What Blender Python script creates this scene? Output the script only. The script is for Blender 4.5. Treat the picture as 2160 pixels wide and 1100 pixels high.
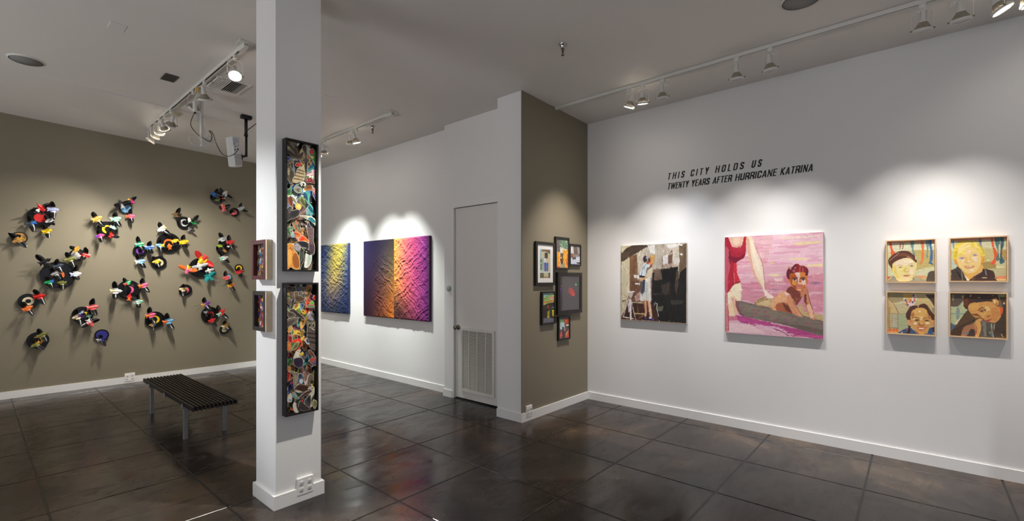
import bpy, math, random
import numpy as np
from mathutils import Vector, Matrix

for _o in list(bpy.data.objects):
    bpy.data.objects.remove(_o, do_unlink=True)
SC = bpy.context.scene
COL = SC.collection
PI = math.pi

# ------------------------------------------------------------------ camera
FPX, HOR, EYE, ANG = 985.13, 587.8, 1.55, math.radians(40.865)
FW = np.array([math.cos(ANG), math.sin(ANG)])
RT = np.array([math.sin(ANG), -math.cos(ANG)])
cam = bpy.data.cameras.new('camera')
cam.sensor_fit = 'HORIZONTAL'
cam.sensor_width = 36.0
cam.lens = FPX / 2160 * 36.0
cam.shift_x = 0.0
cam.shift_y = (HOR - 550) / 2160
cam.clip_start = 0.05
camo = bpy.data.objects.new('camera', cam)
COL.objects.link(camo)
camo.location = (0, 0, EYE)
camo.rotation_euler = (PI / 2, 0, ANG - PI / 2)
SC.camera = camo

# ------------------------------------------------------------------ view, world
SC.view_settings.view_transform = 'Standard'
SC.view_settings.look = 'None'
SC.view_settings.gamma = 1
SC.view_settings.exposure = 1.25
SC.view_settings.use_curve_mapping = False
W = bpy.data.worlds.new('world')
SC.world = W
W.use_nodes = True
W.node_tree.nodes['Background'].inputs[0].default_value = (0.55, 0.65, 0.85, 1)
W.node_tree.nodes['Background'].inputs[1].default_value = 0.3

SPOT_E = 1.0        # master for the track lamps


def area(name, loc, rot, sx, sy, e, col):
    l = bpy.data.lights.new(name, 'AREA')
    l.shape = 'RECTANGLE'; l.size = sx; l.size_y = sy; l.energy = e; l.color = col
    o = bpy.data.objects.new(name, l); COL.objects.link(o)
    o.location = loc; o.rotation_euler = rot
    return o


# fill added at the unseen windows, the side pair tilted up to brighten the ceiling
area('window_fill', (-4.4, -0.6, 0.9), (0, -PI / 2 - 1.0, 0), 1.5, 4.6, 46, (1.0, 0.97, 0.94))
area('window_fill', (-4.4, 5.8, 0.9), (0, -PI / 2 - 1.0, 0), 1.5, 3.4, 58, (1.0, 0.975, 0.95))
area('window_fill', (0.6, -4.75, 1.75), (-PI / 2, PI, 0), 4.6, 2.3, 34, (0.74, 0.84, 1.0))


# ------------------------------------------------------------------ pixel -> place
def C(X):
    return 3.54 + 0.0265 * (5.195 - X)


def ray(u, v):
    d = FW + RT * (u - 1080) / FPX
    return np.array([d[0], d[1], -(v - HOR) / FPX])


def onX(u, v, X):
    r = ray(u, v); p = r * X / r[0]; p[2] += EYE; return p


def onY(u, v, Y):
    r = ray(u, v); p = r * Y / r[1]; p[2] += EYE; return p


def onZ(u, v, Z):
    r = ray(u, v); p = r * (Z - EYE) / r[2]; p[2] += EYE; return p


def ceil(u, v):
    z = 3.6
    for _ in range(20):
        p = onZ(u, v, z); z = C(p[0])
    return p


def atd(u, v, d):
    """point at depth d along the view axis"""
    r = ray(u, v) * d; r[2] += EYE; return r


# ------------------------------------------------------------------ materials
def lin(c):
    c = c / 255.0
    return c / 12.92 if c <= 0.04045 else ((c + 0.055) / 1.055) ** 2.4


def L3(c):
    return (lin(c[0]), lin(c[1]), lin(c[2]), 1.0)


MATS = {}


def mat(name, col=(200, 200, 200), rough=0.5, metal=0.0, spec=0.5, emit=0, ecol=None, noise=0.0, nscale=8.0, bump=0.0, bscale=60.0):
    if name in MATS: return MATS[name]
    m = bpy.data.materials.new(name); m.use_nodes = True
    nt = m.node_tree; b = nt.nodes['Principled BSDF']
    b.inputs['Base Color'].default_value = L3(col)
    b.inputs['Roughness'].default_value = rough
    b.inputs['Metallic'].default_value = metal
    b.inputs['Specular IOR Level'].default_value = spec
    if emit:
        b.inputs['Emission Color'].default_value = L3(ecol or col)
        b.inputs['Emission Strength'].default_value = emit
    tc = nt.nodes.new('ShaderNodeTexCoord')
    if noise > 0:
        n = nt.nodes.new('ShaderNodeTexNoise'); n.inputs['Scale'].default_value = nscale
        n.inputs['Detail'].default_value = 4
        r = nt.nodes.new('ShaderNodeMapRange')
        r.inputs['From Min'].default_value = 0.3; r.inputs['From Max'].default_value = 0.7
        r.inputs['To Min'].default_value = 1 - noise; r.inputs['To Max'].default_value = 1 + noise
        x = nt.nodes.new('ShaderNodeMix'); x.data_type = 'RGBA'; x.blend_type = 'MULTIPLY'
        x.inputs['Factor'].default_value = 1
        x.inputs[6].default_value = L3(col)
        nt.links.new(tc.outputs['Object'], n.inputs['Vector'])
        nt.links.new(n.outputs['Fac'], r.inputs['Value'])
        nt.links.new(r.outputs[0], x.inputs[7])
        nt.links.new(x.outputs[2], b.inputs['Base Color'])
    if bump > 0:
        n2 = nt.nodes.new('ShaderNodeTexNoise'); n2.inputs['Scale'].default_value = bscale
        n2.inputs['Detail'].default_value = 3
        bp = nt.nodes.new('ShaderNodeBump'); bp.inputs['Strength'].default_value = bump
        bp.inputs['Distance'].default_value = 0.002
        nt.links.new(tc.outputs['Object'], n2.inputs['Vector'])
        nt.links.new(n2.outputs['Fac'], bp.inputs['Height'])
        nt.links.new(bp.outputs[0], b.inputs['Normal'])
    MATS[name] = m
    return m


def attr_mat(name, rough=0.45, spec=0.4, nz=0.0, nscale=120.0, coat=0.0):
    if name in MATS: return MATS[name]
    m = bpy.data.materials.new(name); m.use_nodes = True
    nt = m.node_tree; b = nt.nodes['Principled BSDF']
    a = nt.nodes.new('ShaderNodeAttribute'); a.attribute_name = 'paint'
    b.inputs['Roughness'].default_value = rough
    b.inputs['Specular IOR Level'].default_value = spec
    b.inputs['Coat Weight'].default_value = coat
    if nz:
        tc = nt.nodes.new('ShaderNodeTexCoord')
        n = nt.nodes.new('ShaderNodeTexNoise'); n.inputs['Scale'].default_value = nscale
        n.inputs['Detail'].default_value = 5
        r = nt.nodes.new('ShaderNodeMapRange')
        r.inputs['From Min'].default_value = 0.32; r.inputs['From Max'].default_value = 0.68
        r.inputs['To Min'].default_value = 1 - nz; r.inputs['To Max'].default_value = 1 + nz
        x = nt.nodes.new('ShaderNodeMix'); x.data_type = 'RGBA'; x.blend_type = 'MULTIPLY'
        x.inputs['Factor'].default_value = 1
        nt.links.new(tc.outputs['Object'], n.inputs['Vector'])
        nt.links.new(n.outputs['Fac'], r.inputs['Value'])
        nt.links.new(a.outputs['Color'], x.inputs[6]); nt.links.new(r.outputs[0], x.inputs[7])
        nt.links.new(x.outputs[2], b.inputs['Base Color'])
    else:
        nt.links.new(a.outputs['Color'], b.inputs['Base Color'])
    MATS[name] = m
    return m


def glass_mat():
    if 'picture_glass' in MATS: return MATS['picture_glass']
    m = bpy.data.materials.new('picture_glass'); m.use_nodes = True
    nt = m.node_tree; nt.nodes.clear()
    o = nt.nodes.new('ShaderNodeOutputMaterial'); x = nt.nodes.new('ShaderNodeMixShader')
    t = nt.nodes.new('ShaderNodeBsdfTransparent'); g = nt.nodes.new('ShaderNodeBsdfGlossy')
    w = nt.nodes.new('ShaderNodeLayerWeight'); w.inputs['Blend'].default_value = 0.25
    f = nt.nodes.new('ShaderNodeMath'); f.operation = 'MULTIPLY_ADD'; f.inputs[1].default_value = 0.16; f.inputs[2].default_value = 0.035
    nt.links.new(w.outputs['Facing'], f.inputs[0])
    g.inputs['Roughness'].default_value = 0.12
    nt.links.new(f.outputs[0], x.inputs[0]); nt.links.new(t.outputs[0], x.inputs[1])
    nt.links.new(g.outputs[0], x.inputs[2]); nt.links.new(x.outputs[0], o.inputs[0])
    MATS['picture_glass'] = m
    return m


def floor_mat():
    m = bpy.data.materials.new('stained_concrete'); m.use_nodes = True
    nt = m.node_tree; b = nt.nodes['Principled BSDF']; N = nt.nodes; K = nt.links
    tc = N.new('ShaderNodeTexCoord')
    mp = N.new('ShaderNodeMapping'); mp.inputs['Scale'].default_value = (1.0, 1.0, 1.0)
    K.new(tc.outputs['Object'], mp.inputs[0])
    n1 = N.new('ShaderNodeTexNoise'); n1.inputs['Scale'].default_value = 1.15; n1.inputs['Detail'].default_value = 8; n1.inputs['Roughness'].default_value = 0.62; n1.inputs['Distortion'].default_value = 0.9
    K.new(mp.outputs[0], n1.inputs['Vector'])
    r1 = N.new('ShaderNodeValToRGB'); e = r1.color_ramp.elements
    e[0].position = 0.34; e[0].color = L3((34, 29, 27)); e[1].position = 0.72; e[1].color = L3((98, 82, 65))
    q = e.new(0.50); q.color = L3((56, 47, 42)); q = e.new(0.60); q.color = L3((72, 60, 51))
    K.new(n1.outputs['Fac'], r1.inputs[0])
    mp2 = N.new('ShaderNodeMapping'); mp2.inputs['Scale'].default_value = (1.0, 2.4, 1); mp2.inputs['Rotation'].default_value = (0, 0, 0.5)
    K.new(tc.outputs['Object'], mp2.inputs[0])
    n2 = N.new('ShaderNodeTexNoise'); n2.inputs['Scale'].default_value = 2.6; n2.inputs['Detail'].default_value = 9; n2.inputs['Roughness'].default_value = 0.7; n2.inputs['Distortion'].default_value = 1.6
    K.new(mp2.outputs[0], n2.inputs['Vector'])
    r2 = N.new('ShaderNodeMapRange'); r2.inputs['From Min'].default_value = 0.3; r2.inputs['From Max'].default_value = 0.7; r2.inputs['To Min'].default_value = 0.72; r2.inputs['To Max'].default_value = 1.28
    K.new(n2.outputs['Fac'], r2.inputs['Value'])
    x = N.new('ShaderNodeMix'); x.data_type = 'RGBA'; x.blend_type = 'MULTIPLY'; x.inputs['Factor'].default_value = 1
    K.new(r1.outputs[0], x.inputs[6]); K.new(r2.outputs[0], x.inputs[7])
    # large patches drifting between warm brown and blue grey stain
    n4 = N.new('ShaderNodeTexNoise'); n4.inputs['Scale'].default_value = 0.55; n4.inputs['Detail'].default_value = 3
    K.new(tc.outputs['Object'], n4.inputs['Vector'])
    r4 = N.new('ShaderNodeValToRGB'); e4 = r4.color_ramp.elements
    e4[0].position = 0.38; e4[0].color = (0.86, 0.95, 1.08, 1); e4[1].position = 0.62; e4[1].color = (1.12, 0.98, 0.86, 1)
    K.new(n4.outputs['Fac'], r4.inputs[0])
    x4 = N.new('ShaderNodeMix'); x4.data_type = 'RGBA'; x4.blend_type = 'MULTIPLY'; x4.inputs['Factor'].default_value = 1
    K.new(x.outputs[2], x4.inputs[6]); K.new(r4.outputs[0], x4.inputs[7])
    K.new(x4.outputs[2], b.inputs['Base Color'])
    n3 = N.new('ShaderNodeTexNoise'); n3.inputs['Scale'].default_value = 3.0; n3.inputs['Detail'].default_value = 8; n3.inputs['Distortion'].default_value = 1.0
    K.new(mp2.outputs[0], n3.inputs['Vector'])
    r3 = N.new('ShaderNodeMapRange'); r3.inputs['From Min'].default_value = 0.3; r3.inputs['From Max'].default_value = 0.7; r3.inputs['To Min'].default_value = 0.12; r3.inputs['To Max'].default_value = 0.34
    K.new(n3.outputs['Fac'], r3.inputs['Value']); K.new(r3.outputs[0], b.inputs['Roughness'])
    bp = N.new('ShaderNodeBump'); bp.inputs['Strength'].default_value = 0.05; bp.inputs['Distance'].default_value = 0.003
    K.new(n2.outputs['Fac'], bp.inputs['Height']); K.new(bp.outputs[0], b.inputs['Normal'])
    b.inputs['Specular IOR Level'].default_value = 0.42
    return m


M_WHITE = mat('white_wall_paint', (233, 232, 231), 0.55, spec=0.3, bump=0.15, bscale=90)
M_CEIL = mat('ceiling_paint', (228, 224, 219), 0.7, spec=0.2, bump=0.1, bscale=60)
M_TAUPE = mat('taupe_wall_paint', (133, 125, 107), 0.5, spec=0.35, bump=0.15, bscale=90)
M_TRIM = mat('white_trim_paint', (236, 235, 233), 0.35, spec=0.45)
M_DOOR = mat('white_door_paint', (226, 223, 219), 0.35, spec=0.45)
M_FLOOR = floor_mat()
M_JOINT = mat('floor_joint', (22, 20, 19), 0.35, noise=0.4, nscale=30)
M_BLACKF = mat('black_frame', (30, 28, 27), 0.38, spec=0.45, noise=0.15, nscale=40)
M_LAMPW = mat('lamp_white_enamel', (222, 220, 214), 0.35, spec=0.5)
M_CHROME = mat('chrome', (190, 188, 184), 0.2, metal=1.0)
M_DARK = mat('dark_gap', (10, 9, 9), 0.8)
M_VINYL = mat('black_vinyl', (13, 13, 14), 0.24, spec=0.6)
M_BLACK = mat('black_plastic', (18, 18, 18), 0.45)
M_ALU = mat('brushed_aluminium', (150, 150, 152), 0.4, metal=0.6, noise=0.05, nscale=30)


# ------------------------------------------------------------------ mesh builder
class MB:
    def __init__(s):
        s.v = []; s.f = []; s.mi = []; s.sm = []; s.c = []

    def add(s, vs, fs, mi=0, smooth=False, col=None):
        o = len(s.v)
        s.v += [tuple(map(float, p)) for p in vs]
        for f in fs:
            s.f.append([o + i for i in f]); s.mi.append(mi); s.sm.append(smooth); s.c.append(col)
        return s

    def box(s, a, b, mi=0, M=None, col=None):
        x0, y0, z0 = a; x1, y1, z1 = b
        vs = [Vector(p) for p in [(x0, y0, z0), (x1, y0, z0), (x1, y1, z0), (x0, y1, z0), (x0, y0, z1), (x1, y0, z1), (x1, y1, z1), (x0, y1, z1)]]
        if M is not None: vs = [M @ p for p in vs]
        return s.add(vs, [(0, 3, 2, 1), (4, 5, 6, 7), (0, 1, 5, 4), (1, 2, 6, 5), (2, 3, 7, 6), (3, 0, 4, 7)], mi, col=col)

    def bbox(s, a, b, r, mi=0, M=None):
        """box with chamfered vertical (z) edges and top"""
        x0, y0, z0 = a; x1, y1, z1 = b
        ring = lambda i, z: [(x0 + r + i, y0 + i, z), (x1 - r - i, y0 + i, z), (x1 - i, y0 + r + i, z), (x1 - i, y1 - r - i, z), (x1 - r - i, y1 - i, z), (x0 + r + i, y1 - i, z), (x0 + i, y1 - r - i, z), (x0 + i, y0 + r + i, z)]
        vs = ring(r, z0) + ring(0, z0 + r) + ring(0, z1 - r) + ring(r, z1)
        if M is not None: vs = [M @ Vector(p) for p in vs]
        fs = [tuple(range(7, -1, -1)), tuple(range(24, 32))]
        for k in range(3):
            for i in range(8):
                j = (i + 1) % 8
                fs.append((k * 8 + i, k * 8 + j, k * 8 + 8 + j, k * 8 + 8 + i))
        return s.add(vs, fs, mi)

    def lathe(s, prof, n=24, M=None, mi=0, rib=0.0, smooth=True, cap=True):
        vs = []; fs = []
        for (r, z) in prof:
            for i in range(n):
                a = 2 * PI * i / n
                rr = r * (1 - (rib if i % 2 else 0))
                vs.append(Vector((rr * math.cos(a), rr * math.sin(a), z)))
        if M is not None: vs = [M @ p for p in vs]
        m = len(prof)
        for k in range(m - 1):
            for i in range(n):
                j = (i + 1) % n
                fs.append((k * n + i, k * n + j, (k + 1) * n + j, (k + 1) * n + i))
        if cap:
            fs.append(tuple(range(n - 1, -1, -1))); fs.append(tuple(range((m - 1) * n, m * n)))
        return s.add(vs, fs, mi, smooth)

    def tube(s, pts, r, n=8, mi=0, closed=False):
        pts = [Vector(p) for p in pts]; m = len(pts); vs = []; fs = []
        up = None
        for i, p in enumerate(pts):
            if closed: d = pts[(i + 1) % m] - pts[i - 1]
            else: d = pts[min(i + 1, m - 1)] - pts[max(i - 1, 0)]
            d.normalize()
            if up is None:
                up = d.orthogonal().normalized()
            else:
                up = (up - d * up.dot(d))
                up = up.normalized() if up.length > 1e-6 else d.orthogonal().normalized()
            w = d.cross(up)
            for k in range(n):
                a = 2 * PI * k / n
                vs.append(p + (up * math.cos(a) + w * math.sin(a)) * r)
        for i in range(m if closed else m - 1):
            i2 = (i + 1) % m
            for k in range(n):
                j = (k + 1) % n
                fs.append((i * n + k, i * n + j, i2 * n + j, i2 * n + k))
        if not closed:
            fs.append(tuple(range(n - 1, -1, -1))); fs.append(tuple(range((m - 1) * n, m * n)))
        return s.add(vs, fs, mi, True)

    def prism(s, poly, z0, z1, M=None, mi=0, col=None):
        """poly: 2D outline (ccw), extruded along local z"""
        n = len(poly)
        vs = [Vector((p[0], p[1], z0)) for p in poly] + [Vector((p[0], p[1], z1)) for p in poly]
        if M is not None: vs = [M @ p for p in vs]
        fs = [tuple(range(n - 1, -1, -1)), tuple(range(n, 2 * n))]
        for i in range(n):
            j = (i + 1) % n
            fs.append((i, j, n + j, n + i))
        return s.add(vs, fs, mi, col=col)

    def build(s, name, mats, parent=None, loc=None, rot=None, scale=None):
        me = bpy.data.meshes.new(name)
        me.from_pydata(s.v, [], s.f)
        for m in (mats if isinstance(mats, (list, tuple)) else [mats]): me.materials.append(m)
        me.polygons.foreach_set('material_index', s.mi)
        me.polygons.foreach_set('use_smooth', s.sm)
        if any(c is not None for c in s.c):
            at = me.color_attributes.new('paint', 'FLOAT_COLOR', 'CORNER')
            buf = []
            for f, c in zip(s.f, s.c):
                buf += list(L3(c if c is not None else (128, 128, 128))) * len(f)
            at.data.foreach_set('color', buf)
        me.update()
        o = bpy.data.objects.new(name, me); COL.objects.link(o)
        if parent is not None: o.parent = parent
        if loc is not None: o.location = loc
        if rot is not None: o.rotation_euler = rot
        return o


def tag(o, label=None, cat=None, group=None, kind=None):
    if label: o['label'] = label
    if cat: o['category'] = cat
    if group: o['group'] = group
    if kind: o['kind'] = kind
    return o


def empty(name, loc=(0, 0, 0), rot=(0, 0, 0)):
    o = bpy.data.objects.new(name, None); COL.objects.link(o)
    o.empty_display_size = 0.1
    o.location = loc; o.rotation_euler = rot
    return o


def struct(name, mb, m, label):
    return tag(mb.build(name, m), label, name.split('_')[0], kind='structure')


# ------------------------------------------------------------------ room shell
XJ = [-4.5, -3.71, -2.90, -2.09, -1.28, -0.47, 0.33, 1.135, 1.94, 2.725, 3.52, 4.275, 4.97, 5.25]
YJ = [-5.3, -4.5, -3.7, -2.9, -2.1, -1.3, -0.5, 0.29, 1.1, 1.905, 2.72, 3.52, 4.33, 5.155, 5.98, 6.82, 7.70, 8.58, 8.9]
fb = MB(); g = 0.0052; ch = 0.004
for i in range(len(XJ) - 1):
    for j in range(len(YJ) - 1):
        x0, x1, y0, y1 = XJ[i] + g, XJ[i + 1] - g, YJ[j] + g, YJ[j + 1] - g
        vs = [(x0, y0, -ch), (x1, y0, -ch), (x1, y1, -ch), (x0, y1, -ch),
              (x0 + ch, y0 + ch, 0), (x1 - ch, y0 + ch, 0), (x1 - ch, y1 - ch, 0), (x0 + ch, y1 - ch, 0)]
        fb.add(vs, [(4, 5, 6, 7), (0, 1, 5, 4), (1, 2, 6, 5), (2, 3, 7, 6), (3, 0, 4, 7)])
fb.box((-4.5, -5.3, -0.1), (5.25, 8.9, -0.0029), mi=1)
struct('floor', fb, [M_FLOOR, M_JOINT], 'dark brown stained polished concrete floor scored into squares')

cb = MB()
cz = [(-4.2, C(-4.2)), (5.3, C(5.3))]
cb.add([(-4.2, -5, cz[0][1]), (5.3, -5, cz[1][1]), (5.3, 8.95, cz[1][1]), (-4.2, 8.95, cz[0][1]),
        (-4.2, -5, 3.95), (5.3, -5, 3.95), (5.3, 8.95, 3.95), (-4.2, 8.95, 3.95)],
       [(0, 1, 2, 3), (4, 7, 6, 5), (0, 4, 5, 1), (1, 5, 6, 2), (2, 6, 7, 3), (3, 7, 4, 0)])
struct('ceiling', cb, M_CEIL, 'smooth off-white painted ceiling')

XR = 5.195
TOP = 3.9
struct('wall_right', MB().box((XR, -4.6, 0), (5.3, 3.3, TOP)), M_WHITE, 'long white wall carrying the show title and figure paintings')
struct('wall_left', MB().box((-3.6, 8.835, 0), (4.3, 8.95, TOP)), M_TAUPE, 'taupe wall covered with vinyl record birds')
struct('wall_middle', MB().box((4.195, 4.715, 0), (4.35, 8.835, TOP)), M_WHITE, 'white wall with the two iridescent fabric panels')
struct('wall_return', MB().box((3.865, 3.205, 0), (XR, 3.215, TOP)), M_TAUPE, 'narrow taupe return wall with six framed photographs')
struct('wall_pillar', MB().box((3.865, 3.215, 0), (4.085, 3.56, TOP)).box((4.085, 3.215, 0), (XR, 3.50, TOP)), M_WHITE, 'white wall end beside the door')
struct('wall_door', MB().box((4.085, 4.555, 0), (4.35, 4.7149, TOP)).box((4.085, 3.5001, 2.53), (4.35, 4.555, TOP)), M_WHITE, 'white wall around and above the tall door')
# side and back of the room behind the camera, with shop window openings, one added to light the left ceiling
struct('wall_side', MB().box((-3.75, -4.6, 0), (-3.6, -3.0, TOP)).box((-3.75, 1.8, 0), (-3.6, 4.0, TOP)).box((-3.75, 7.6, 0), (-3.6, 8.95, TOP)).box((-3.75, 4.0, 0), (-3.6, 7.6, 0.5)).box((-3.75, 4.0, 3.0), (-3.6, 7.6, TOP)).box((-3.75, -3.0, 0), (-3.6, 1.8, 0.5)).box((-3.75, -3.0, 3.0), (-3.6, 1.8, TOP)), M_WHITE, 'white side wall behind the camera with a shop window')
struct('wall_back', MB().box((-3.75, -4.75, 0), (-1.8, -4.6, TOP)).box((3.0, -4.75, 0), (5.3, -4.6, TOP)).box((-1.8, -4.75, 0), (3.0, -4.6, 0.5)).box((-1.8, -4.75, 3.0), (3.0, -4.6, TOP)), M_WHITE, 'white back wall behind the camera with a shop window')
wf = MB(); wg = MB()
for y in (-3.0, -1.4, 0.2, 1.74): wf.box((-3.72, y, 0.56), (-3.64, y + 0.06, 2.94))
wf.box((-3.72, -3.0, 0.5), (-3.64, 1.8, 0.56)).box((-3.72, -3.0, 2.94), (-3.64, 1.8, 3.0))
w1 = struct('window_1', wf, M_BLACKF, 'wide shop window in the side wall behind the camera')
MB().box((-3.685, -2.98, 0.55), (-3.68, 1.78, 2.95)).build('pane', glass_mat(), w1)
wf = MB()
for y in (4.0, 5.77, 7.54): wf.box((-3.72, y, 0.56), (-3.64, y + 0.06, 2.94))
wf.box((-3.72, 4.0, 0.5), (-3.64, 7.6, 0.56)).box((-3.72, 4.0, 2.94), (-3.64, 7.6, 3.0))
w3 = struct('window_added', wf, M_BLACKF, 'added unseen window in the side wall, lighting the left ceiling')  # extra opening, added to let more light onto the left of the ceiling
MB().box((-3.685, 4.02, 0.55), (-3.68, 7.58, 2.95)).build('pane', glass_mat(), w3)
wf = MB()
for x in (-1.8, -0.2, 1.4, 2.94): wf.box((x, -4.72, 0.56), (x + 0.06, -4.64, 2.94))
wf.box((-1.8, -4.72, 0.5), (3.0, -4.64, 0.56)).box((-1.8, -4.72, 2.94), (3.0, -4.64, 3.0))
w2 = struct('window_2', wf, M_BLACKF, 'wide shop window in the back wall behind the camera')
MB().box((-1.78, -4.685, 0.55), (2.98, -4.68, 2.95)).build('pane', glass_mat(), w2)

BH, BT = 0.093, 0.015


def baseb(name, a, b, label):
    mb = MB()
    (x0, y0), (x1, y1) = a, b
    mb.box((x0, y0, 0.0), (x1, y1, BH))
    return struct(name, mb, M_TRIM, label)


baseb('baseboard_right', (XR - BT, -4.6), (XR, 3.19), 'white baseboard along the long white wall')
baseb('baseboard_return', (3.85, 3.19), (XR - BT, 3.205), 'white baseboard under the framed photographs')
baseb('baseboard_pillar', (3.85, 3.205), (3.865, 3.56), 'white baseboard on the wall end beside the door')
baseb('baseboard_door', (4.07, 4.555), (4.085, 4.73), 'short white baseboard left of the door')
baseb('baseboard_middle', (4.18, 4.73), (4.195, 8.82), 'white baseboard under the fabric panels')
baseb('baseboard_left', (-3.6, 8.82), (4.18, 8.835), 'white baseboard under the vinyl birds')

# column
struct('wall_column', MB().box((1.33, 3.245, 0), (1.645, 3.57, TOP)), M_WHITE, 'square white column hung with four framed collages')
struct('baseboard_column', MB().box((1.312, 3.228, 0), (1.663, 3.245, BH)).box((1.312, 3.57, 0), (1.663, 3.587, BH)).box((1.312, 3.245, 0), (1.33, 3.57, BH)).box((1.645, 3.245, 0), (1.663, 3.57, BH)),
       M_TRIM, 'white baseboard around the foot of the column')
# thin pale caulk line at the floor
# door
d = tag(empty('door_1', (4.11, 4.06, 0)), 'tall white flush door with a louvred grille', 'door', kind='structure')


def part(mb, name, m, parent):
    o = mb.build(name, m)
    o.parent = parent
    o.matrix_parent_inverse = parent.matrix_basis.inverted()
    return o


part(MB().box((4.11, 3.60, 0.018), (4.15, 4.522, 2.455)), 'door_panel', M_DOOR, d)
part(MB().box((4.16, 3.56, 0.0), (4.2, 4.555, 2.53)).box((4.075, 3.57, 0.0), (4.16, 4.53, 0.004)), 'threshold_gap_shade', M_DARK, d)  # black threshold strip, plus a dark sheet painting the shade in the door gap
tr = MB().box((4.077, 4.527, 0), (4.125, 4.562, 2.53)).box((4.077, 3.562, 2.462), (4.125, 4.527, 2.53)).box((4.077, 3.561, 0), (4.125, 3.595, 2.462))
struct('trim_1', tr, M_TRIM, 'white jamb and head trim around the tall door')
# handle
h = MB()
Mh = Matrix.Translation((4.11, 4.472, 0.92)) @ Matrix.Rotation(-PI / 2, 4, 'Y')
h.lathe([(0.033, 0), (0.033, 0.006), (0.028, 0.01), (0.012, 0.014), (0.012, 0.034), (0.024, 0.042), (0.029, 0.055), (0.024, 0.068), (0.010, 0.073)], 20, Mh)
part(h, 'handle', mat('satin_nickel', (128, 122, 112), 0.3, metal=1.0), d)['label'] = 'round satin nickel door knob'
# louvre grille
gy0, gy1, gz0, gz1 = 3.822, 4.405, 0.112, 0.917
gm = MB()
gm.box((4.09, gy0, gz0), (4.11, gy0 + 0.035, gz1)).box((4.09, gy1 - 0.03, gz0), (4.11, gy1, gz1))
gm.box((4.09, gy0 + 0.035, gz0), (4.11, gy1 - 0.03, gz0 + 0.035)).box((4.09, gy0 + 0.035, gz1 - 0.03), (4.11, gy1 - 0.03, gz1))
for k in (1, 2, 3):
    yy = gy0 + (gy1 - gy0) * k / 4
    gm.box((4.0915, yy - 0.006, gz0 + 0.035), (4.109, yy + 0.006, gz1 - 0.03))
gr = part(gm, 'vent_grille', mat('grille_white', (222, 219, 212), 0.4), d)
ls = MB(); nsl = 52
for k in range(nsl):
    z = gz0 + 0.035 + (gz1 - gz0 - 0.065) * (k + 0.5) / nsl
    M = Matrix.Translation((4.1005, (gy0 + gy1) / 2, z)) @ Matrix.Rotation(math.radians(-35), 4, 'Y')
    ls.box((-0.006, -(gy1 - gy0) / 2 + 0.03, -0.0012), (0.006, (gy1 - gy0) / 2 - 0.03, 0.0012), M=M)
lo = ls.build('louvre', MATS['grille_white'], gr)
MB().box((4.107, gy0 + 0.03, gz0 + 0.03), (4.1095, gy1 - 0.03, gz1 - 0.03)).build('grille_backing', mat('grille_shadow', (84, 76, 64), 0.8), gr)

# round thermostat
th = MB(); Mt = Matrix.Translation((4.085, 4.617, 1.419)) @ Matrix.Rotation(-PI / 2, 4, 'Y')
th.lathe([(0.034, 0), (0.036, 0.004), (0.036, 0.02), (0.03, 0.027), (0.0, 0.028)], 28, Mt, cap=False)
tag(th.build('thermostat', mat('pale_green_plastic', (176, 186, 170), 0.35)), 'round pale green thermostat on the wall left of the door', 'thermostat')


# ------------------------------------------------------------------ outlets
def outlet(origin, ux, nrm, w, hh, ngang, label, depth=0.026):
    """origin = plate lower-left corner on the wall; ux along the wall; nrm out of wall"""
    ux = Vector(ux); n = Vector(nrm); uz = Vector((0, 0, 1))
    M = Matrix((ux, uz, n)).transposed().to_4x4(); M.translation = Vector(origin)
    e = empty('wall_outlet', origin)
    pm = MB().bbox((0, 0, 0), (w, hh, depth), 0.003, M=M)
    p = part(pm, 'cover_plate', M_TRIM, e)
    for gx in range(ngang):
        cx = w * (gx + 0.5) / ngang
        for gy in (0.31, 0.69):
            cy = hh * gy
            s = MB()
            Ms = M @ Matrix.Translation((cx, cy, depth - 0.001))
            s.lathe([(0.0165, 0), (0.0165, 0.0025), (0.0155, 0.003)], 20, Ms)
            so = part(s, 'socket', mat('socket_white', (226, 225, 220), 0.3), e)
            sl = MB()
            for sx in (-0.0062, 0.0062):
                sl.box((sx - 0.0013, -0.001, 0.0029), (sx + 0.0013, 0.0075, 0.0034), M=Ms)
            sl.lathe([(0.0028, 0.0029), (0.0028, 0.0034)], 10, Ms @ Matrix.Translation((0, -0.0075, 0)))
            so2 = sl.build('slot', M_DARK, so)
    tag(e, label, 'outlet', 'double duplex outlets set into baseboards')
    return e


outlet((1.467, 3.245, 0.045), (1, 0, 0), (0, -1, 0), 0.115, 0.118, 2, 'white four-socket outlet plate on the foot of the column', 0.02)
outlet((1.47, 8.835, 0.025), (1, 0, 0), (0, -1, 0), 0.12, 0.118, 2, 'white four-socket outlet under the birds behind the bench', 0.02)
outlet((3.925, 3.205, 0.045), (1, 0, 0), (0, -1, 0), 0.10, 0.118, 2, 'white outlet plate at the foot of the taupe return wall', 0.02)


# ------------------------------------------------------------------ painted surfaces
def vnoise(x, y, seed=0):
    rs = np.random.RandomState(seed)
    T = rs.rand(64, 64)
    xi = np.floor(x).astype(int); yi = np.floor(y).astype(int)
    fx = x - xi; fy = y - yi
    fx = fx * fx * (3 - 2 * fx); fy = fy * fy * (3 - 2 * fy)
    a = T[yi % 64, xi % 64]; b = T[yi % 64, (xi + 1) % 64]; c = T[(yi + 1) % 64, xi % 64]; dd = T[(yi + 1) % 64, (xi + 1) % 64]
    return (a * (1 - fx) + b * fx) * (1 - fy) + (c * (1 - fx) + dd * fx) * fy


def fbm(x, y, seed=0, oct=4):
    s = 0; a = 0.5
    for k in range(oct):
        s = s + a * vnoise(x * 2 ** k, y * 2 ** k, seed + k); a *= 0.5
    return s / (1 - 0.5 ** oct)


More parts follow.
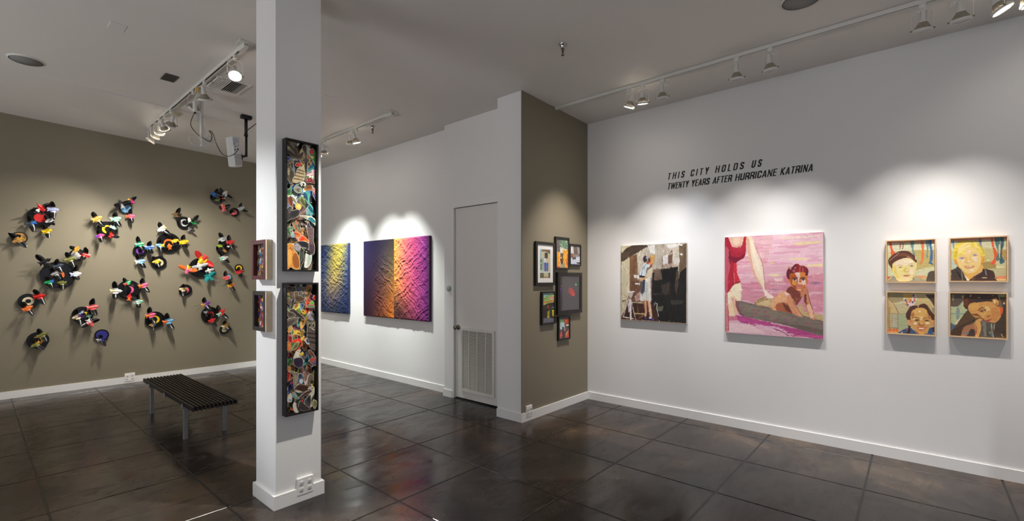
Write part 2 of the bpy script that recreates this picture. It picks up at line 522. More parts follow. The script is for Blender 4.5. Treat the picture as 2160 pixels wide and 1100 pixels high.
def spline(pts, n=6):
    P = [np.array(p, float) for p in pts]; m = len(P); out = []
    for i in range(m):
        p0, p1, p2, p3 = P[i - 1], P[i], P[(i + 1) % m], P[(i + 2) % m]
        for k in range(n):
            t = k / n
            out.append(0.5 * ((2 * p1) + (-p0 + p2) * t + (2 * p0 - 5 * p1 + 4 * p2 - p3) * t * t + (-p0 + 3 * p1 - 3 * p2 + p3) * t ** 3))
    return out


class Art:
    """a painted rectangle: tl = top-left corner in the room, U right, down = -Z. Colours sRGB 0-255."""

    def __init__(s, tl, U, w, h, res, base=(200, 200, 200), seed=1, wob=0.004):
        s.tl = np.array(tl, float); s.U = np.array(U, float); s.w = w; s.h = h
        s.nx = max(8, int(w / res)); s.ny = max(8, int(h / res))
        s.X, s.Y = np.meshgrid(np.linspace(0, w, s.nx), np.linspace(0, h, s.ny))
        s.img = np.ones((s.ny, s.nx, 3)) * np.array(base, float)
        s.seed = seed; s.wob = wob
        s.frame(0, 0, 1)

    def frame(s, ox, oy, sc):
        s.fr = (ox, oy, sc); return s

    def m(s, x, y):
        u = s.fr[0] + x / s.fr[2]; v = s.fr[1] + y / s.fr[2]
        p = onX(u, v, s.tl[0]) if abs(s.U[1]) > 0.5 else onY(u, v, s.tl[1])
        return (float((p - s.tl) @ s.U), float(s.tl[2] - p[2]))

    def inside(s, P, wob):
        s.seed += 1
        X, Y = s.X, s.Y
        if wob > 0:
            X = X + (fbm(s.X / 0.02, s.Y / 0.02, s.seed, 2) - 0.5) * wob * 2
            Y = Y + (fbm(s.X / 0.02, s.Y / 0.02, s.seed + 50, 2) - 0.5) * wob * 2
        P = np.array(P); ins = np.zeros(X.shape, bool)
        x0, y0 = P.min(0); x1, y1 = P.max(0)
        sel = (X >= x0) & (X <= x1) & (Y >= y0) & (Y <= y1)
        if not sel.any(): return ins
        xs = X[sel]; ys = Y[sel]; r = np.zeros(xs.shape, bool)
        n = len(P)
        for i in range(n):
            ax, ay = P[i]; bx, by = P[(i + 1) % n]
            if ay == by: continue
            c = ((ay > ys) != (by > ys)) & (xs < (bx - ax) * (ys - ay) / (by - ay) + ax)
            r ^= c
        ins[sel] = r
        return ins

    def put(s, mask, col, a=1.0, var=0.06, strk=(0.03, 0.006)):
        s.seed += 1
        n = fbm(s.X / strk[0] + s.seed, s.Y / strk[1], s.seed, 3) - 0.5
        c = np.array(col, float)[None, None, :] * (1 + n[..., None] * var * 2.2)
        k = (mask * a)[..., None]
        s.img = s.img * (1 - k) + c * k
        return s

    def poly(s, pts, col, a=1.0, var=0.06, sm=True, wob=None, strk=(0.03, 0.006)):
        P = [s.m(*p) for p in pts]
        if sm and len(P) >= 6: P = spline(P, 5)
        return s.put(s.inside(P, s.wob if wob is None else wob), col, a, var, strk)

    def ell(s, cx, cy, rx, ry, col, a=1.0, rot=0.0, var=0.05):
        pts = [(cx + rx * math.cos(t) * math.cos(rot) - ry * math.sin(t) * math.sin(rot), cy + rx * math.cos(t) * math.sin(rot) + ry * math.sin(t) * math.cos(rot)) for t in np.linspace(0, 2 * PI, 17)[:-1]]
        return s.poly(pts, col, a, var, True, s.wob * 0.5)

    def line(s, pts, wd, col, a=1.0, var=0.04):
        P = [np.array(s.m(*p)) for p in pts]
        wd = wd / s.fr[2] * 0.0046
        d = np.full(s.X.shape, 9.0)
        for A, B in zip(P[:-1], P[1:]):
            L = B - A; l2 = max(1e-9, L @ L)
            t = np.clip(((s.X - A[0]) * L[0] + (s.Y - A[1]) * L[1]) / l2, 0, 1)
            d = np.minimum(d, np.hypot(s.X - A[0] - t * L[0], s.Y - A[1] - t * L[1]))
        s.seed += 1
        w2 = wd * (0.75 + 0.5 * vnoise(s.X / 0.02, s.Y / 0.02, s.seed)) / 2
        return s.put(np.clip((w2 - d) / 0.002 + 0.5, 0, 1), col, a, var)

    def dabs(s, n, ln=0.03, wd=0.006, amt=0.12, seed=5, ang=None):
        rs = np.random.RandomState(seed)
        dx = s.w / (s.nx - 1); dy = s.h / (s.ny - 1)
        for _ in range(n):
            cx, cy = rs.rand() * s.w, rs.rand() * s.h
            t = rs.rand() * PI if ang is None else ang + rs.randn() * 0.35
            l = ln * (0.4 + rs.rand()); w_ = wd * (0.5 + rs.rand())
            i0, i1 = max(0, int((cx - l) / dx)), min(s.nx, int((cx + l) / dx) + 2)
            j0, j1 = max(0, int((cy - l) / dy)), min(s.ny, int((cy + l) / dy) + 2)
            X = s.X[j0:j1, i0:i1] - cx; Y = s.Y[j0:j1, i0:i1] - cy
            a = X * math.cos(t) + Y * math.sin(t); b = -X * math.sin(t) + Y * math.cos(t)
            m = ((np.abs(a) < l / 2) & (np.abs(b) < w_ / 2))[..., None]
            c = s.img[min(s.ny - 1, int(cy / dy)), min(s.nx - 1, int(cx / dx))] * (1 + rs.randn(3) * 0.03 + rs.randn() * amt)
            s.img[j0:j1, i0:i1] = np.where(m, s.img[j0:j1, i0:i1] * 0.35 + c * 0.65, s.img[j0:j1, i0:i1])
        return s

    def streaks(s, cols, amt, sx, sy, thr=0.6):
        for c in cols:
            s.seed += 3
            n = fbm(s.X / sx, s.Y / sy, s.seed, 3)
            s.put(np.clip((n - thr) / 0.06, 0, 1), c, amt)
        return s

    def mesh(s, name, material, parent, relief=None, nrm=None):
        if nrm is None: nrm = np.cross(s.U, [0, 0, 1.0])
        P = s.tl[None, None, :] + s.X[..., None] * s.U + s.Y[..., None] * np.array([0, 0, -1.0])
        if relief is not None: P = P + relief[..., None] * nrm
        ny, nx = s.ny, s.nx
        me = bpy.data.meshes.new(name)
        idx = np.arange(ny * nx).reshape(ny, nx)
        q = np.stack([idx[:-1, :-1], idx[1:, :-1], idx[1:, 1:], idx[:-1, 1:]], -1).reshape(-1, 4)
        me.vertices.add(ny * nx); me.vertices.foreach_set('co', P.reshape(-1))
        me.loops.add(q.size); me.loops.foreach_set('vertex_index', q.reshape(-1).astype(np.int32))
        me.polygons.add(len(q)); me.polygons.foreach_set('loop_start', np.arange(0, q.size, 4, dtype=np.int32))
        me.polygons.foreach_set('loop_total', np.full(len(q), 4, np.int32))
        me.update(calc_edges=True)
        c = np.clip(s.img / 255, 0, 1)
        l = np.where(c <= 0.04045, c / 12.92, ((c + 0.055) / 1.055) ** 2.4)
        rgba = np.concatenate([l, np.ones((ny, nx, 1))], -1).astype(np.float32)
        at = me.color_attributes.new('paint', 'FLOAT_COLOR', 'POINT')
        at.data.foreach_set('color', rgba.reshape(-1))
        me.polygons.foreach_set('use_smooth', [True] * len(q))
        me.materials.append(material); me.validate()
        o = bpy.data.objects.new(name, me); COL.objects.link(o)
        if parent is not None:
            o.parent = parent; o.matrix_parent_inverse = parent.matrix_basis.inverted()
        return o


M_OIL = attr_mat('oil_paint', 0.42, 0.35)
M_PRINT = attr_mat('photo_print', 0.35, 0.4)
M_FABRIC = attr_mat('iridescent_fabric', 0.45, 0.4)
M_CANVAS = mat('primed_canvas_edge', (222, 214, 205), 0.7, noise=0.06, nscale=60)


def wallbox(axis, a0, a1, z0, z1, p0, p1):
    """box on a wall: axis 'X' -> wall plane is X=const (p), a along Y; axis 'Y' -> a along X"""
    if axis == 'X': return (min(p0, p1), min(a0, a1), z0), (max(p0, p1), max(a0, a1), z1)
    return (min(a0, a1), min(p0, p1), z0), (max(a0, a1), max(p0, p1), z1)


def frame_mb(axis, a0, a1, z0, z1, back, front, bw):
    mb = MB(); lo, hi = min(a0, a1), max(a0, a1)
    # mitred profile rings: outer back, outer front, inner front, inner back
    def P(a, z, p): return (p, a, z) if axis == 'X' else (a, p, z)
    rings = []
    for ins, pp in ((0, back), (0, front), (bw, front), (bw, back)):
        rings.append([P(lo + ins, z0 + ins, pp), P(hi - ins, z0 + ins, pp), P(hi - ins, z1 - ins, pp), P(lo + ins, z1 - ins, pp)])
    vs = sum(rings, [])
    fs = []
    for k in range(4):
        k2 = (k + 1) % 4
        for i in range(4):
            j = (i + 1) % 4
            fs.append((k * 4 + i, k * 4 + j, k2 * 4 + j, k2 * 4 + i))
    mb.add(vs, fs)
    return mb




def canvas(label, y0, y1, z0, z1, front, res, base, name='canvas_painting', edge=None):
    """stretched canvas on the long white wall (X = XR); y0 > y1 (y0 is the left edge seen from the room)"""
    e = empty(name, (XR, (y0 + y1) / 2, z0))
    part(MB().bbox((front + 0.0006, y1, z0), (XR - 0.0012, y0, z1), 0.002), 'stretched_canvas', edge or M_CANVAS, e)
    a = Art((front, y0, z1), (0, -1, 0), y0 - y1, z1 - z0, res, base, wob=0.0022)
    tag(e, label, 'painting', 'figure paintings on the long white wall')
    return e, a


# ---- painting 1: woman lifting a child, black interior
e, a = canvas('canvas painting of a woman in white lifting a child before a black interior', 2.714, 1.92, 1.046, 1.946, 5.165, 0.0031, (150, 128, 108))
a.frame(1290, 500, 5.24)
a.poly([(110, 95), (830, 70), (830, 400), (110, 500)], (196, 186, 170), sm=False, var=0.12, strk=(0.04, 0.12))
a.poly([(110, 95), (200, 95), (200, 600), (110, 870)], (206, 196, 168), sm=False, var=0.06, strk=(0.05, 0.2))
a.poly([(110, 190), (215, 100), (400, 95), (350, 135), (200, 225), (110, 275)], (76, 60, 50), var=0.12)
a.poly([(110, 175), (200, 165), (195, 215), (115, 260)], (92, 74, 60), var=0.12)
a.poly([(200, 220), (280, 190), (290, 420), (270, 600), (200, 600)], (124, 90, 64), var=0.2, strk=(0.02, 0.15))
a.poly([(400, 95), (480, 90), (520, 160), (490, 190), (430, 185)], (232, 228, 222))
a.poly([(480, 88), (610, 85), (600, 300), (470, 330)], (182, 172, 158), var=0.14, strk=(0.02, 0.1))
a.poly([(600, 85), (760, 75), (740, 100), (640, 135)], (230, 228, 222))
a.poly([(560, 215), (630, 195), (620, 300), (565, 320)], (218, 216, 214), var=0.1)
a.poly([(540, 320), (660, 280), (740, 250), (745, 330), (560, 370)], (168, 148, 132), var=0.2, strk=(0.02, 0.08))
a.line([(560, 215), (565, 320)], 8, (120, 60, 50)); a.line([(640, 190), (668, 150), (672, 190)], 8, (110, 50, 44))
a.poly([(625, 205), (675, 185), (670, 290), (625, 300)], (112, 84, 70), var=0.2)
a.poly([(745, 95), (830, 72), (828, 400), (735, 470), (750, 250)], (110, 90, 68), var=0.22, strk=(0.012, 0.15))
a.ell(770, 92, 16, 9, (226, 224, 230)); a.ell(773, 193, 12, 11, (236, 234, 236))
a.poly([(680, 240), (750, 225), (755, 270), (735, 320), (690, 300)], (206, 200, 194), var=0.15)
a.poly([(455, 360), (560, 350), (560, 460), (450, 480)], (128, 104, 86), var=0.2, strk=(0.02, 0.08))
a.poly([(450, 400), (560, 355), (735, 330), (740, 470), (760, 390), (828, 330), (825, 955), (440, 930), (440, 700)], (28, 25, 24), sm=False, var=0.35, strk=(0.02, 0.12))
a.poly([(470, 380), (545, 370), (560, 470), (470, 485)], (120, 98, 84), 0.9, 0.2, strk=(0.02, 0.08))
a.poly([(690, 370), (735, 370), (735, 540), (715, 640), (700, 560)], (98, 80, 66), 0.8, 0.3, strk=(0.01, 0.1))
a.poly([(545, 540), (640, 500), (640, 620), (600, 650), (560, 620)], (84, 70, 60), 0.6, 0.3, strk=(0.01, 0.1))
a.poly([(560, 365), (720, 345), (705, 520), (600, 470), (570, 500)], (18, 16, 17), 0.9, 0.3, strk=(0.02, 0.1))
a.poly([(650, 700), (790, 700), (780, 745), (660, 750)], (78, 76, 66), 0.6, 0.3)
a.poly([(450, 625), (560, 630), (560, 640), (450, 638)], (78, 66, 56), 0.7)
a.poly([(500, 770), (575, 765), (560, 820), (505, 825)], (112, 110, 92), 0.85, 0.15)
a.line([(455, 738), (505, 738), (498, 790), (520, 880)], 9, (206, 202, 196))
a.poly([(200, 500), (320, 480), (340, 640), (300, 740), (210, 740)], (108, 76, 58), var=0.22, strk=(0.02, 0.06))
a.poly([(245, 420), (300, 425), (310, 460), (250, 455)], (226, 222, 214)); a.poly([(258, 512), (318, 510), (310, 528), (262, 528)], (220, 214, 204))
a.poly([(250, 660), (320, 600), (330, 690), (270, 720)], (196, 160, 150), 0.8, 0.2)
a.poly([(120, 700), (470, 735), (520, 930), (110, 910)], (66, 36, 28), sm=False, var=0.3, strk=(0.02, 0.03))
a.poly([(110, 720), (180, 700), (140, 830), (110, 870)], (196, 186, 160), sm=False)
a.line([(215, 722), (345, 732)], 13, (208, 190, 150)); a.line([(255, 848), (360, 852)], 16, (196, 168, 118)); a.line([(290, 730), (292, 850)], 5, (150, 110, 60))
a.line([(350, 870), (310, 895)], 20, (130, 90, 58))
# trestle
a.poly([(172, 600), (255, 600), (250, 616), (172, 614)], (226, 220, 214)); a.poly([(185, 615), (240, 615), (232, 650), (215, 685), (195, 650)], (198, 190, 184), 0.9)
a.poly([(190, 690), (218, 690), (222, 915), (205, 915)], (220, 214, 214)); a.line([(188, 690), (130, 880)], 9, (214, 206, 202)); a.line([(215, 700), (265, 910)], 10, (206, 196, 196))
a.line([(185, 740), (190, 830)], 14, (206, 196, 200)); a.line([(125, 885), (240, 905)], 13, (218, 212, 206)); a.line([(250, 880), (278, 915)], 9, (150, 70, 76))
# skirt, body
a.poly([(352, 490), (425, 495), (430, 600), (436, 705), (400, 712), (318, 700), (322, 620), (350, 580)], (214, 212, 206), var=0.08, strk=(0.008, 0.12))
a.poly([(380, 500), (400, 500), (402, 700), (380, 705)], (176, 178, 178), 0.5)
a.poly([(392, 390), (430, 345), (455, 350), (450, 400), (430, 440), (427, 495), (360, 495), (370, 450)], (222, 204, 176), var=0.06)
a.poly([(372, 450), (428, 440), (427, 500), (368, 500)], (222, 220, 214))
# child shirt and trousers
a.poly([(362, 292), (405, 305), (425, 330), (380, 360), (372, 425), (330, 435), (312, 410), (330, 350)], (206, 216, 222), var=0.08)
a.line([(330, 425), (342, 350), (380, 305)], 7, (60, 70, 84)); a.line([(385, 425), (392, 370), (445, 330)], 8, (78, 100, 122)); a.line([(430, 335), (392, 352)], 12, (86, 76, 74))
a.poly([(308, 425), (372, 432), (368, 455), (306, 448)], (36, 38, 54)); a.poly([(312, 465), (365, 470), (368, 560), (352, 625), (322, 620), (330, 540)], (66, 82, 100), var=0.2, strk=(0.008, 0.05))
a.poly([(345, 480), (366, 476), (364, 590), (345, 600)], (44, 54, 70), 0.8)
a.poly([(306, 460), (350, 455), (385, 440), (400, 455), (345, 480), (345, 500), (322, 485)], (206, 168, 120), var=0.08)
# heads
a.ell(372, 245, 24, 38, (52, 42, 44), rot=0.1); a.ell(392, 232, 14, 16, (176, 182, 200), 0.8)
a.ell(446, 232, 34, 30, (196, 150, 88)); a.ell(455, 212, 18, 14, (214, 172, 104)); a.ell(440, 278, 28, 34, (206, 128, 78)); a.ell(452, 262, 20, 34, (214, 158, 92)); a.ell(415, 262, 14, 30, (74, 50, 46), 0.9)
a.ell(400, 285, 18, 16, (168, 88, 60)); a.ell(432, 292, 16, 12, (220, 150, 110)); a.poly([(425, 315), (455, 300), (440, 340), (420, 345)], (130, 74, 56))
# legs, shoes
a.poly([(352, 705), (378, 705), (388, 800), (384, 885), (365, 880), (368, 800)], (218, 176, 148)); a.poly([(382, 708), (425, 712), (440, 800), (448, 890), (425, 890), (412, 800)], (222, 184, 156))
a.poly([(352, 705), (366, 705), (376, 800), (372, 860), (362, 800)], (170, 112, 84), 0.9); a.poly([(382, 708), (400, 708), (412, 800), (410, 870), (394, 800)], (130, 66, 46), 0.9)
a.poly([(340, 895), (388, 875), (392, 905), (350, 912)], (40, 30, 66)); a.poly([(392, 915), (440, 885), (452, 912), (440, 928), (395, 925)], (48, 36, 78)); a.ell(458, 912, 10, 16, (110, 84, 160)); a.ell(428, 896, 16, 10, (230, 224, 226))
a.dabs(900, 0.035, 0.007, 0.16, 3, PI / 2)
a.mesh('painted_face', M_OIL, e)

# ---- painting 2: boy leaning on a log, woman in a red swimsuit
e, a = canvas('large pink canvas of a boy on a log beside a woman in red swimsuit', 1.5165, 0.651, 0.984, 1.981, 5.165, 0.0030, (222, 172, 186))
for o in e.children: pass
a.frame(1510, 480, 3.928)
a.poly([(70, 60), (900, 30), (900, 320), (70, 330)], (228, 182, 190), sm=False, wob=0.01, strk=(0.12, 0.02))
a.poly([(480, 50), (900, 30), (900, 300), (420, 320)], (234, 192, 208), 0.8, 0.05, wob=0.01, strk=(0.12, 0.02))
a.poly([(70, 480), (900, 380), (900, 700), (70, 700)], (206, 134, 152), 0.85, 0.08, wob=0.015, strk=(0.06, 0.02))
a.streaks([(236, 208, 214), (212, 140, 170), (226, 160, 172)], 0.55, 0.16, 0.022, 0.62)
for pts, c in [([(620, 140), (700, 120), (880, 110), (880, 128), (700, 150)], (236, 214, 160)), ([(590, 262), (700, 250), (780, 258), (760, 272), (620, 272)], (240, 218, 170)), ([(740, 312), (885, 300), (885, 325), (760, 326)], (238, 218, 160)),
               ([(410, 392), (500, 385), (560, 398), (480, 408)], (240, 218, 176)), ([(450, 292), (482, 290), (478, 300), (455, 302)], (240, 210, 110)), ([(470, 60), (620, 52), (560, 84), (470, 80)], (238, 206, 214)),
               ([(480, 425), (560, 420), (560, 450), (490, 445)], (238, 214, 206)), ([(510, 85), (880, 62), (870, 75), (560, 100)], (236, 214, 196))]:
    a.poly(pts, c, 0.85)
a.poly([(445, 515), (490, 508), (540, 515), (490, 525)], (160, 130, 150), 0.7); a.poly([(770, 462), (825, 452), (885, 460), (830, 472)], (140, 106, 140), 0.8)
a.line([(205, 285), (330, 292), (420, 286)], 9, (214, 120, 150), 0.7); a.line([(210, 470), (360, 468)], 8, (206, 110, 150), 0.7); a.line([(220, 500), (390, 505)], 6, (196, 104, 146), 0.6)
a.poly([(560, 400), (640, 395), (700, 440), (600, 480), (540, 450)], (212, 130, 158), 0.5)
# water
a.poly([(70, 700), (160, 740), (480, 800), (900, 880), (900, 930), (70, 875)], (222, 176, 190), sm=False, wob=0.01, strk=(0.1, 0.01))
a.poly([(160, 735), (260, 745), (560, 820), (885, 885), (885, 925), (700, 900), (420, 830), (210, 790)], (176, 62, 128), 0.9, 0.16, wob=0.008, strk=(0.06, 0.008))
a.poly([(300, 800), (520, 825), (600, 870), (420, 850)], (232, 196, 210), 0.8, 0.1, wob=0.008); a.poly([(90, 790), (260, 800), (420, 880), (90, 868)], (236, 204, 206), 0.8)
a.line([(480, 840), (560, 870), (600, 900)], 6, (140, 30, 90)); a.line([(690, 885), (640, 905)], 6, (140, 30, 90)); a.poly([(600, 890), (760, 890), (880, 905), (880, 915), (640, 905)], (196, 90, 140), 0.7)
a.poly([(75, 735), (175, 740), (180, 770), (110, 775), (75, 760)], (206, 120, 140))
a.poly([(72, 540), (98, 545), (108, 700), (104, 865), (72, 865)], (206, 132, 136), var=0.15, sm=False); a.line([(100, 560), (106, 860)], 7, (170, 70, 84)); a.line([(80, 560), (84, 860)], 4, (180, 84, 92))
# legs
a.poly([(98, 540), (150, 480), (195, 452), (212, 510), (205, 620), (190, 660), (160, 600), (120, 570)], (236, 222, 192), var=0.03)
a.poly([(98, 545), (130, 575), (158, 735), (112, 735), (100, 640)], (232, 206, 170), var=0.06); a.poly([(140, 560), (180, 600), (180, 720), (152, 720)], (228, 188, 150), 0.8)
a.poly([(98, 545), (118, 570), (116, 640), (102, 630)], (238, 232, 206), 0.9)
# suit
a.poly([(74, 88), (105, 88), (130, 150), (170, 172), (215, 150), (232, 84), (250, 84), (248, 190), (235, 250), (175, 290), (172, 380), (205, 455), (150, 475), (95, 545), (74, 480)], (172, 34, 56), var=0.1, strk=(0.02, 0.05))
a.poly([(74, 180), (112, 200), (122, 300), (100, 420), (95, 545), (74, 500)], (196, 92, 108), 0.85, 0.12, strk=(0.01, 0.06)); a.poly([(108, 170), (125, 250), (118, 320), (104, 250)], (98, 18, 50), 0.85)
a.poly([(120, 240), (190, 250), (235, 215), (232, 250), (178, 285), (140, 290)], (122, 20, 48), 0.9); a.poly([(130, 170), (215, 150), (220, 200), (150, 220)], (186, 44, 66), 0.8)
a.poly([(150, 300), (172, 310), (178, 380), (196, 440), (160, 450), (145, 380)], (206, 46, 58), 0.8); a.line([(150, 380), (156, 470)], 4, (226, 150, 150), 0.8)
# chest and arm
a.poly([(106, 86), (230, 82), (212, 150), (170, 168), (132, 148)], (228, 186, 160)); a.poly([(140, 86), (200, 84), (196, 130), (165, 150), (145, 130)], (238, 206, 184), 0.9); a.poly([(120, 130), (170, 165), (210, 145), (170, 158), (135, 138)], (206, 140, 124), 0.7)
a.poly([(250, 84), (305, 86), (330, 180), (372, 280), (395, 400), (408, 520), (440, 545), (478, 575), (470, 590), (442, 590), (438, 635), (424, 625), (405, 560), (380, 500), (330, 420), (285, 300), (262, 200)], (238, 216, 194), var=0.05)
a.poly([(250, 100), (275, 100), (290, 220), (320, 360), (395, 510), (380, 500), (320, 410), (280, 290)], (214, 160, 130), 0.7); a.poly([(285, 110), (310, 130), (350, 280), (385, 420), (360, 380), (310, 240)], (244, 230, 206), 0.9)
a.line([(318, 130), (345, 200), (385, 290), (400, 400), (408, 510)], 3, (180, 110, 84)); a.line([(415, 530), (470, 570), (480, 590)], 3, (170, 96, 84)); a.poly([(405, 520), (440, 545), (478, 578), (466, 590), (440, 588), (436, 632), (424, 620)], (244, 220, 208), 0.9)
# grass pile behind log
a.poly([(318, 640), (340, 600), (390, 578), (470, 600), (478, 640), (560, 700), (700, 640), (740, 700), (885, 730), (885, 790), (600, 730), (360, 660)], (196, 168, 122), var=0.1)
a.line([(318, 640), (355, 600), (420, 576)], 5, (110, 66, 50)); a.line([(345, 625), (385, 600), (430, 598)], 4, (130, 80, 60)); a.poly([(350, 630), (430, 600), (460, 630), (420, 655)], (214, 190, 146), 0.8)
# log
a.poly([(162, 640), (172, 612), (210, 612), (300, 640), (450, 672), (640, 712), (800, 760), (888, 785), (888, 893), (780, 872), (600, 818), (420, 780), (270, 748), (205, 730), (180, 690)], (124, 112, 102), var=0.14, strk=(0.05, 0.008))
a.poly([(165, 615), (190, 620), (195, 680), (240, 740), (205, 728), (175, 680)], (136, 78, 92), 0.85); a.poly([(230, 640), (420, 680), (640, 745), (640, 780), (400, 730), (240, 690)], (138, 128, 108), 0.6, 0.12)
a.poly([(520, 790), (700, 810), (888, 850), (888, 893), (700, 850)], (96, 84, 76), 0.6); a.line([(205, 612), (300, 637), (450, 670), (640, 710), (800, 757), (888, 782)], 5, (110, 76, 84))
for cx, cy in [(228, 665), (305, 685), (335, 710), (350, 690), (305, 738), (415, 735), (440, 740), (410, 700), (520, 742), (480, 772), (500, 770), (570, 768), (632, 750), (755, 795), (778, 800), (870, 800), (800, 840)]:
    a.ell(cx, cy, 13, 9, (164, 86, 116), 0.7); a.ell(cx + 3, cy + 2, 6, 4, (120, 90, 96), 0.7)
# boy torso and arms
a.poly([(455, 660), (470, 600), (520, 550), (600, 520), (650, 500), (720, 510), (735, 560), (700, 600), (640, 680), (650, 715), (560, 695), (480, 690)], (206, 138, 104), var=0.06)
a.poly([(600, 520), (650, 500), (690, 520), (715, 560), (700, 605), (660, 650), (640, 620), (620, 560)], (124, 62, 52), 0.95, 0.12); a.poly([(650, 545), (700, 540), (700, 590), (665, 610)], (168, 96, 76), 0.7)
a.poly([(455, 640), (480, 590), (560, 530), (610, 560), (625, 610), (560, 640), (520, 690), (470, 680)], (228, 172, 128), 0.95); a.poly([(565, 535), (600, 545), (640, 600), (630, 615), (590, 580)], (238, 204, 208), 0.95)
a.poly([(500, 640), (560, 622), (600, 640), (630, 712), (560, 698), (505, 690)], (168, 90, 60), 0.9); a.poly([(550, 625), (600, 650), (632, 712), (580, 690)], (104, 54, 42), 0.9)
a.poly([(600, 560), (640, 600), (690, 690), (720, 742), (650, 722), (610, 660), (585, 600)], (214, 146, 108), var=0.06); a.poly([(640, 610), (700, 700), (722, 742), (690, 735)], (226, 168, 130), 0.8); a.line([(640, 615), (680, 680), (715, 735)], 4, (130, 70, 56))
a.poly([(725, 510), (760, 500), (778, 600), (810, 700), (822, 765), (785, 757), (760, 700), (730, 640), (725, 570)], (206, 136, 104)); a.poly([(730, 520), (752, 560), (752, 640), (732, 620)], (110, 54, 48), 0.9); a.poly([(748, 640), (790, 640), (812, 755), (785, 755)], (232, 190, 160), 0.9)
a.line([(755, 515), (775, 600), (805, 700)], 4, (120, 64, 60))
# head from the closer crop
a.frame(1640, 540, 11.0)
a.poly([(330, 700), (640, 720), (660, 800), (560, 900), (480, 1000), (360, 900), (200, 830)], (124, 60, 50)); a.poly([(520, 800), (660, 730), (700, 860), (640, 900), (540, 950)], (206, 132, 96), 0.9)
a.ell(245, 580, 42, 70, (206, 134, 118)); a.ell(690, 610, 28, 60, (200, 120, 92))
a.poly([(240, 300), (300, 270), (420, 250), (600, 260), (700, 420), (690, 560), (660, 690), (580, 790), (510, 820), (430, 790), (330, 700), (280, 580)], (200, 116, 66), var=0.05)
a.poly([(290, 400), (420, 400), (450, 500), (400, 700), (330, 680), (280, 560)], (176, 84, 36), 0.9); a.poly([(500, 400), (640, 390), (650, 480), (540, 490)], (214, 132, 56), 0.9)
a.poly([(410, 400), (510, 395), (520, 470), (500, 560), (480, 640), (470, 540), (440, 470)], (234, 202, 200), 0.9); a.poly([(560, 590), (650, 570), (660, 660), (600, 690), (560, 650)], (238, 206, 202), 0.9); a.poly([(330, 590), (430, 590), (440, 660), (360, 700)], (224, 160, 70), 0.85)
a.poly([(470, 620), (550, 620), (560, 660), (500, 670), (465, 655)], (236, 198, 184), 0.9); a.poly([(345, 670), (450, 700), (440, 770), (380, 760)], (150, 64, 34), 0.8); a.poly([(440, 770), (560, 760), (540, 820), (470, 810)], (232, 178, 128), 0.8)
for ex in (400, 600):
    a.ell(ex, 562, 48, 24, (232, 214, 206)); a.ell(ex - 2, 558, 22, 24, (60, 44, 56)); a.line([(ex - 50, 545), (ex, 530), (ex + 45, 548)], 14, (70, 36, 34))
a.line([(345, 510), (400, 498), (460, 512)], 24, (104, 50, 40)); a.line([(535, 530), (570, 508), (640, 512)], 20, (100, 50, 46))
a.line([(470, 560), (455, 640), (480, 665), (540, 665)], 12, (150, 80, 60)); a.ell(510, 722, 58, 20, (224, 140, 150)); a.line([(435, 712), (510, 714), (570, 716)], 9, (130, 50, 56)); a.line([(470, 748), (550, 748)], 10, (170, 84, 60))
a.poly([(205, 440), (240, 310), (320, 290), (400, 200), (470, 185), (530, 225), (620, 235), (690, 290), (720, 360), (690, 470), (650, 440), (640, 390), (500, 380), (370, 400), (290, 420), (280, 540), (240, 530)], (104, 34, 44), wob=0.002)
a.poly([(420, 220), (480, 195), (560, 250), (640, 260), (660, 380), (520, 375), (390, 385), (370, 330), (420, 280)], (146, 34, 40), 0.95); a.poly([(310, 300), (400, 225), (430, 240), (400, 300), (340, 320)], (86, 40, 66), 0.95)
a.line([(525, 225), (520, 380)], 9, (224, 150, 150)); a.line([(565, 235), (590, 310), (588, 378)], 9, (224, 150, 150)); a.ell(300, 300, 16, 10, (240, 214, 224)); a.ell(412, 280, 12, 12, (236, 190, 200))
a.ell(380, 350, 30, 30, (196, 110, 130), 0.8)
a.dabs(700, 0.035, 0.006, 0.06, 4)
a.mesh('painted_face', M_OIL, e)


# ---- four framed portraits
M_BIRCH = mat('pale_wood_frame', (226, 188, 142), 0.45, noise=0.08, nscale=30)


def portrait(label, y0, y1, z0, z1, base):
    e = empty('framed_portrait', (XR, (y0 + y1) / 2, z0))
    part(frame_mb('X', y0, y1, z0, z1, XR - 0.012, 5.150, 0.0085), 'picture_frame', M_BIRCH, e)
    part(MB().box((5.168, y1 + 0.004, z0 + 0.004), (XR, y0 - 0.004, z1 - 0.004)), 'backing_board', mat('backing_brown', (96, 70, 48), 0.8), e)
    i = 0.0105
    a = Art((5.1655, y0 - i, z1 - i), (0, -1, 0), y0 - y1 - 2 * i, z1 - z0 - 2 * i, 0.0026, base, wob=0.002)
    tag(e, label, 'painting', 'framed portraits at the right end of the wall')
    return e, a


e, a = portrait('framed portrait of a pale face under a dark brown cap, upper left of four', 0.197, -0.124, 1.513, 1.876, (206, 192, 140))
a.frame(1865, 500, 10.478)
a.poly([(60, 90), (1160, 40), (1160, 140), (60, 150)], (228, 160, 120), sm=False); a.poly([(60, 150), (1150, 130), (1150, 300), (650, 300), (60, 330)], (218, 218, 184), sm=False)
a.poly([(650, 290), (1150, 290), (1150, 660), (940, 700), (700, 750), (640, 560)], (196, 178, 110), sm=False, var=0.07); a.poly([(690, 750), (950, 680), (1150, 650), (1150, 760), (980, 800), (940, 880), (660, 860)], (216, 214, 172), sm=False)
a.poly([(60, 340), (220, 340), (200, 640), (60, 640)], (206, 204, 150), sm=False); a.poly([(60, 640), (180, 640), (220, 860), (60, 880)], (214, 216, 176), sm=False); a.poly([(640, 860), (930, 860), (900, 930), (700, 900)], (232, 160, 112)); a.poly([(70, 880), (170, 870), (80, 940)], (214, 100, 70))
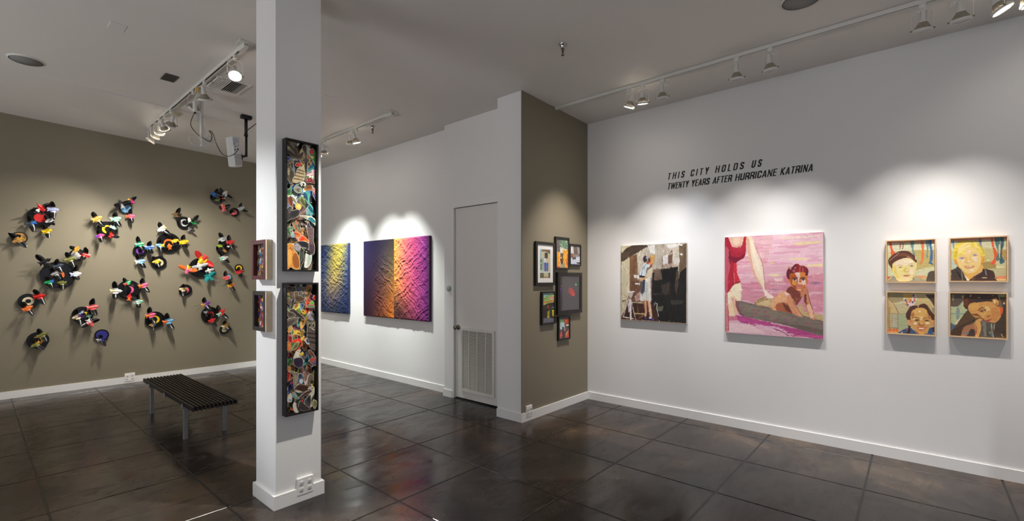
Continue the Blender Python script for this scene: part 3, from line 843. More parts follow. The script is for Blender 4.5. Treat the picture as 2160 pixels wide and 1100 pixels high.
a.poly([(105, 115), (155, 115), (190, 280), (240, 350), (180, 420), (155, 400), (150, 300)], (226, 96, 60)); a.poly([(350, 115), (378, 115), (372, 260), (345, 300), (335, 220)], (196, 130, 110)); a.line([(405, 125), (425, 190), (405, 270)], 16, (150, 130, 110))
a.poly([(585, 100), (660, 100), (650, 280), (690, 400), (650, 390), (600, 250)], (112, 144, 140)); a.poly([(800, 85), (872, 85), (878, 300), (880, 420), (850, 560), (800, 620), (785, 615), (830, 480), (815, 380), (835, 300)], (232, 124, 70))
a.poly([(915, 80), (985, 80), (980, 250), (965, 440), (935, 455), (940, 260), (920, 180)], (122, 152, 150)); a.poly([(980, 80), (1045, 80), (1055, 250), (1075, 330), (1075, 480), (1050, 560), (1095, 620), (985, 590), (1005, 520), (1020, 330)], (72, 112, 160))
a.poly([(915, 985), (980, 790), (1040, 760), (1150, 750), (1150, 990)], (92, 82, 68), sm=False)
a.poly([(70, 990), (200, 860), (330, 960), (600, 960), (700, 880), (910, 960), (910, 990)], (156, 150, 130), sm=False); a.poly([(640, 900), (760, 900), (880, 960), (700, 960)], (186, 180, 140), 0.8)
a.poly([(170, 640), (260, 540), (440, 470), (600, 480), (700, 540), (720, 650), (680, 800), (620, 920), (560, 975), (330, 980), (230, 860), (190, 740)], (236, 216, 150), var=0.03)
a.poly([(260, 560), (440, 480), (640, 530), (620, 620), (480, 640), (280, 650)], (240, 222, 190), 0.95); a.poly([(200, 650), (250, 640), (280, 850), (330, 960), (240, 860)], (232, 200, 80), 0.85); a.poly([(380, 660), (450, 640), (470, 790), (400, 850), (330, 850), (300, 760)], (236, 222, 140), 0.9)
a.poly([(420, 740), (470, 690), (520, 700), (560, 740), (520, 785), (440, 775)], (222, 186, 80)); a.ell(500, 735, 34, 28, (242, 220, 180)); a.poly([(560, 720), (640, 720), (620, 840), (560, 800)], (240, 220, 200), 0.9); a.ell(360, 672, 44, 16, (176, 140, 100)); a.ell(605, 645, 40, 16, (150, 120, 104)); a.line([(280, 640), (350, 620), (410, 640)], 14, (214, 186, 120)); a.line([(540, 620), (600, 590), (650, 590)], 14, (206, 176, 120))
a.poly([(412, 860), (470, 838), (580, 845), (540, 878), (460, 880)], (206, 124, 96)); a.line([(420, 858), (580, 848)], 7, (160, 90, 70)); a.poly([(430, 900), (560, 900), (540, 940), (450, 935)], (240, 220, 200), 0.8)
a.poly([(620, 940), (660, 890), (650, 930)], (90, 80, 50))
a.poly([(85, 540), (130, 450), (260, 350), (420, 305), (560, 330), (680, 430), (715, 500), (708, 570), (600, 490), (480, 465), (300, 520), (190, 600), (180, 710), (120, 640)], (96, 56, 44), var=0.12, strk=(0.02, 0.01)); a.poly([(220, 440), (400, 360), (560, 400), (680, 500), (560, 450), (380, 420)], (126, 78, 56), 0.8); a.line([(120, 530), (240, 430), (330, 350)], 8, (196, 176, 156)); a.line([(505, 430), (600, 475)], 10, (214, 160, 120)); a.poly([(690, 420), (715, 480), (705, 520), (680, 460)], (206, 206, 196))
a.poly([(140, 680), (180, 700), (200, 790), (165, 740)], (226, 170, 80))
a.dabs(160, 0.016, 0.004, 0.06, 5)
a.mesh('painted_face', M_OIL, e)

e, a = portrait('framed portrait of a smiling dark-haired girl in a blue collar, lower left of four', 0.195, -0.123, 1.074, 1.439, (196, 178, 130))
a.frame(1865, 605, 10.0)
a.poly([(60, 150), (420, 150), (420, 300), (300, 360), (170, 340), (80, 240)], (168, 150, 108)); a.poly([(80, 270), (200, 340), (300, 560), (80, 560)], (206, 180, 128), sm=False); a.poly([(200, 350), (440, 290), (500, 500), (470, 590), (320, 570)], (196, 184, 140)); a.poly([(700, 160), (850, 160), (1000, 400), (1080, 600), (930, 480), (820, 360), (700, 330)], (206, 184, 124), sm=False)
a.line([(90, 250), (180, 340), (240, 420), (300, 560)], 12, (140, 120, 92)); a.line([(190, 350), (300, 365), (410, 310)], 10, (226, 214, 180)); a.poly([(150, 575), (280, 575), (285, 860), (150, 860)], (186, 178, 150), sm=False); a.poly([(300, 580), (480, 580), (500, 860), (310, 930), (300, 860)], (170, 178, 136)); a.line([(285, 575), (290, 870)], 14, (146, 146, 120)); a.line([(90, 570), (460, 575)], 12, (160, 150, 110)); a.line([(90, 858), (300, 880)], 12, (130, 130, 110))
a.poly([(85, 880), (300, 895), (310, 970), (85, 965)], (214, 150, 90), sm=False)
for x in (130, 210, 270): a.ell(x, 920, 24, 34, (206, 84, 50), 0.9); a.ell(x, 920, 10, 16, (214, 150, 90), 0.9)
for y in range(440, 840, 52): a.line([(100, y), (122, y + 28), (98, y + 32)], 9, (170, 120, 60))
for y in range(600, 820, 40): a.line([(158, y), (172, y + 22)], 6, (150, 124, 80))
a.poly([(380, 160), (640, 160), (620, 230), (530, 310), (440, 240)], (216, 170, 84)); a.poly([(410, 220), (520, 310), (640, 170), (690, 220), (680, 300), (560, 450), (440, 350)], (226, 210, 196)); 
for x, y, c in [(450, 290, (74, 84, 130)), (480, 330, (206, 96, 66)), (540, 320, (214, 110, 80)), (500, 390, (90, 90, 140)), (560, 290, (206, 100, 70)), (620, 190, (70, 84, 120)), (640, 250, (214, 130, 100)), (600, 330, (80, 80, 120)), (640, 300, (206, 90, 60)), (545, 430, (206, 96, 66)), (470, 370, (206, 120, 90))]: a.ell(x, y, 22, 26, c, 0.9)
a.poly([(860, 165), (1080, 165), (1080, 440), (1040, 440), (960, 280), (900, 230)], (86, 66, 54), sm=False); a.line([(870, 190), (980, 320), (1060, 460)], 16, (216, 200, 150)); a.poly([(1000, 440), (1080, 450), (1080, 600), (1010, 520)], (150, 150, 120))
a.poly([(290, 970), (420, 900), (540, 860), (700, 990), (900, 990), (960, 870), (1080, 860), (1085, 1020), (290, 990)], (58, 84, 124), sm=False, var=0.12)
a.line([(470, 940), (500, 890)], 10, (206, 110, 90)); a.poly([(350, 965), (380, 955), (385, 985)], (220, 210, 170)); a.poly([(1030, 970), (1060, 990), (1035, 1010)], (226, 210, 160))
a.poly([(700, 400), (850, 360), (940, 440), (1030, 560), (1080, 640), (1040, 740), (1000, 700), (560, 760), (480, 690), (460, 590), (520, 470), (600, 400)], (84, 48, 36), var=0.14); a.poly([(505, 700), (560, 760), (560, 860), (540, 985), (470, 985), (510, 880), (500, 780)], (58, 36, 32)); a.poly([(1000, 870), (1070, 840), (1085, 1010), (1040, 950)], (62, 40, 36))
a.ell(525, 765, 36, 70, (222, 160, 110), rot=-0.3); a.ell(1030, 780, 38, 70, (216, 150, 96), rot=0.3)
a.poly([(560, 600), (600, 500), (700, 450), (850, 460), (930, 580), (990, 660), (985, 800), (930, 900), (880, 990), (760, 1005), (660, 940), (580, 820), (555, 700)], (214, 158, 88), var=0.05); a.poly([(600, 520), (700, 460), (880, 480), (900, 560), (820, 640), (640, 620)], (226, 176, 100), 0.9); a.poly([(560, 600), (620, 530), (640, 600), (590, 660)], (176, 108, 60), 0.8); a.poly([(900, 560), (985, 660), (960, 700), (930, 620)], (170, 104, 58), 0.8)
a.poly([(725, 510), (780, 515), (740, 550)], (244, 228, 190)); a.poly([(740, 630), (830, 640), (800, 700), (770, 740)], (240, 214, 150), 0.95); a.ell(655, 780, 38, 26, (240, 220, 190)); a.ell(910, 770, 40, 24, (240, 222, 180)); a.ell(640, 690, 30, 20, (240, 210, 160)); a.ell(685, 708, 48, 17, (74, 40, 32)); a.ell(905, 712, 50, 16, (74, 40, 32)); a.line([(600, 660), (670, 650), (730, 672)], 9, (120, 70, 44)); a.line([(820, 680), (880, 655), (950, 665)], 9, (120, 70, 44))
a.poly([(720, 790), (760, 760), (800, 810), (840, 790), (850, 830), (780, 835), (725, 825)], (178, 110, 60)); a.ell(780, 770, 28, 24, (232, 180, 110)); a.poly([(690, 860), (780, 850), (890, 855), (850, 910), (780, 930), (720, 905)], (206, 104, 70)); a.poly([(710, 872), (860, 872), (820, 900), (750, 902)], (244, 224, 196)); a.poly([(640, 900), (720, 960), (740, 1000), (680, 980)], (160, 100, 60), 0.7)
a.line([(725, 385), (715, 440)], 14, (220, 180, 130)); a.line([(640, 400), (700, 380)], 9, (206, 150, 110)); a.poly([(900, 370), (980, 500), (1000, 560), (930, 470)], (120, 90, 70), 0.7)
a.dabs(160, 0.016, 0.004, 0.07, 6)
a.mesh('painted_face', M_OIL, e)

e, a = portrait('framed portrait of a blond smiling woman in a dark jacket, upper right of four', -0.202, -0.531, 1.522, 1.877, (206, 196, 150))
a.frame(1995, 490, 9.564)
a.poly([(90, 150), (1240, 70), (1240, 160), (90, 190)], (226, 150, 110), sm=False); a.poly([(700, 160), (1220, 150), (1220, 350), (740, 320)], (210, 206, 168), sm=False); a.poly([(100, 190), (260, 190), (160, 380), (100, 380)], (206, 214, 196), sm=False)
a.poly([(760, 310), (960, 340), (1000, 600), (760, 620)], (200, 186, 130), var=0.06); a.poly([(1130, 350), (1220, 360), (1220, 560), (1130, 560)], (186, 150, 90), sm=False); a.poly([(700, 620), (900, 600), (1010, 660), (1000, 740), (800, 745), (720, 700)], (172, 144, 84)); a.poly([(780, 745), (1220, 720), (1220, 890), (1000, 890)], (196, 186, 140), sm=False); a.poly([(1010, 890), (1220, 880), (1220, 950), (1030, 950)], (226, 146, 104), sm=False); a.poly([(1030, 950), (1220, 950), (1220, 1000), (1050, 1000)], (196, 180, 124), sm=False); a.poly([(830, 570), (860, 540), (890, 590)], (236, 226, 150)); a.poly([(1010, 670), (1200, 700), (1180, 730), (1010, 720)], (222, 214, 160))
a.poly([(90, 380), (230, 560), (230, 700), (100, 760)], (190, 206, 186), sm=False)
a.poly([(130, 160), (175, 160), (170, 300), (150, 350), (135, 260)], (140, 152, 160)); a.poly([(665, 130), (720, 125), (720, 240), (740, 310), (700, 270), (670, 200)], (126, 132, 142)); a.poly([(915, 115), (945, 115), (975, 290), (1035, 400), (1030, 500), (990, 640), (905, 640), (975, 520), (960, 390), (920, 220)], (226, 94, 54)); a.poly([(985, 110), (1080, 110), (1095, 200), (1060, 320), (1080, 560), (1010, 560), (1050, 400), (1000, 260)], (92, 122, 118)); a.poly([(1100, 105), (1170, 105), (1170, 260), (1130, 400), (1150, 540), (1200, 570), (1130, 640), (1085, 600), (1100, 380), (1110, 240)], (70, 104, 114)); a.poly([(1110, 260), (1150, 250), (1120, 420), (1130, 600), (1100, 560)], (60, 84, 60), 0.7)
a.poly([(240, 700), (330, 760), (380, 860), (470, 960), (600, 870), (740, 760), (700, 640), (260, 600)], (228, 176, 92), var=0.05)
a.poly([(150, 560), (220, 520), (260, 600), (240, 690), (190, 640)], (222, 150, 60)); a.poly([(700, 460), (790, 460), (775, 560), (740, 640), (700, 600)], (226, 148, 44)); a.poly([(720, 490), (760, 500), (730, 600)], (232, 196, 70), 0.9)
a.poly([(220, 470), (300, 400), (420, 320), (520, 300), (640, 380), (700, 480), (710, 620), (640, 760), (560, 830), (430, 830), (310, 740), (240, 640)], (238, 206, 134), var=0.03)
a.poly([(430, 380), (480, 360), (510, 400), (470, 460)], (242, 216, 190), 0.9); a.poly([(420, 470), (470, 560), (500, 600), (440, 610), (400, 560)], (238, 200, 110), 0.9); a.poly([(520, 510), (620, 500), (640, 600), (560, 580)], (242, 220, 196), 0.9); a.poly([(300, 560), (370, 560), (370, 620), (330, 600)], (242, 222, 196), 0.9); a.poly([(480, 760), (560, 740), (570, 790), (500, 800)], (242, 222, 196), 0.9); a.ell(465, 595, 22, 18, (244, 222, 190)); a.line([(380, 500), (420, 560), (390, 610), (450, 620), (500, 610)], 8, (214, 160, 90)); a.line([(480, 470), (500, 560), (560, 590)], 7, (222, 176, 100))
a.ell(325, 530, 44, 20, (196, 176, 190)); a.ell(325, 530, 18, 14, (110, 110, 150)); a.ell(588, 470, 42, 18, (196, 180, 190)); a.ell(585, 470, 18, 13, (104, 104, 146)); a.line([(270, 530), (320, 500), (380, 520)], 8, (186, 130, 90)); a.line([(530, 460), (580, 445), (640, 465)], 8, (186, 130, 90)); a.line([(250, 490), (310, 465), (380, 480)], 9, (226, 190, 110)); a.line([(500, 430), (560, 410), (630, 430)], 9, (226, 190, 110))
a.poly([(360, 715), (400, 680), (480, 685), (580, 675), (550, 715), (460, 735)], (206, 130, 80)); a.poly([(390, 700), (560, 685), (520, 705), (430, 712)], (246, 226, 200)); a.ell(378, 718, 14, 9, (244, 220, 170))
a.poly([(135, 440), (170, 300), (260, 210), (400, 170), (560, 180), (700, 280), (780, 400), (790, 480), (720, 480), (640, 370), (520, 290), (420, 350), (330, 450), (240, 480), (200, 560), (140, 540)], (232, 206, 80), var=0.07, strk=(0.02, 0.01)); a.poly([(250, 330), (340, 240), (480, 200), (510, 270), (400, 350), (270, 440), (220, 460)], (244, 222, 150), 0.9); a.poly([(560, 200), (680, 280), (700, 360), (600, 300)], (242, 220, 140), 0.9); a.poly([(180, 400), (240, 360), (240, 440), (200, 520), (160, 500)], (206, 176, 40), 0.7); a.line([(380, 290), (470, 230), (505, 260)], 10, (226, 196, 100)); a.line([(180, 260), (300, 190), (440, 170)], 12, (222, 180, 30)); a.line([(640, 250), (740, 340), (775, 450)], 12, (216, 172, 30))
a.poly([(110, 770), (200, 730), (240, 690), (330, 780), (400, 900), (430, 1000), (110, 1000)], (76, 62, 54), sm=False, var=0.12); a.poly([(200, 740), (300, 860), (340, 1000), (260, 900)], (40, 36, 36), 0.9); a.line([(320, 760), (335, 1000)], 7, (150, 150, 120)); a.poly([(370, 860), (470, 960), (440, 1000)], (240, 226, 200)); a.poly([(470, 1000), (480, 950), (600, 880), (730, 800), (740, 740), (830, 745), (970, 790), (1000, 900), (1050, 990)], (74, 50, 42), sm=False, var=0.1); a.poly([(790, 755), (815, 760), (830, 870), (815, 880)], (140, 146, 160)); a.line([(740, 925), (820, 922)], 12, (226, 216, 190)); a.line([(990, 920), (1045, 980)], 7, (226, 190, 120)); a.poly([(480, 960), (600, 900), (560, 1000)], (110, 84, 60), 0.7)
a.dabs(160, 0.016, 0.004, 0.06, 7)
a.mesh('painted_face', M_OIL, e)

e, a = portrait('framed portrait of a short-haired person resting the head on a hand, lower right of four', -0.200, -0.529, 1.081, 1.440, (120, 96, 74))
a.frame(1995, 605, 9.164)
a.poly([(95, 125), (420, 125), (330, 290), (230, 390), (95, 380)], (96, 82, 70), sm=False, var=0.1); a.line([(140, 170), (140, 260)], 18, (160, 140, 100)); a.ell(330, 200, 16, 26, (216, 190, 120))
a.poly([(95, 385), (230, 390), (340, 280), (420, 460), (380, 560), (160, 760), (95, 720)], (186, 194, 150), sm=False, var=0.06); a.line([(235, 420), (235, 700)], 36, (140, 152, 140)); a.line([(100, 525), (390, 525)], 16, (140, 162, 156)); a.poly([(200, 740), (370, 560), (360, 540), (170, 700)], (226, 216, 180)); a.poly([(100, 700), (190, 760), (180, 830), (100, 850)], (78, 110, 140))
a.poly([(1000, 130), (1160, 130), (1160, 250), (1030, 240)], (150, 150, 100), sm=False); a.poly([(1040, 200), (1155, 200), (1155, 980), (860, 980), (900, 740), (1050, 560), (1110, 430)], (74, 60, 46), sm=False, var=0.14); a.ell(1130, 325, 20, 22, (210, 190, 150)); a.poly([(740, 700), (960, 700), (920, 980), (640, 980), (680, 800)], (88, 84, 74), sm=False, var=0.2, strk=(0.01, 0.03)); a.poly([(700, 660), (780, 680), (790, 960), (740, 960), (720, 800)], (132, 124, 112), var=0.14); a.line([(880, 720), (890, 860), (920, 975)], 10, (190, 176, 140)); a.poly([(930, 740), (960, 700), (930, 860)], (170, 160, 140)); a.ell(890, 940, 22, 34, (84, 120, 136)); a.ell(850, 890, 20, 22, (150, 140, 124)); a.line([(1075, 920), (1100, 975)], 8, (190, 180, 150))
a.poly([(110, 860), (200, 740), (400, 470), (440, 460), (520, 560), (640, 600), (560, 690), (440, 740), (340, 860), (300, 950), (110, 950)], (92, 68, 44), sm=False, var=0.12); a.line([(150, 850), (380, 730), (560, 650)], 14, (56, 42, 32)); a.poly([(100, 900), (300, 800), (320, 950), (110, 950)], (74, 52, 34), sm=False)
a.poly([(360, 780), (480, 740), (600, 700), (600, 900), (420, 960), (300, 950)], (176, 120, 84)); a.poly([(480, 820), (560, 830), (580, 960), (400, 960)], (74, 54, 46)); a.poly([(350, 880), (450, 880), (420, 930), (350, 920)], (120, 124, 134)); a.poly([(560, 680), (650, 620), (720, 630), (670, 690), (690, 800), (640, 960), (560, 970), (600, 860), (560, 760)], (222, 166, 96), var=0.06); a.line([(560, 720), (600, 800), (590, 900)], 10, (176, 100, 60))
a.poly([(430, 420), (450, 350), (640, 300), (860, 290), (940, 350), (1020, 400), (1100, 450), (1060, 580), (980, 690), (900, 700), (780, 670), (700, 610), (560, 590), (480, 520)], (214, 156, 84), var=0.06, wob=0.003)
a.poly([(1020, 380), (1110, 420), (1090, 520), (1050, 580), (1050, 460)], (226, 100, 50)); a.poly([(880, 420), (1020, 400), (1050, 540), (960, 690), (880, 640)], (206, 136, 76), 0.8); a.poly([(460, 360), (640, 310), (640, 430), (500, 470), (440, 420)], (226, 172, 96), 0.8); a.poly([(700, 370), (820, 390), (860, 460), (780, 480)], (236, 200, 134), 0.9); a.poly([(660, 500), (800, 500), (720, 600), (700, 560)], (226, 176, 96), 0.9); a.poly([(780, 560), (860, 540), (850, 600), (790, 600)], (190, 110, 70), 0.8)
a.ell(720, 470, 60, 22, (96, 50, 36), rot=-0.25); a.ell(735, 470, 20, 10, (220, 180, 150)); a.line([(640, 455), (700, 405), (740, 400)], 16, (130, 70, 40)); a.line([(700, 405), (780, 440)], 8, (150, 84, 50)); a.ell(575, 550, 50, 18, (110, 60, 40), rot=0.2); a.line([(500, 540), (600, 530), (690, 620)], 16, (140, 78, 50))
a.poly([(740, 650), (800, 640), (880, 625), (850, 680), (780, 675)], (198, 88, 84)); a.line([(790, 655), (880, 628)], 7, (130, 46, 50)); a.poly([(650, 600), (740, 620), (700, 640)], (150, 90, 60))
a.ell(965, 290, 52, 80, (222, 166, 92), rot=-0.4); a.ell(945, 290, 18, 46, (240, 206, 140), rot=-0.3); a.ell(980, 340, 20, 40, (190, 110, 60), 0.8)
a.poly([(340, 340), (360, 200), (430, 130), (600, 120), (950, 120), (1010, 200), (1010, 280), (960, 220), (900, 250), (880, 290), (740, 290), (600, 310), (450, 350), (420, 440), (350, 390)], (74, 44, 32), var=0.14, strk=(0.02, 0.01)); a.poly([(360, 240), (430, 200), (440, 330), (390, 400), (345, 340)], (110, 56, 34), 0.9); a.poly([(480, 290), (700, 230), (860, 270), (720, 300), (560, 310)], (52, 44, 44), 0.8); a.line([(470, 340), (560, 310)], 14, (220, 160, 80)); a.line([(490, 160), (470, 200)], 14, (190, 150, 100)); a.ell(640, 215, 30, 8, (190, 160, 130)); a.ell(915, 178, 12, 6, (196, 170, 140))
a.dabs(160, 0.016, 0.004, 0.08, 8)
a.mesh('painted_face', M_OIL, e)


# ---- iridescent fabric panels on the middle wall
def fabric(label, y0, y1, z0, z1, cfun, seed, split=False, edge=(30, 32, 52)):
    fx = 4.150
    e = empty('fabric_panel', (4.195, (y0 + y1) / 2, z0))
    part(MB().bbox((fx + 0.006, y1 + 0.003, z0), (4.1938, y0 - 0.003, z1), 0.004), 'panel_core', mat('panel_edge_%d' % seed, edge, 0.6), e)
    segs = [(y0, y1)] if not split else [(y0, split + 0.002), (split - 0.002, y1)]
    for k, (a0, a1) in enumerate(segs):
        A = Art((fx, a0, z1), (0, -1, 0), a0 - a1, z1 - z0, 0.0055, (0, 0, 0))
        # world-wide coordinate across both halves
        U = (y0 - a0 + A.X) / (y0 - y1); V = A.Y / A.h
        wx = A.X + 0.05 * fbm(A.X * 6, A.Y * 6, seed + 9, 3)
        wy = A.Y + 0.10 * fbm(A.X * 5, A.Y * 5, seed + 4, 3)
        up = wy * (15 if split else 20) + (1 if k else -1) * wx * 9
        dn = wy * (14 if split else 22) - (1 if k else -1) * wx * 13
        r1 = 1 - np.abs(2 * vnoise(up, wx * 3 + 7, seed) - 1)
        r2 = 1 - np.abs(2 * vnoise(dn + 30, wx * 4 + 3, seed + 1) - 1)
        r3 = 1 - np.abs(2 * fbm(wx * 26, wy * 30, seed + 2, 2) - 1)
        calm = np.clip((U - 0.10) / 0.22, 0.06, 1) if split and k == 0 else np.ones_like(U)
        if split and k == 0: calm = np.clip(calm * (0.12 + 1.1 * np.clip((V - 0.12) / 0.3, 0, 1)), 0.03, 1)
        rel = (0.008 * r1 ** 3 + 0.007 * r2 ** 3 + 0.006 * r3 ** 3) * calm
        edgef = np.clip(np.minimum(np.minimum(A.X, A.w - A.X), np.minimum(A.Y, A.h - A.Y)) / 0.02, 0, 1)
        rel = rel * edgef
        # shot fabric: the facing angle of a fold decides which dye shows, so colour follows the fold direction
        gz = np.gradient(rel, axis=0) / 0.0055; gy = np.gradient(rel, axis=1) / 0.0055
        A.img = 0.9 * cfun(U, V, np.clip(gz * 1.3, -1, 1), np.clip(gy * 1.3, -1, 1), k)
        A.mesh('pleated_fabric', M_FABRIC, e, relief=rel, nrm=np.array([-1.0, 0, 0]))
    tag(e, label, 'artwork', 'pleated fabric panels')
    return e


def ramp(t, stops):
    t = np.clip(t, 0, 1)
    out = np.zeros(t.shape + (3,))
    xs = [s[0] for s in stops]
    for i in range(3): out[..., i] = np.interp(t, xs, [s[1][i] for s in stops])
    return out


def cf_blue(U, V, gz, gy, k):
    yel = ramp(V, [(0, (206, 186, 84)), (0.3, (200, 178, 84)), (0.55, (186, 160, 104)), (0.8, (110, 100, 110)), (1, (50, 62, 92))])
    blu = ramp(V, [(0, (40, 66, 140)), (0.5, (44, 66, 128)), (1, (24, 44, 86))])
    w = np.exp(-((U - 0.68 + 0.28 * V) / (0.34)) ** 2)[..., None]
    w = np.clip(w + (gz[..., None] + gy[..., None]) * 0.35, 0, 1)
    return blu * (1 - w) + yel * w


def cf_twin(U, V, gz, gy, k):
    if k == 0:
        t = np.clip(U / 0.47, 0, 1)
        left = ramp(V, [(0, (52, 48, 96)), (0.5, (50, 34, 72)), (1, (44, 22, 48))])
        right = ramp(V, [(0, (48, 42, 44)), (0.35, (96, 82, 54)), (0.6, (160, 104, 54)), (0.85, (206, 116, 50)), (1, (226, 128, 40))])
        w = (t ** 1.6)[..., None]
        c = left * (1 - w) + right * w
        c2 = ramp(V, [(0, (56, 50, 84)), (0.6, (130, 62, 60)), (1, (120, 50, 50))])
        m = (np.clip(gz * 0.5, 0, 0.4) + 0.3 * np.clip(V - 0.55, 0, 1) * np.clip(1 - np.abs(t - 0.5) * 2, 0, 1))[..., None]
        return c * (1 - m) + c2 * m
    t = np.clip((U - 0.47) / 0.53, 0, 1)
    c = ramp(t, [(0, (232, 172, 50)), (0.12, (230, 146, 70)), (0.35, (222, 108, 96)), (0.62, (206, 82, 130)), (0.85, (170, 66, 152)), (1, (110, 46, 116))])
    dark = np.clip((V - 0.55 - 0.25 * t) / 0.3, 0, 1)[..., None] * np.clip(1.15 - t, 0, 1)[..., None]
    c = c * (1 - dark * 0.75) + np.array([44, 26, 40.]) * dark * 0.75
    m = np.clip(-gz * 0.6, 0, 0.5)[..., None]
    return c * (1 - m) + np.array([120, 40, 110.]) * m


fabric('narrow panel of crinkled fabric shading from blue to gold', 8.203, 7.245, 0.948, 2.150, cf_blue, 21, edge=(22, 34, 66))
fabric('square two-part panel of crinkled fabric, dark purple, orange and magenta', 6.77, 5.107, 0.945, 2.147, cf_twin, 5, split=5.938, edge=(40, 20, 44))

# ---- framed photographs on the taupe return wall
YW = 3.205


def photo(label, x0, x1, z0, z1, bw, front, matw=0.0, glass=False, res=0.0026, bg=(120, 120, 120), matb=0):
    e = empty('framed_photograph', ((x0 + x1) / 2, YW, z0))
    part(frame_mb('Y', x0, x1, z0, z1, YW - 0.008, front, bw), 'picture_frame', M_BLACKF, e)
    part(MB().box((x0 + 0.003, YW - 0.010, z0 + 0.003), (x1 - 0.003, YW, z1 - 0.003)), 'backing_board', M_DARK, e)
    fy = front + 0.010
    i = bw - 0.001
    if matw:
        part(frame_mb('Y', x0 + i, x1 - i, z0 + i, z1 - i, YW - 0.008, fy, matw), 'mat_board', mat('white_mat_board', (238, 238, 236), 0.6), e)
        i += matw - 0.001; fy += 0.0018
    zb = z0 + i
    a = Art((x0 + i, fy, z1 - i), (1, 0, 0), x1 - x0 - 2 * i, z1 - i - zb, res, bg, wob=0.0015)
    if glass:
        part(MB().box((x0 + bw, front + 0.005, z0 + bw), (x1 - bw, front + 0.0065, z1 - bw)), 'glass', glass_mat(), e)
    tag(e, label, 'photograph', 'framed photographs on the taupe return wall')
    return e, a


e, a = photo('white-matted photograph of a couple in blue trousers on a porch step', 4.076, 4.440, 1.470, 1.963, 0.033, 3.175, matw=0.052, glass=True)
a.frame(1125, 495, 9.564)
a.poly([(100, 250), (400, 250), (400, 900), (100, 900)], (176, 206, 214), sm=False); a.poly([(155, 300), (345, 300), (345, 760), (165, 760)], (196, 196, 160), sm=False); a.poly([(160, 310), (345, 300), (345, 400), (260, 350), (170, 340)], (120, 96, 84), sm=False); a.poly([(100, 290), (160, 320), (165, 480), (100, 480)], (160, 190, 206), sm=False); a.line([(350, 300), (355, 760)], 16, (226, 232, 236))
a.poly([(120, 480), (210, 480), (205, 720), (120, 720)], (150, 176, 160), sm=False); 
for yy in (530, 620, 680): a.poly([(145, yy - 25), (170, yy - 25), (170, yy + 25), (145, yy + 25)], (70, 90, 84), sm=False)
a.poly([(230, 370), (290, 370), (290, 470), (230, 460)], (74, 50, 40), sm=False); a.ell(240, 465, 18, 20, (96, 60, 44)); a.ell(270, 470, 18, 22, (70, 44, 36)); a.poly([(210, 480), (250, 475), (258, 570), (212, 575)], (206, 222, 236)); a.poly([(262, 490), (310, 490), (315, 575), (262, 580)], (216, 190, 160))
a.poly([(215, 570), (260, 565), (262, 750), (225, 755)], (66, 80, 170), sm=False, var=0.15); a.poly([(262, 575), (302, 572), (298, 745), (270, 750)], (54, 100, 190), sm=False, var=0.15); a.poly([(120, 745), (365, 745), (365, 775), (120, 775)], (206, 216, 214), sm=False); a.poly([(120, 775), (215, 775), (215, 900), (120, 900)], (92, 88, 50), sm=False, var=0.3, strk=(0.01, 0.01)); a.poly([(300, 775), (380, 775), (380, 900), (300, 900)], (86, 96, 56), sm=False, var=0.3, strk=(0.01, 0.01)); a.poly([(210, 775), (305, 790), (305, 840), (210, 835)], (196, 196, 150), sm=False); a.poly([(212, 845), (300, 850), (300, 890), (212, 890)], (180, 130, 90), sm=False, var=0.2)
a.mesh('photo_print', M_PRINT, e)

e, a = photo('narrow black-framed photograph of people in orange under green trees', 4.453, 4.737, 1.655, 2.04, 0.022, 3.175)
a.frame(1125, 495, 9.564)
a.put(np.ones(a.X.shape), (206, 206, 190)); a.poly([(480, 70), (720, 90), (720, 300), (640, 290), (540, 250), (480, 320)], (104, 134, 110), sm=False, var=0.5, strk=(0.012, 0.012)); a.poly([(480, 80), (520, 85), (540, 300), (530, 420), (480, 420)], (86, 80, 80), sm=False); a.poly([(480, 340), (530, 360), (545, 520), (520, 680), (480, 660)], (232, 150, 30), sm=False, var=0.25, strk=(0.012, 0.03)); a.poly([(600, 320), (720, 290), (720, 670), (620, 670), (580, 440)], (232, 160, 40), sm=False, var=0.3, strk=(0.012, 0.03)); a.poly([(680, 380), (720, 380), (720, 670), (650, 600)], (206, 110, 70), 0.8)
a.poly([(545, 380), (600, 380), (600, 600), (560, 600), (540, 520)], (96, 60, 44), sm=False, var=0.4, strk=(0.01, 0.01)); a.poly([(545, 580), (640, 580), (660, 680), (545, 680)], (176, 150, 110), sm=False); a.ell(578, 580, 14, 24, (60, 40, 34)); a.poly([(480, 640), (540, 640), (540, 690), (480, 690)], (200, 60, 40), sm=False); a.ell(560, 470, 12, 20, (230, 220, 200)); a.streaks([(236, 224, 200), (110, 60, 30)], 0.4, 0.012, 0.02, 0.66)
a.dabs(500, 0.014, 0.004, 0.35, 9)
a.mesh('photo_print', M_PRINT, e)

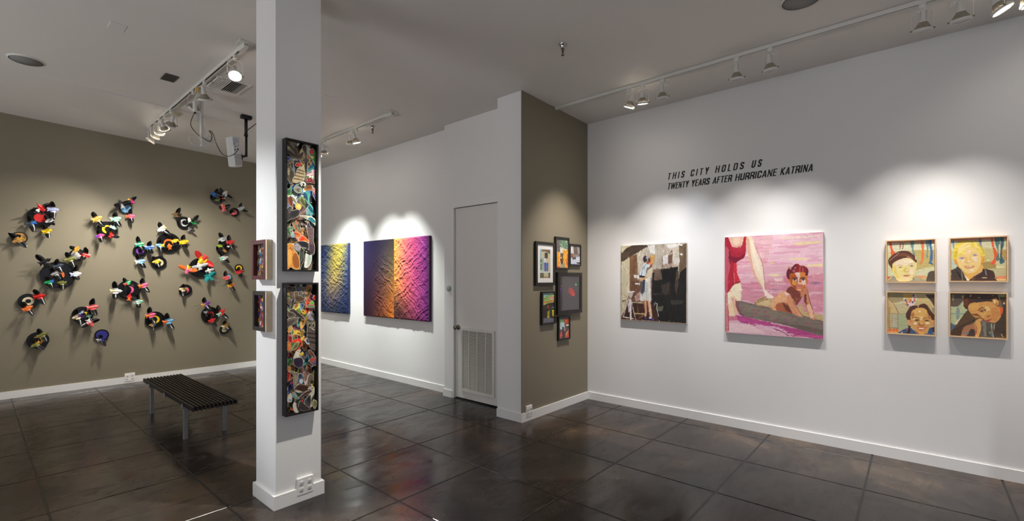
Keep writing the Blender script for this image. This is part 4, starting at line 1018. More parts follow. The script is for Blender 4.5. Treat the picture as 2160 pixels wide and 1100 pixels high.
e, a = photo('small black-framed photograph of a grey street with parked cars', 4.749, 5.004, 1.705, 1.973, 0.02, 3.178)
a.frame(1125, 495, 9.564)
a.put(np.ones(a.X.shape), (150, 132, 120), var=0.2, strk=(0.01, 0.04)); a.poly([(750, 200), (830, 210), (810, 400), (750, 380)], (206, 206, 210), sm=False, var=0.2, strk=(0.008, 0.05)); a.poly([(800, 210), (950, 220), (950, 420), (820, 400)], (104, 88, 76), 0.85, 0.4, sm=False, strk=(0.01, 0.01)); a.poly([(880, 240), (950, 240), (950, 400), (900, 400)], (190, 196, 206), 0.6, sm=False)
a.poly([(755, 480), (950, 440), (950, 620), (755, 620)], (196, 204, 220), sm=False); a.poly([(790, 460), (860, 455), (860, 500), (790, 510)], (84, 78, 80), sm=False); a.poly([(870, 500), (950, 480), (950, 560), (860, 545)], (226, 230, 236), sm=False); a.poly([(870, 560), (945, 560), (945, 600), (880, 590)], (70, 66, 70), sm=False); a.line([(870, 525), (945, 528)], 10, (60, 60, 66)); a.poly([(760, 380), (800, 390), (800, 470), (765, 470)], (120, 84, 70), sm=False, var=0.3)
a.mesh('photo_print', M_PRINT, e)

e, a = photo('large black-framed photograph of red light in grey smoke at night', 4.481, 5.003, 1.123, 1.621, 0.046, 3.165, glass=True)
a.put(np.ones(a.X.shape), (60, 56, 62), var=0.06, strk=(0.15, 0.15))
a.frame(1125, 495, 9.564); a.poly([(535, 830), (585, 830), (590, 1400), (535, 1400)], (30, 26, 30), sm=False)
a.frame(1125, 605, 9.164); a.poly([(505, -100), (555, -100), (555, 440), (505, 440)], (34, 28, 30), sm=False); a.poly([(510, 30), (545, 20), (540, 120), (512, 120)], (96, 44, 150)); a.ell(525, 190, 12, 20, (130, 40, 80), 0.7)
for k in range(8): a.poly([(640 + k * 8, 120 - k * 4), (700, -20 + k * 10), (745 - k * 2, 15 + k * 6), (800 - k * 2, 80), (805 - k * 3, 185 - k * 3), (740, 180 - k * 4)], (90 + 16 * k, 46, 52), 0.45, 0.03, wob=0.01)
a.poly([(700, 130), (745, 60), (795, 120), (800, 182), (745, 180)], (214, 50, 50), 0.8, 0.06); a.ell(735, 40, 10, 12, (240, 90, 80)); a.ell(787, 148, 9, 12, (250, 130, 110)); a.ell(760, 168, 30, 8, (240, 70, 60))
a.frame(1125, 495, 9.564); a.ell(860, 1015, 12, 22, (120, 240, 150)); a.ell(850, 985, 20, 14, (40, 120, 60), 0.7); a.ell(570, 1040, 6, 14, (200, 130, 100))
a.mesh('photo_print', M_PRINT, e)

e, a = photo('black-framed photograph of a green shopfront with a red sign panel', 4.189, 4.449, 1.022, 1.402, 0.021, 3.175)
a.frame(1125, 605, 9.164)
a.put(np.ones(a.X.shape), (52, 44, 42), var=0.25, strk=(0.012, 0.02)); a.poly([(180, 100), (420, 90), (380, 130), (190, 210)], (150, 196, 206), sm=False); a.poly([(190, 210), (380, 130), (420, 120), (420, 300), (300, 320), (190, 370)], (150, 176, 110), sm=False, var=0.1); a.poly([(195, 300), (420, 250), (420, 275), (195, 330)], (200, 130, 50), sm=False, var=0.3, strk=(0.008, 0.008)); a.poly([(320, 210), (420, 165), (420, 240), (325, 260)], (226, 196, 180), sm=False)
for x in (340, 362, 384, 404): a.ell(x, 222 - (x - 340) * 0.28, 9, 20, (214, 70, 50)); a.ell(x, 222 - (x - 340) * 0.28, 4, 11, (226, 196, 180))
a.line([(200, 250), (250, 215), (265, 240)], 12, (110, 140, 40)); a.line([(230, 270), (280, 230)], 6, (110, 150, 60)); a.poly([(190, 370), (420, 330), (420, 430), (190, 440)], (60, 56, 50), sm=False); a.ell(285, 390, 16, 36, (176, 60, 30)); a.poly([(330, 420), (410, 380), (420, 410)], (90, 160, 140), sm=False); a.poly([(275, 480), (310, 470), (320, 610), (270, 610)], (190, 160, 40)); a.poly([(300, 450), (322, 450), (320, 610), (300, 610)], (70, 140, 70)); a.poly([(360, 450), (415, 440), (415, 600), (365, 560)], (196, 180, 50), sm=False, var=0.3, strk=(0.006, 0.006)); a.poly([(190, 610), (420, 610), (420, 720), (190, 720)], (104, 104, 116), sm=False)
a.dabs(500, 0.014, 0.004, 0.35, 9)
a.mesh('photo_print', M_PRINT, e)

e, a = photo('smallest black-framed photograph, red and green street crowd, lowest of the six', 4.511, 4.757, 0.815, 1.100, 0.02, 3.175)
a.frame(1125, 605, 9.164)
a.put(np.ones(a.X.shape), (96, 84, 88), var=0.3, strk=(0.01, 0.01)); a.poly([(510, 620), (590, 620), (600, 740), (510, 800)], (110, 150, 110), sm=False, var=0.35, strk=(0.01, 0.01)); a.poly([(520, 700), (600, 690), (610, 790), (520, 840)], (190, 206, 214), sm=False, var=0.15); a.poly([(590, 620), (690, 610), (690, 700), (640, 740), (600, 690)], (176, 74, 50)); a.poly([(610, 640), (650, 640), (640, 720)], (210, 110, 60)); a.poly([(620, 920), (700, 820), (700, 1000), (610, 1010)], (214, 96, 84)); a.poly([(630, 900), (700, 800), (660, 880), (640, 960)], (230, 190, 120), 0.8); a.poly([(515, 900), (560, 860), (570, 950), (520, 1010)], (214, 96, 84), var=0.2); a.poly([(560, 780), (590, 780), (590, 1000), (565, 1000)], (50, 50, 66)); a.ell(605, 830, 22, 34, (176, 130, 120)); a.ell(660, 750, 30, 20, (236, 220, 206)); a.line([(640, 780), (690, 760)], 18, (50, 46, 60)); a.line([(600, 880), (620, 980)], 12, (60, 40, 50))
a.mesh('photo_print', M_PRINT, e)

# ---- two small framed mosaic collages on the column's left side
for (lab, y0, y1, z0, z1, fc, seed, cols) in [
    ('small maroon-framed collage on the side of the column, upper of two', 3.525, 3.300, 1.542, 1.812, (88, 36, 40), 3, [(60, 140, 190), (200, 60, 50), (220, 170, 60), (90, 60, 50), (220, 200, 170), (70, 80, 110), (150, 90, 60), (60, 60, 60)]),
    ('small charcoal-framed collage on the side of the column, lower of two', 3.512, 3.304, 1.190, 1.462, (48, 42, 40), 8, [(190, 60, 120), (80, 70, 160), (210, 150, 60), (200, 60, 60), (70, 90, 120), (220, 200, 190), (60, 60, 70), (110, 60, 110)])]:
    e = empty('framed_collage', (1.33, (y0 + y1) / 2, z0))
    part(frame_mb('X', y0, y1, z0, z1, 1.3295, 1.284, 0.027), 'picture_frame', mat('frame_%d' % seed, fc, 0.4, noise=0.15, nscale=40), e)
    part(MB().box((1.287, y1 - 0.0015, z0 + 0.001), (1.3295, y1, z1 - 0.001)), 'wooden_edge', mat('raw_pine', (226, 206, 176), 0.6, noise=0.06, nscale=40), e)
    part(MB().box((1.318, y1 + 0.01, z0 + 0.01), (1.3295, y0 - 0.01, z1 - 0.01)), 'backing_board', M_DARK, e)
    a = Art((1.312, y0 - 0.025, z1 - 0.025), (0, -1, 0), y0 - y1 - 0.05, z1 - z0 - 0.05, 0.002, (60, 50, 46))
    rs = np.random.RandomState(seed)
    S = rs.rand(150, 2) * [a.w, a.h]
    dd = np.hypot((a.X[..., None] - S[:, 0]) * 1.6, a.Y[..., None] - S[:, 1])
    idx = dd.argmin(-1)
    pal = np.array([cols[k % len(cols)] for k in rs.randint(0, len(cols), 150)], float) * (0.7 + 0.5 * rs.rand(150, 1))
    a.img = pal[idx]
    d2 = np.sort(dd, -1); a.img[(d2[..., 1] - d2[..., 0]) < 0.0022] *= 0.35
    if seed == 3: a.ell(0, 0, 0.001, 0.001, (0, 0, 0)) if False else None
    a.mesh('collage_sheet', M_PRINT, e, relief=(rs.rand(150) * 0.004)[idx])
    tag(e, lab, 'artwork', 'small framed collages on the column side')


# ------------------------------------------------------------------ paper bird collages on the column front
M_PAPER = attr_mat('printed_paper', 0.42, 0.35, nz=0.3, nscale=140)
RIM = (232, 226, 210)


def area2(P):
    return sum(P[i - 1][0] * P[i][1] - P[i][0] * P[i - 1][1] for i in range(len(P))) / 2


def grow(P, d):
    n = len(P); out = []
    for i in range(n):
        a, b, c = Vector(P[i - 1]), Vector(P[i]), Vector(P[(i + 1) % n])
        e1 = (b - a); e2 = (c - b)
        if e1.length < 1e-9 or e2.length < 1e-9: out.append(tuple(b)); continue
        n1 = Vector((e1.y, -e1.x)).normalized(); n2 = Vector((e2.y, -e2.x)).normalized()
        m = n1 + n2
        m = m.normalized() if m.length > 1e-3 else n1
        k = min(1.6, 1 / max(0.45, m.dot(n1)))
        out.append((b.x + m.x * d * k, b.y + m.y * d * k))
    return out


BIRDS = {
    'perch': ([(0, 0.30), (0.10, 0.42), (0.22, 0.44), (0.30, 0.34), (0.44, 0.30), (0.31, 0.25), (0.27, 0.05), (0.16, -0.18), (0.05, -0.28), (-0.02, -0.44), (-0.12, -0.5), (-0.14, -0.38), (-0.12, -0.18), (-0.10, 0.05)],
              [([(-0.10, 0.12), (0.05, 0.16), (0.10, 0.0), (0.0, -0.25), (-0.10, -0.34), (-0.12, -0.1)], 1), ([(0.02, 0.30), (0.12, 0.41), (0.21, 0.42), (0.28, 0.33), (0.2, 0.24), (0.06, 0.22)], 2)]),
    'fly': ([(0.5, 0.02), (0.40, 0.09), (0.25, 0.08), (0.20, 0.25), (0.05, 0.48), (-0.08, 0.55), (-0.06, 0.35), (-0.02, 0.10), (-0.25, 0.06), (-0.48, 0.12), (-0.42, 0), (-0.48, -0.10), (-0.25, -0.05), (-0.02, -0.08), (-0.10, -0.30), (-0.16, -0.48), (0.02, -0.40), (0.18, -0.20), (0.26, -0.06), (0.40, -0.04)],
            [([(0.15, 0.10), (0.15, 0.25), (0.02, 0.44), (-0.05, 0.48), (-0.02, 0.3), (0.02, 0.12)], 1), ([(0.02, -0.10), (-0.07, -0.30), (-0.12, -0.43), (0.0, -0.36), (0.14, -0.18), (0.16, -0.07)], 1), ([(0.26, 0.06), (0.40, 0.07), (0.45, 0.02), (0.38, -0.02), (0.27, -0.04)], 2)]),
    'duck': ([(-0.5, 0.0), (-0.36, 0.10), (-0.1, 0.14), (0.08, 0.12), (0.17, 0.20), (0.18, 0.40), (0.26, 0.48), (0.36, 0.46), (0.40, 0.38), (0.52, 0.34), (0.38, 0.30), (0.31, 0.28), (0.32, 0.08), (0.26, -0.10), (0.10, -0.20), (-0.18, -0.20), (-0.38, -0.12)],
             [([(-0.42, 0.0), (-0.15, 0.10), (0.10, 0.04), (0.02, -0.10), (-0.22, -0.12)], 1), ([(0.20, 0.36), (0.26, 0.46), (0.36, 0.44), (0.38, 0.34), (0.30, 0.29), (0.21, 0.30)], 2)]),
    'owl': ([(-0.20, 0.40), (-0.16, 0.50), (-0.08, 0.44), (0.08, 0.44), (0.16, 0.50), (0.20, 0.40), (0.22, 0.22), (0.26, 0.0), (0.22, -0.30), (0.10, -0.48), (-0.10, -0.50), (-0.22, -0.30), (-0.26, 0.0), (-0.22, 0.22)],
            [([(-0.17, 0.38), (0, 0.34), (0.17, 0.38), (0.19, 0.24), (0, 0.12), (-0.19, 0.24)], 2), ([(0.06, 0.10), (0.22, 0.14), (0.22, -0.2), (0.12, -0.38), (0.05, -0.2)], 1), ([(-0.03, 0.27), (0.03, 0.27), (0, 0.16)], 3)]),
    'tall': ([(-0.05, -0.5), (0.04, -0.48), (0.10, -0.2), (0.14, 0.0), (0.10, 0.16), (0.06, 0.28), (0.08, 0.38), (0.26, 0.40), (0.10, 0.45), (0.02, 0.49), (-0.05, 0.44), (-0.04, 0.30), (-0.10, 0.12), (-0.16, -0.10), (-0.14, -0.34)],
             [([(-0.12, 0.02), (0.02, 0.10), (0.06, -0.1), (0.0, -0.36), (-0.10, -0.3)], 1), ([(-0.03, 0.36), (0.07, 0.38), (0.1, 0.43), (0.02, 0.47), (-0.04, 0.43)], 2)]),
}


def cutout(parent, pts, zones, cols, y, rim=0.0022, eye=None):
    """pts: outline in (x, z) on the plane Y=y, facing -Y; one mesh"""
    if area2(pts) < 0: pts = pts[::-1]
    mb = MB()
    def MP(P, yy): return [(p[0], yy, p[1]) for p in P]
    g_ = grow(pts, rim); n = len(g_); t = 0.0014
    vs = MP(g_, y) + MP(g_, y + t)
    fs = [tuple(range(n)), tuple(range(2 * n - 1, n - 1, -1))] + [(i, n + i, n + (i + 1) % n, (i + 1) % n) for i in range(n)]
    mb.add(vs, fs, col=RIM)
    mb.add(MP(pts, y - 0.0003), [tuple(range(len(pts)))], col=cols[0])
    for k, (Z, ci) in enumerate(zones):
        if area2(Z) < 0: Z = Z[::-1]
        mb.add(MP(Z, y - 0.0006 - 0.0002 * k), [tuple(range(len(Z)))], col=cols[min(ci, len(cols) - 1)])
    if eye:
        ex, ez, er = eye
        for r, c, dy in ((er, (238, 226, 170), 0.0014), (er * 0.55, (16, 14, 12), 0.0016)):
            mb.add([(ex + r * math.cos(q), y - dy, ez + r * math.sin(q)) for q in np.linspace(0, 2 * PI, 11)[:-1]], [tuple(range(10))], col=c)
    return mb.build('paper_bird', M_PAPER, parent)


def tmpl(kind, cx, cz, s, rot, flip):
    out, zones = BIRDS[kind]
    c, sn = math.cos(rot), math.sin(rot); f = -1 if flip else 1
    T = lambda p: (cx + s * (f * p[0] * c - p[1] * sn), cz + s * (f * p[0] * sn + p[1] * c))
    O = [T(p) for p in out]; Z = [([T(p) for p in z], ci) for z, ci in zones]
    e = {'perch': (0.2, 0.36), 'fly': (0.4, 0.03), 'duck': (0.32, 0.40), 'owl': (0.09, 0.30), 'tall': (0.03, 0.44)}[kind]
    ex, ez = T(e)
    return O, Z, (ex, ez, s * 0.026)


PAL = [[(96, 84, 72), (60, 52, 46), (140, 124, 100)], [(188, 60, 44), (96, 40, 34), (210, 120, 60)], [(70, 120, 70), (40, 74, 50), (190, 60, 50)], [(52, 54, 62), (30, 32, 38), (120, 120, 120)],
       [(206, 166, 70), (130, 96, 50), (220, 200, 120)], [(84, 120, 150), (44, 66, 96), (196, 200, 196)], [(200, 196, 180), (110, 104, 92), (226, 222, 210)], [(150, 100, 60), (84, 56, 38), (206, 160, 100)],
       [(120, 60, 66), (60, 34, 44), (200, 140, 120)], [(60, 130, 130), (30, 70, 84), (206, 170, 70)], [(132, 128, 116), (76, 72, 66), (196, 190, 176)], [(110, 120, 60), (66, 74, 40), (220, 180, 70)]]


def shadowbox(label, x0, x1, z0, z1, seed, specials, grass=None):
    fy = 3.190
    e = empty('bird_collage', ((x0 + x1) / 2, 3.245, z0))
    part(frame_mb('Y', x0, x1, z0, z1, 3.2445, fy, 0.011), 'box_frame', M_BLACKF, e)
    bk = part(MB().box((x0 + 0.006, 3.236, z0 + 0.006), (x1 - 0.006, 3.2445, z1 - 0.006)), 'backing_board', mat('collage_backing', (34, 30, 26), 0.8, noise=0.5, nscale=40), e)
    rnd = random.Random(seed)
    X0, X1, Z0, Z1 = x0 + 0.014, x1 - 0.014, z0 + 0.014, z1 - 0.014
    birds = empty('tmp')
    objs = []
    n = 0
    rows = 17; cols_ = 4
    for r in range(rows):
        for c in range(cols_):
            s = rnd.uniform(0.11, 0.16)
            cx = X0 + (X1 - X0) * (c + 0.5 + rnd.uniform(-0.35, 0.35)) / cols_
            cz = Z0 + (Z1 - Z0) * (r + 0.5 + rnd.uniform(-0.4, 0.4)) / rows
            kind = rnd.choice(['perch', 'perch', 'fly', 'duck', 'tall', 'perch'])
            O, Zn, ey = tmpl(kind, cx, cz, s, rnd.uniform(-0.7, 0.7), rnd.random() < 0.5)
            cl = lambda p: (min(max(p[0], X0), X1), min(max(p[1], Z0), Z1))
            O = [cl(p) for p in O]; Zn = [([cl(p) for p in z], i) for z, i in Zn]
            pal = [tuple(min(255, max(0, q * rnd.uniform(1.0, 1.35))) for q in cc) for cc in rnd.choice(PAL + [PAL[0], PAL[3], PAL[6], PAL[10], PAL[7]])]
            if not (X0 + 0.006 < ey[0] < X1 - 0.006 and Z0 + 0.006 < ey[1] < Z1 - 0.006): ey = None
            objs.append(cutout(e, O, Zn, pal, 3.232 - n * 0.00026, 0.0012, ey)); n += 1
    y = 3.213
    for sp in specials:
        fr, pts, c0, zones, eye = sp
        ox, oy, sc = fr
        q = lambda p: (lambda w: (min(max(float(w[0]), X0), X1), min(max(float(w[2]), Z0), Z1)))(onY(ox + p[0] / sc, oy + p[1] / sc, y))
        P = [tuple(v) for v in spline([q(p) for p in pts], 3)]
        Zs = []; cols = [c0]
        for zp, zc in zones:
            cols.append(zc); Zs.append(([tuple(v) for v in spline([q(p) for p in zp], 3)], len(cols) - 1))
        ey = None
        if eye: w = q(eye); ey = (w[0], w[1], 0.0042)
        objs.append(cutout(e, P, Zs, cols, y, 0.0014, ey)); y -= 0.0006
    bpy.data.objects.remove(birds)
    for o in objs: o.matrix_parent_inverse = e.matrix_basis.inverted()
    tag(e, label, 'artwork', 'tall bird collages on the column front')
    return e


A1, A2, A3, A4 = (595, 285, 7.33), (595, 430, 7.33), (595, 590, 7.33), (595, 735, 7.33)
top = [
    (A1, [(75, 100), (130, 130), (150, 175), (220, 215), (250, 300), (330, 260), (300, 360), (230, 365), (150, 330), (80, 270), (80, 230), (150, 260), (200, 300), (130, 200), (80, 150)], (88, 74, 62), [([(95, 110), (140, 150), (200, 260), (150, 200)], (120, 100, 80))], (180, 180)),
    (A1, [(75, 470), (120, 490), (180, 560), (190, 640), (180, 720), (130, 750), (90, 690), (75, 600)], (104, 94, 74), [([(90, 500), (120, 540), (110, 620), (85, 600)], (190, 176, 150)), ([(130, 560), (175, 600), (170, 700), (130, 700)], (74, 68, 56))], None),
    (A1, [(330, 160), (365, 165), (380, 260), (390, 360), (440, 380), (400, 420), (390, 520), (375, 640), (350, 560), (345, 430), (310, 390), (340, 370), (350, 300), (310, 200)], (82, 70, 60), [([(350, 250), (375, 300), (370, 380), (352, 370)], (112, 96, 80)), ([(360, 420), (385, 430), (370, 600), (352, 520)], (52, 44, 40))], (425, 385)),
    (A1, [(240, 520), (310, 490), (350, 540), (355, 640), (340, 690), (300, 710), (220, 740), (165, 720), (170, 670), (210, 620)], (196, 178, 140), [([(235, 570), (345, 600), (340, 615), (225, 585)], (120, 98, 70)), ([(215, 620), (345, 650), (335, 665), (205, 635)], (124, 100, 72)), ([(190, 665), (320, 690), (300, 702), (185, 680)], (120, 98, 70)), ([(255, 525), (340, 560), (345, 575), (245, 545)], (130, 106, 76))], None),
    (A1, [(425, 240), (470, 205), (500, 240), (540, 300), (545, 480), (500, 450), (460, 380), (440, 320)], (70, 132, 74), [([(430, 240), (470, 210), (480, 280), (450, 310)], (208, 66, 66)), ([(445, 330), (485, 335), (480, 360), (455, 360)], (220, 180, 70)), ([(500, 300), (540, 340), (535, 420), (500, 380)], (44, 96, 54))], (475, 345)),
    (A1, [(205, 465), (240, 430), (300, 440), (290, 470), (240, 490)], (216, 70, 50), [([(215, 465), (250, 445), (240, 480)], (180, 50, 40))], None),
    (A1, [(360, 690), (400, 665), (460, 670), (470, 700), (500, 730), (530, 740), (510, 750), (440, 735), (380, 735)], (120, 38, 44), [([(380, 690), (440, 680), (430, 715), (390, 720)], (150, 50, 52))], (385, 700)),
    (A1, [(75, 345), (120, 340), (160, 365), (110, 395), (75, 390)], (120, 130, 176), [([(80, 350), (115, 350), (100, 385)], (84, 92, 140))], None),
    (A1, [(285, 740), (330, 720), (370, 760), (350, 790), (320, 770), (300, 790)], (216, 212, 200), [([(315, 745), (350, 760), (330, 780)], (40, 36, 34))], (300, 755)),
    (A1, [(180, 830), (220, 790), (290, 820), (300, 880), (260, 900), (210, 880)], (140, 142, 124), [([(215, 840), (270, 830), (260, 885)], (90, 92, 80))], None),
    (A1, [(470, 850), (510, 830), (545, 880), (545, 1010), (510, 1000), (480, 930)], (90, 70, 130), [([(480, 850), (510, 840), (515, 900), (490, 910)], (206, 110, 110)), ([(500, 890), (540, 860), (540, 900)], (60, 140, 110)), ([(505, 940), (540, 940), (530, 1000)], (60, 120, 150))], (490, 870)),
    (A2, [(75, 190), (80, 90), (120, 40), (160, 70), (150, 110), (230, 90), (275, 110), (260, 180), (190, 225), (130, 240), (80, 270)], (58, 54, 54), [([(95, 100), (140, 60), (150, 90), (110, 160)], (86, 82, 80)), ([(140, 130), (250, 110), (230, 180), (150, 200)], (40, 38, 40))], None),
    (A2, [(210, 60), (215, 10), (260, 0), (300, 30), (280, 85), (240, 90)], (226, 176, 66), [([(225, 20), (260, 10), (280, 50), (240, 70)], (236, 200, 110))], (275, 60)),
    (A2, [(275, 190), (380, 185), (470, 210), (520, 260), (530, 340), (480, 300), (410, 250), (340, 215)], (196, 196, 176), [([(400, 225), (460, 215), (510, 270), (500, 300), (440, 270)], (40, 116, 124)), ([(280, 192), (350, 195), (400, 225)], (150, 140, 110))], (300, 195)),
    (A2, [(265, 580), (275, 500), (330, 500), (400, 560), (405, 600), (340, 600)], (222, 96, 44), [([(285, 520), (320, 510), (340, 560), (290, 580)], (226, 60, 40)), ([(330, 570), (400, 590), (350, 600)], (226, 160, 50))], (290, 520)),
    (A2, [(145, 450), (230, 440), (285, 480), (280, 520), (200, 515), (150, 520)], (206, 106, 50), [([(145, 455), (185, 450), (190, 510), (150, 515)], (110, 170, 190)), ([(190, 450), (270, 480), (200, 470)], (150, 60, 40))], (165, 475)),
    (A2, [(350, 270), (410, 280), (425, 330), (460, 370), (490, 400), (480, 560), (500, 640), (500, 760), (450, 800), (420, 760), (400, 640), (420, 580), (400, 480), (380, 380), (390, 300)], (104, 84, 84), [([(420, 640), (490, 640), (490, 740), (450, 780)], (70, 58, 66)), ([(395, 290), (425, 330), (440, 360), (400, 350)], (60, 50, 80))], (395, 295)),
    (A2, [(180, 640), (240, 590), (330, 580), (400, 610), (410, 690), (350, 730), (290, 700), (240, 750), (200, 720)], (52, 50, 54), [([(195, 640), (240, 610), (300, 680), (250, 730), (205, 710)], (150, 144, 148)), ([(260, 600), (380, 610), (390, 670), (300, 640)], (34, 32, 38))], None),
    (A2, [(345, 950), (360, 840), (370, 770), (430, 770), (460, 820), (440, 920), (400, 985), (350, 985)], (216, 220, 208), [([(350, 730), (400, 710), (440, 750), (440, 800), (380, 770)], (44, 46, 44)), ([(400, 800), (450, 830), (420, 930), (390, 960)], (170, 184, 170))], (375, 745)),
    (A2, [(270, 820), (285, 690), (330, 680), (370, 690), (335, 710), (340, 860), (300, 960), (275, 1000)], (48, 52, 46), [([(285, 760), (325, 760), (320, 860), (285, 900)], (74, 80, 70))], (320, 695)),
    (A2, [(70, 1000), (70, 680), (90, 630), (140, 615), (185, 650), (190, 720), (240, 780), (270, 860), (270, 1000), (200, 1020), (130, 980)], (206, 140, 62), [([(160, 850), (200, 760), (250, 830), (262, 980), (190, 980)], (150, 88, 44)), ([(80, 730), (150, 740), (140, 930), (90, 960)], (222, 166, 84)), ([(115, 670), (180, 665), (170, 720), (140, 715)], (176, 110, 60))], (160, 680)),
]
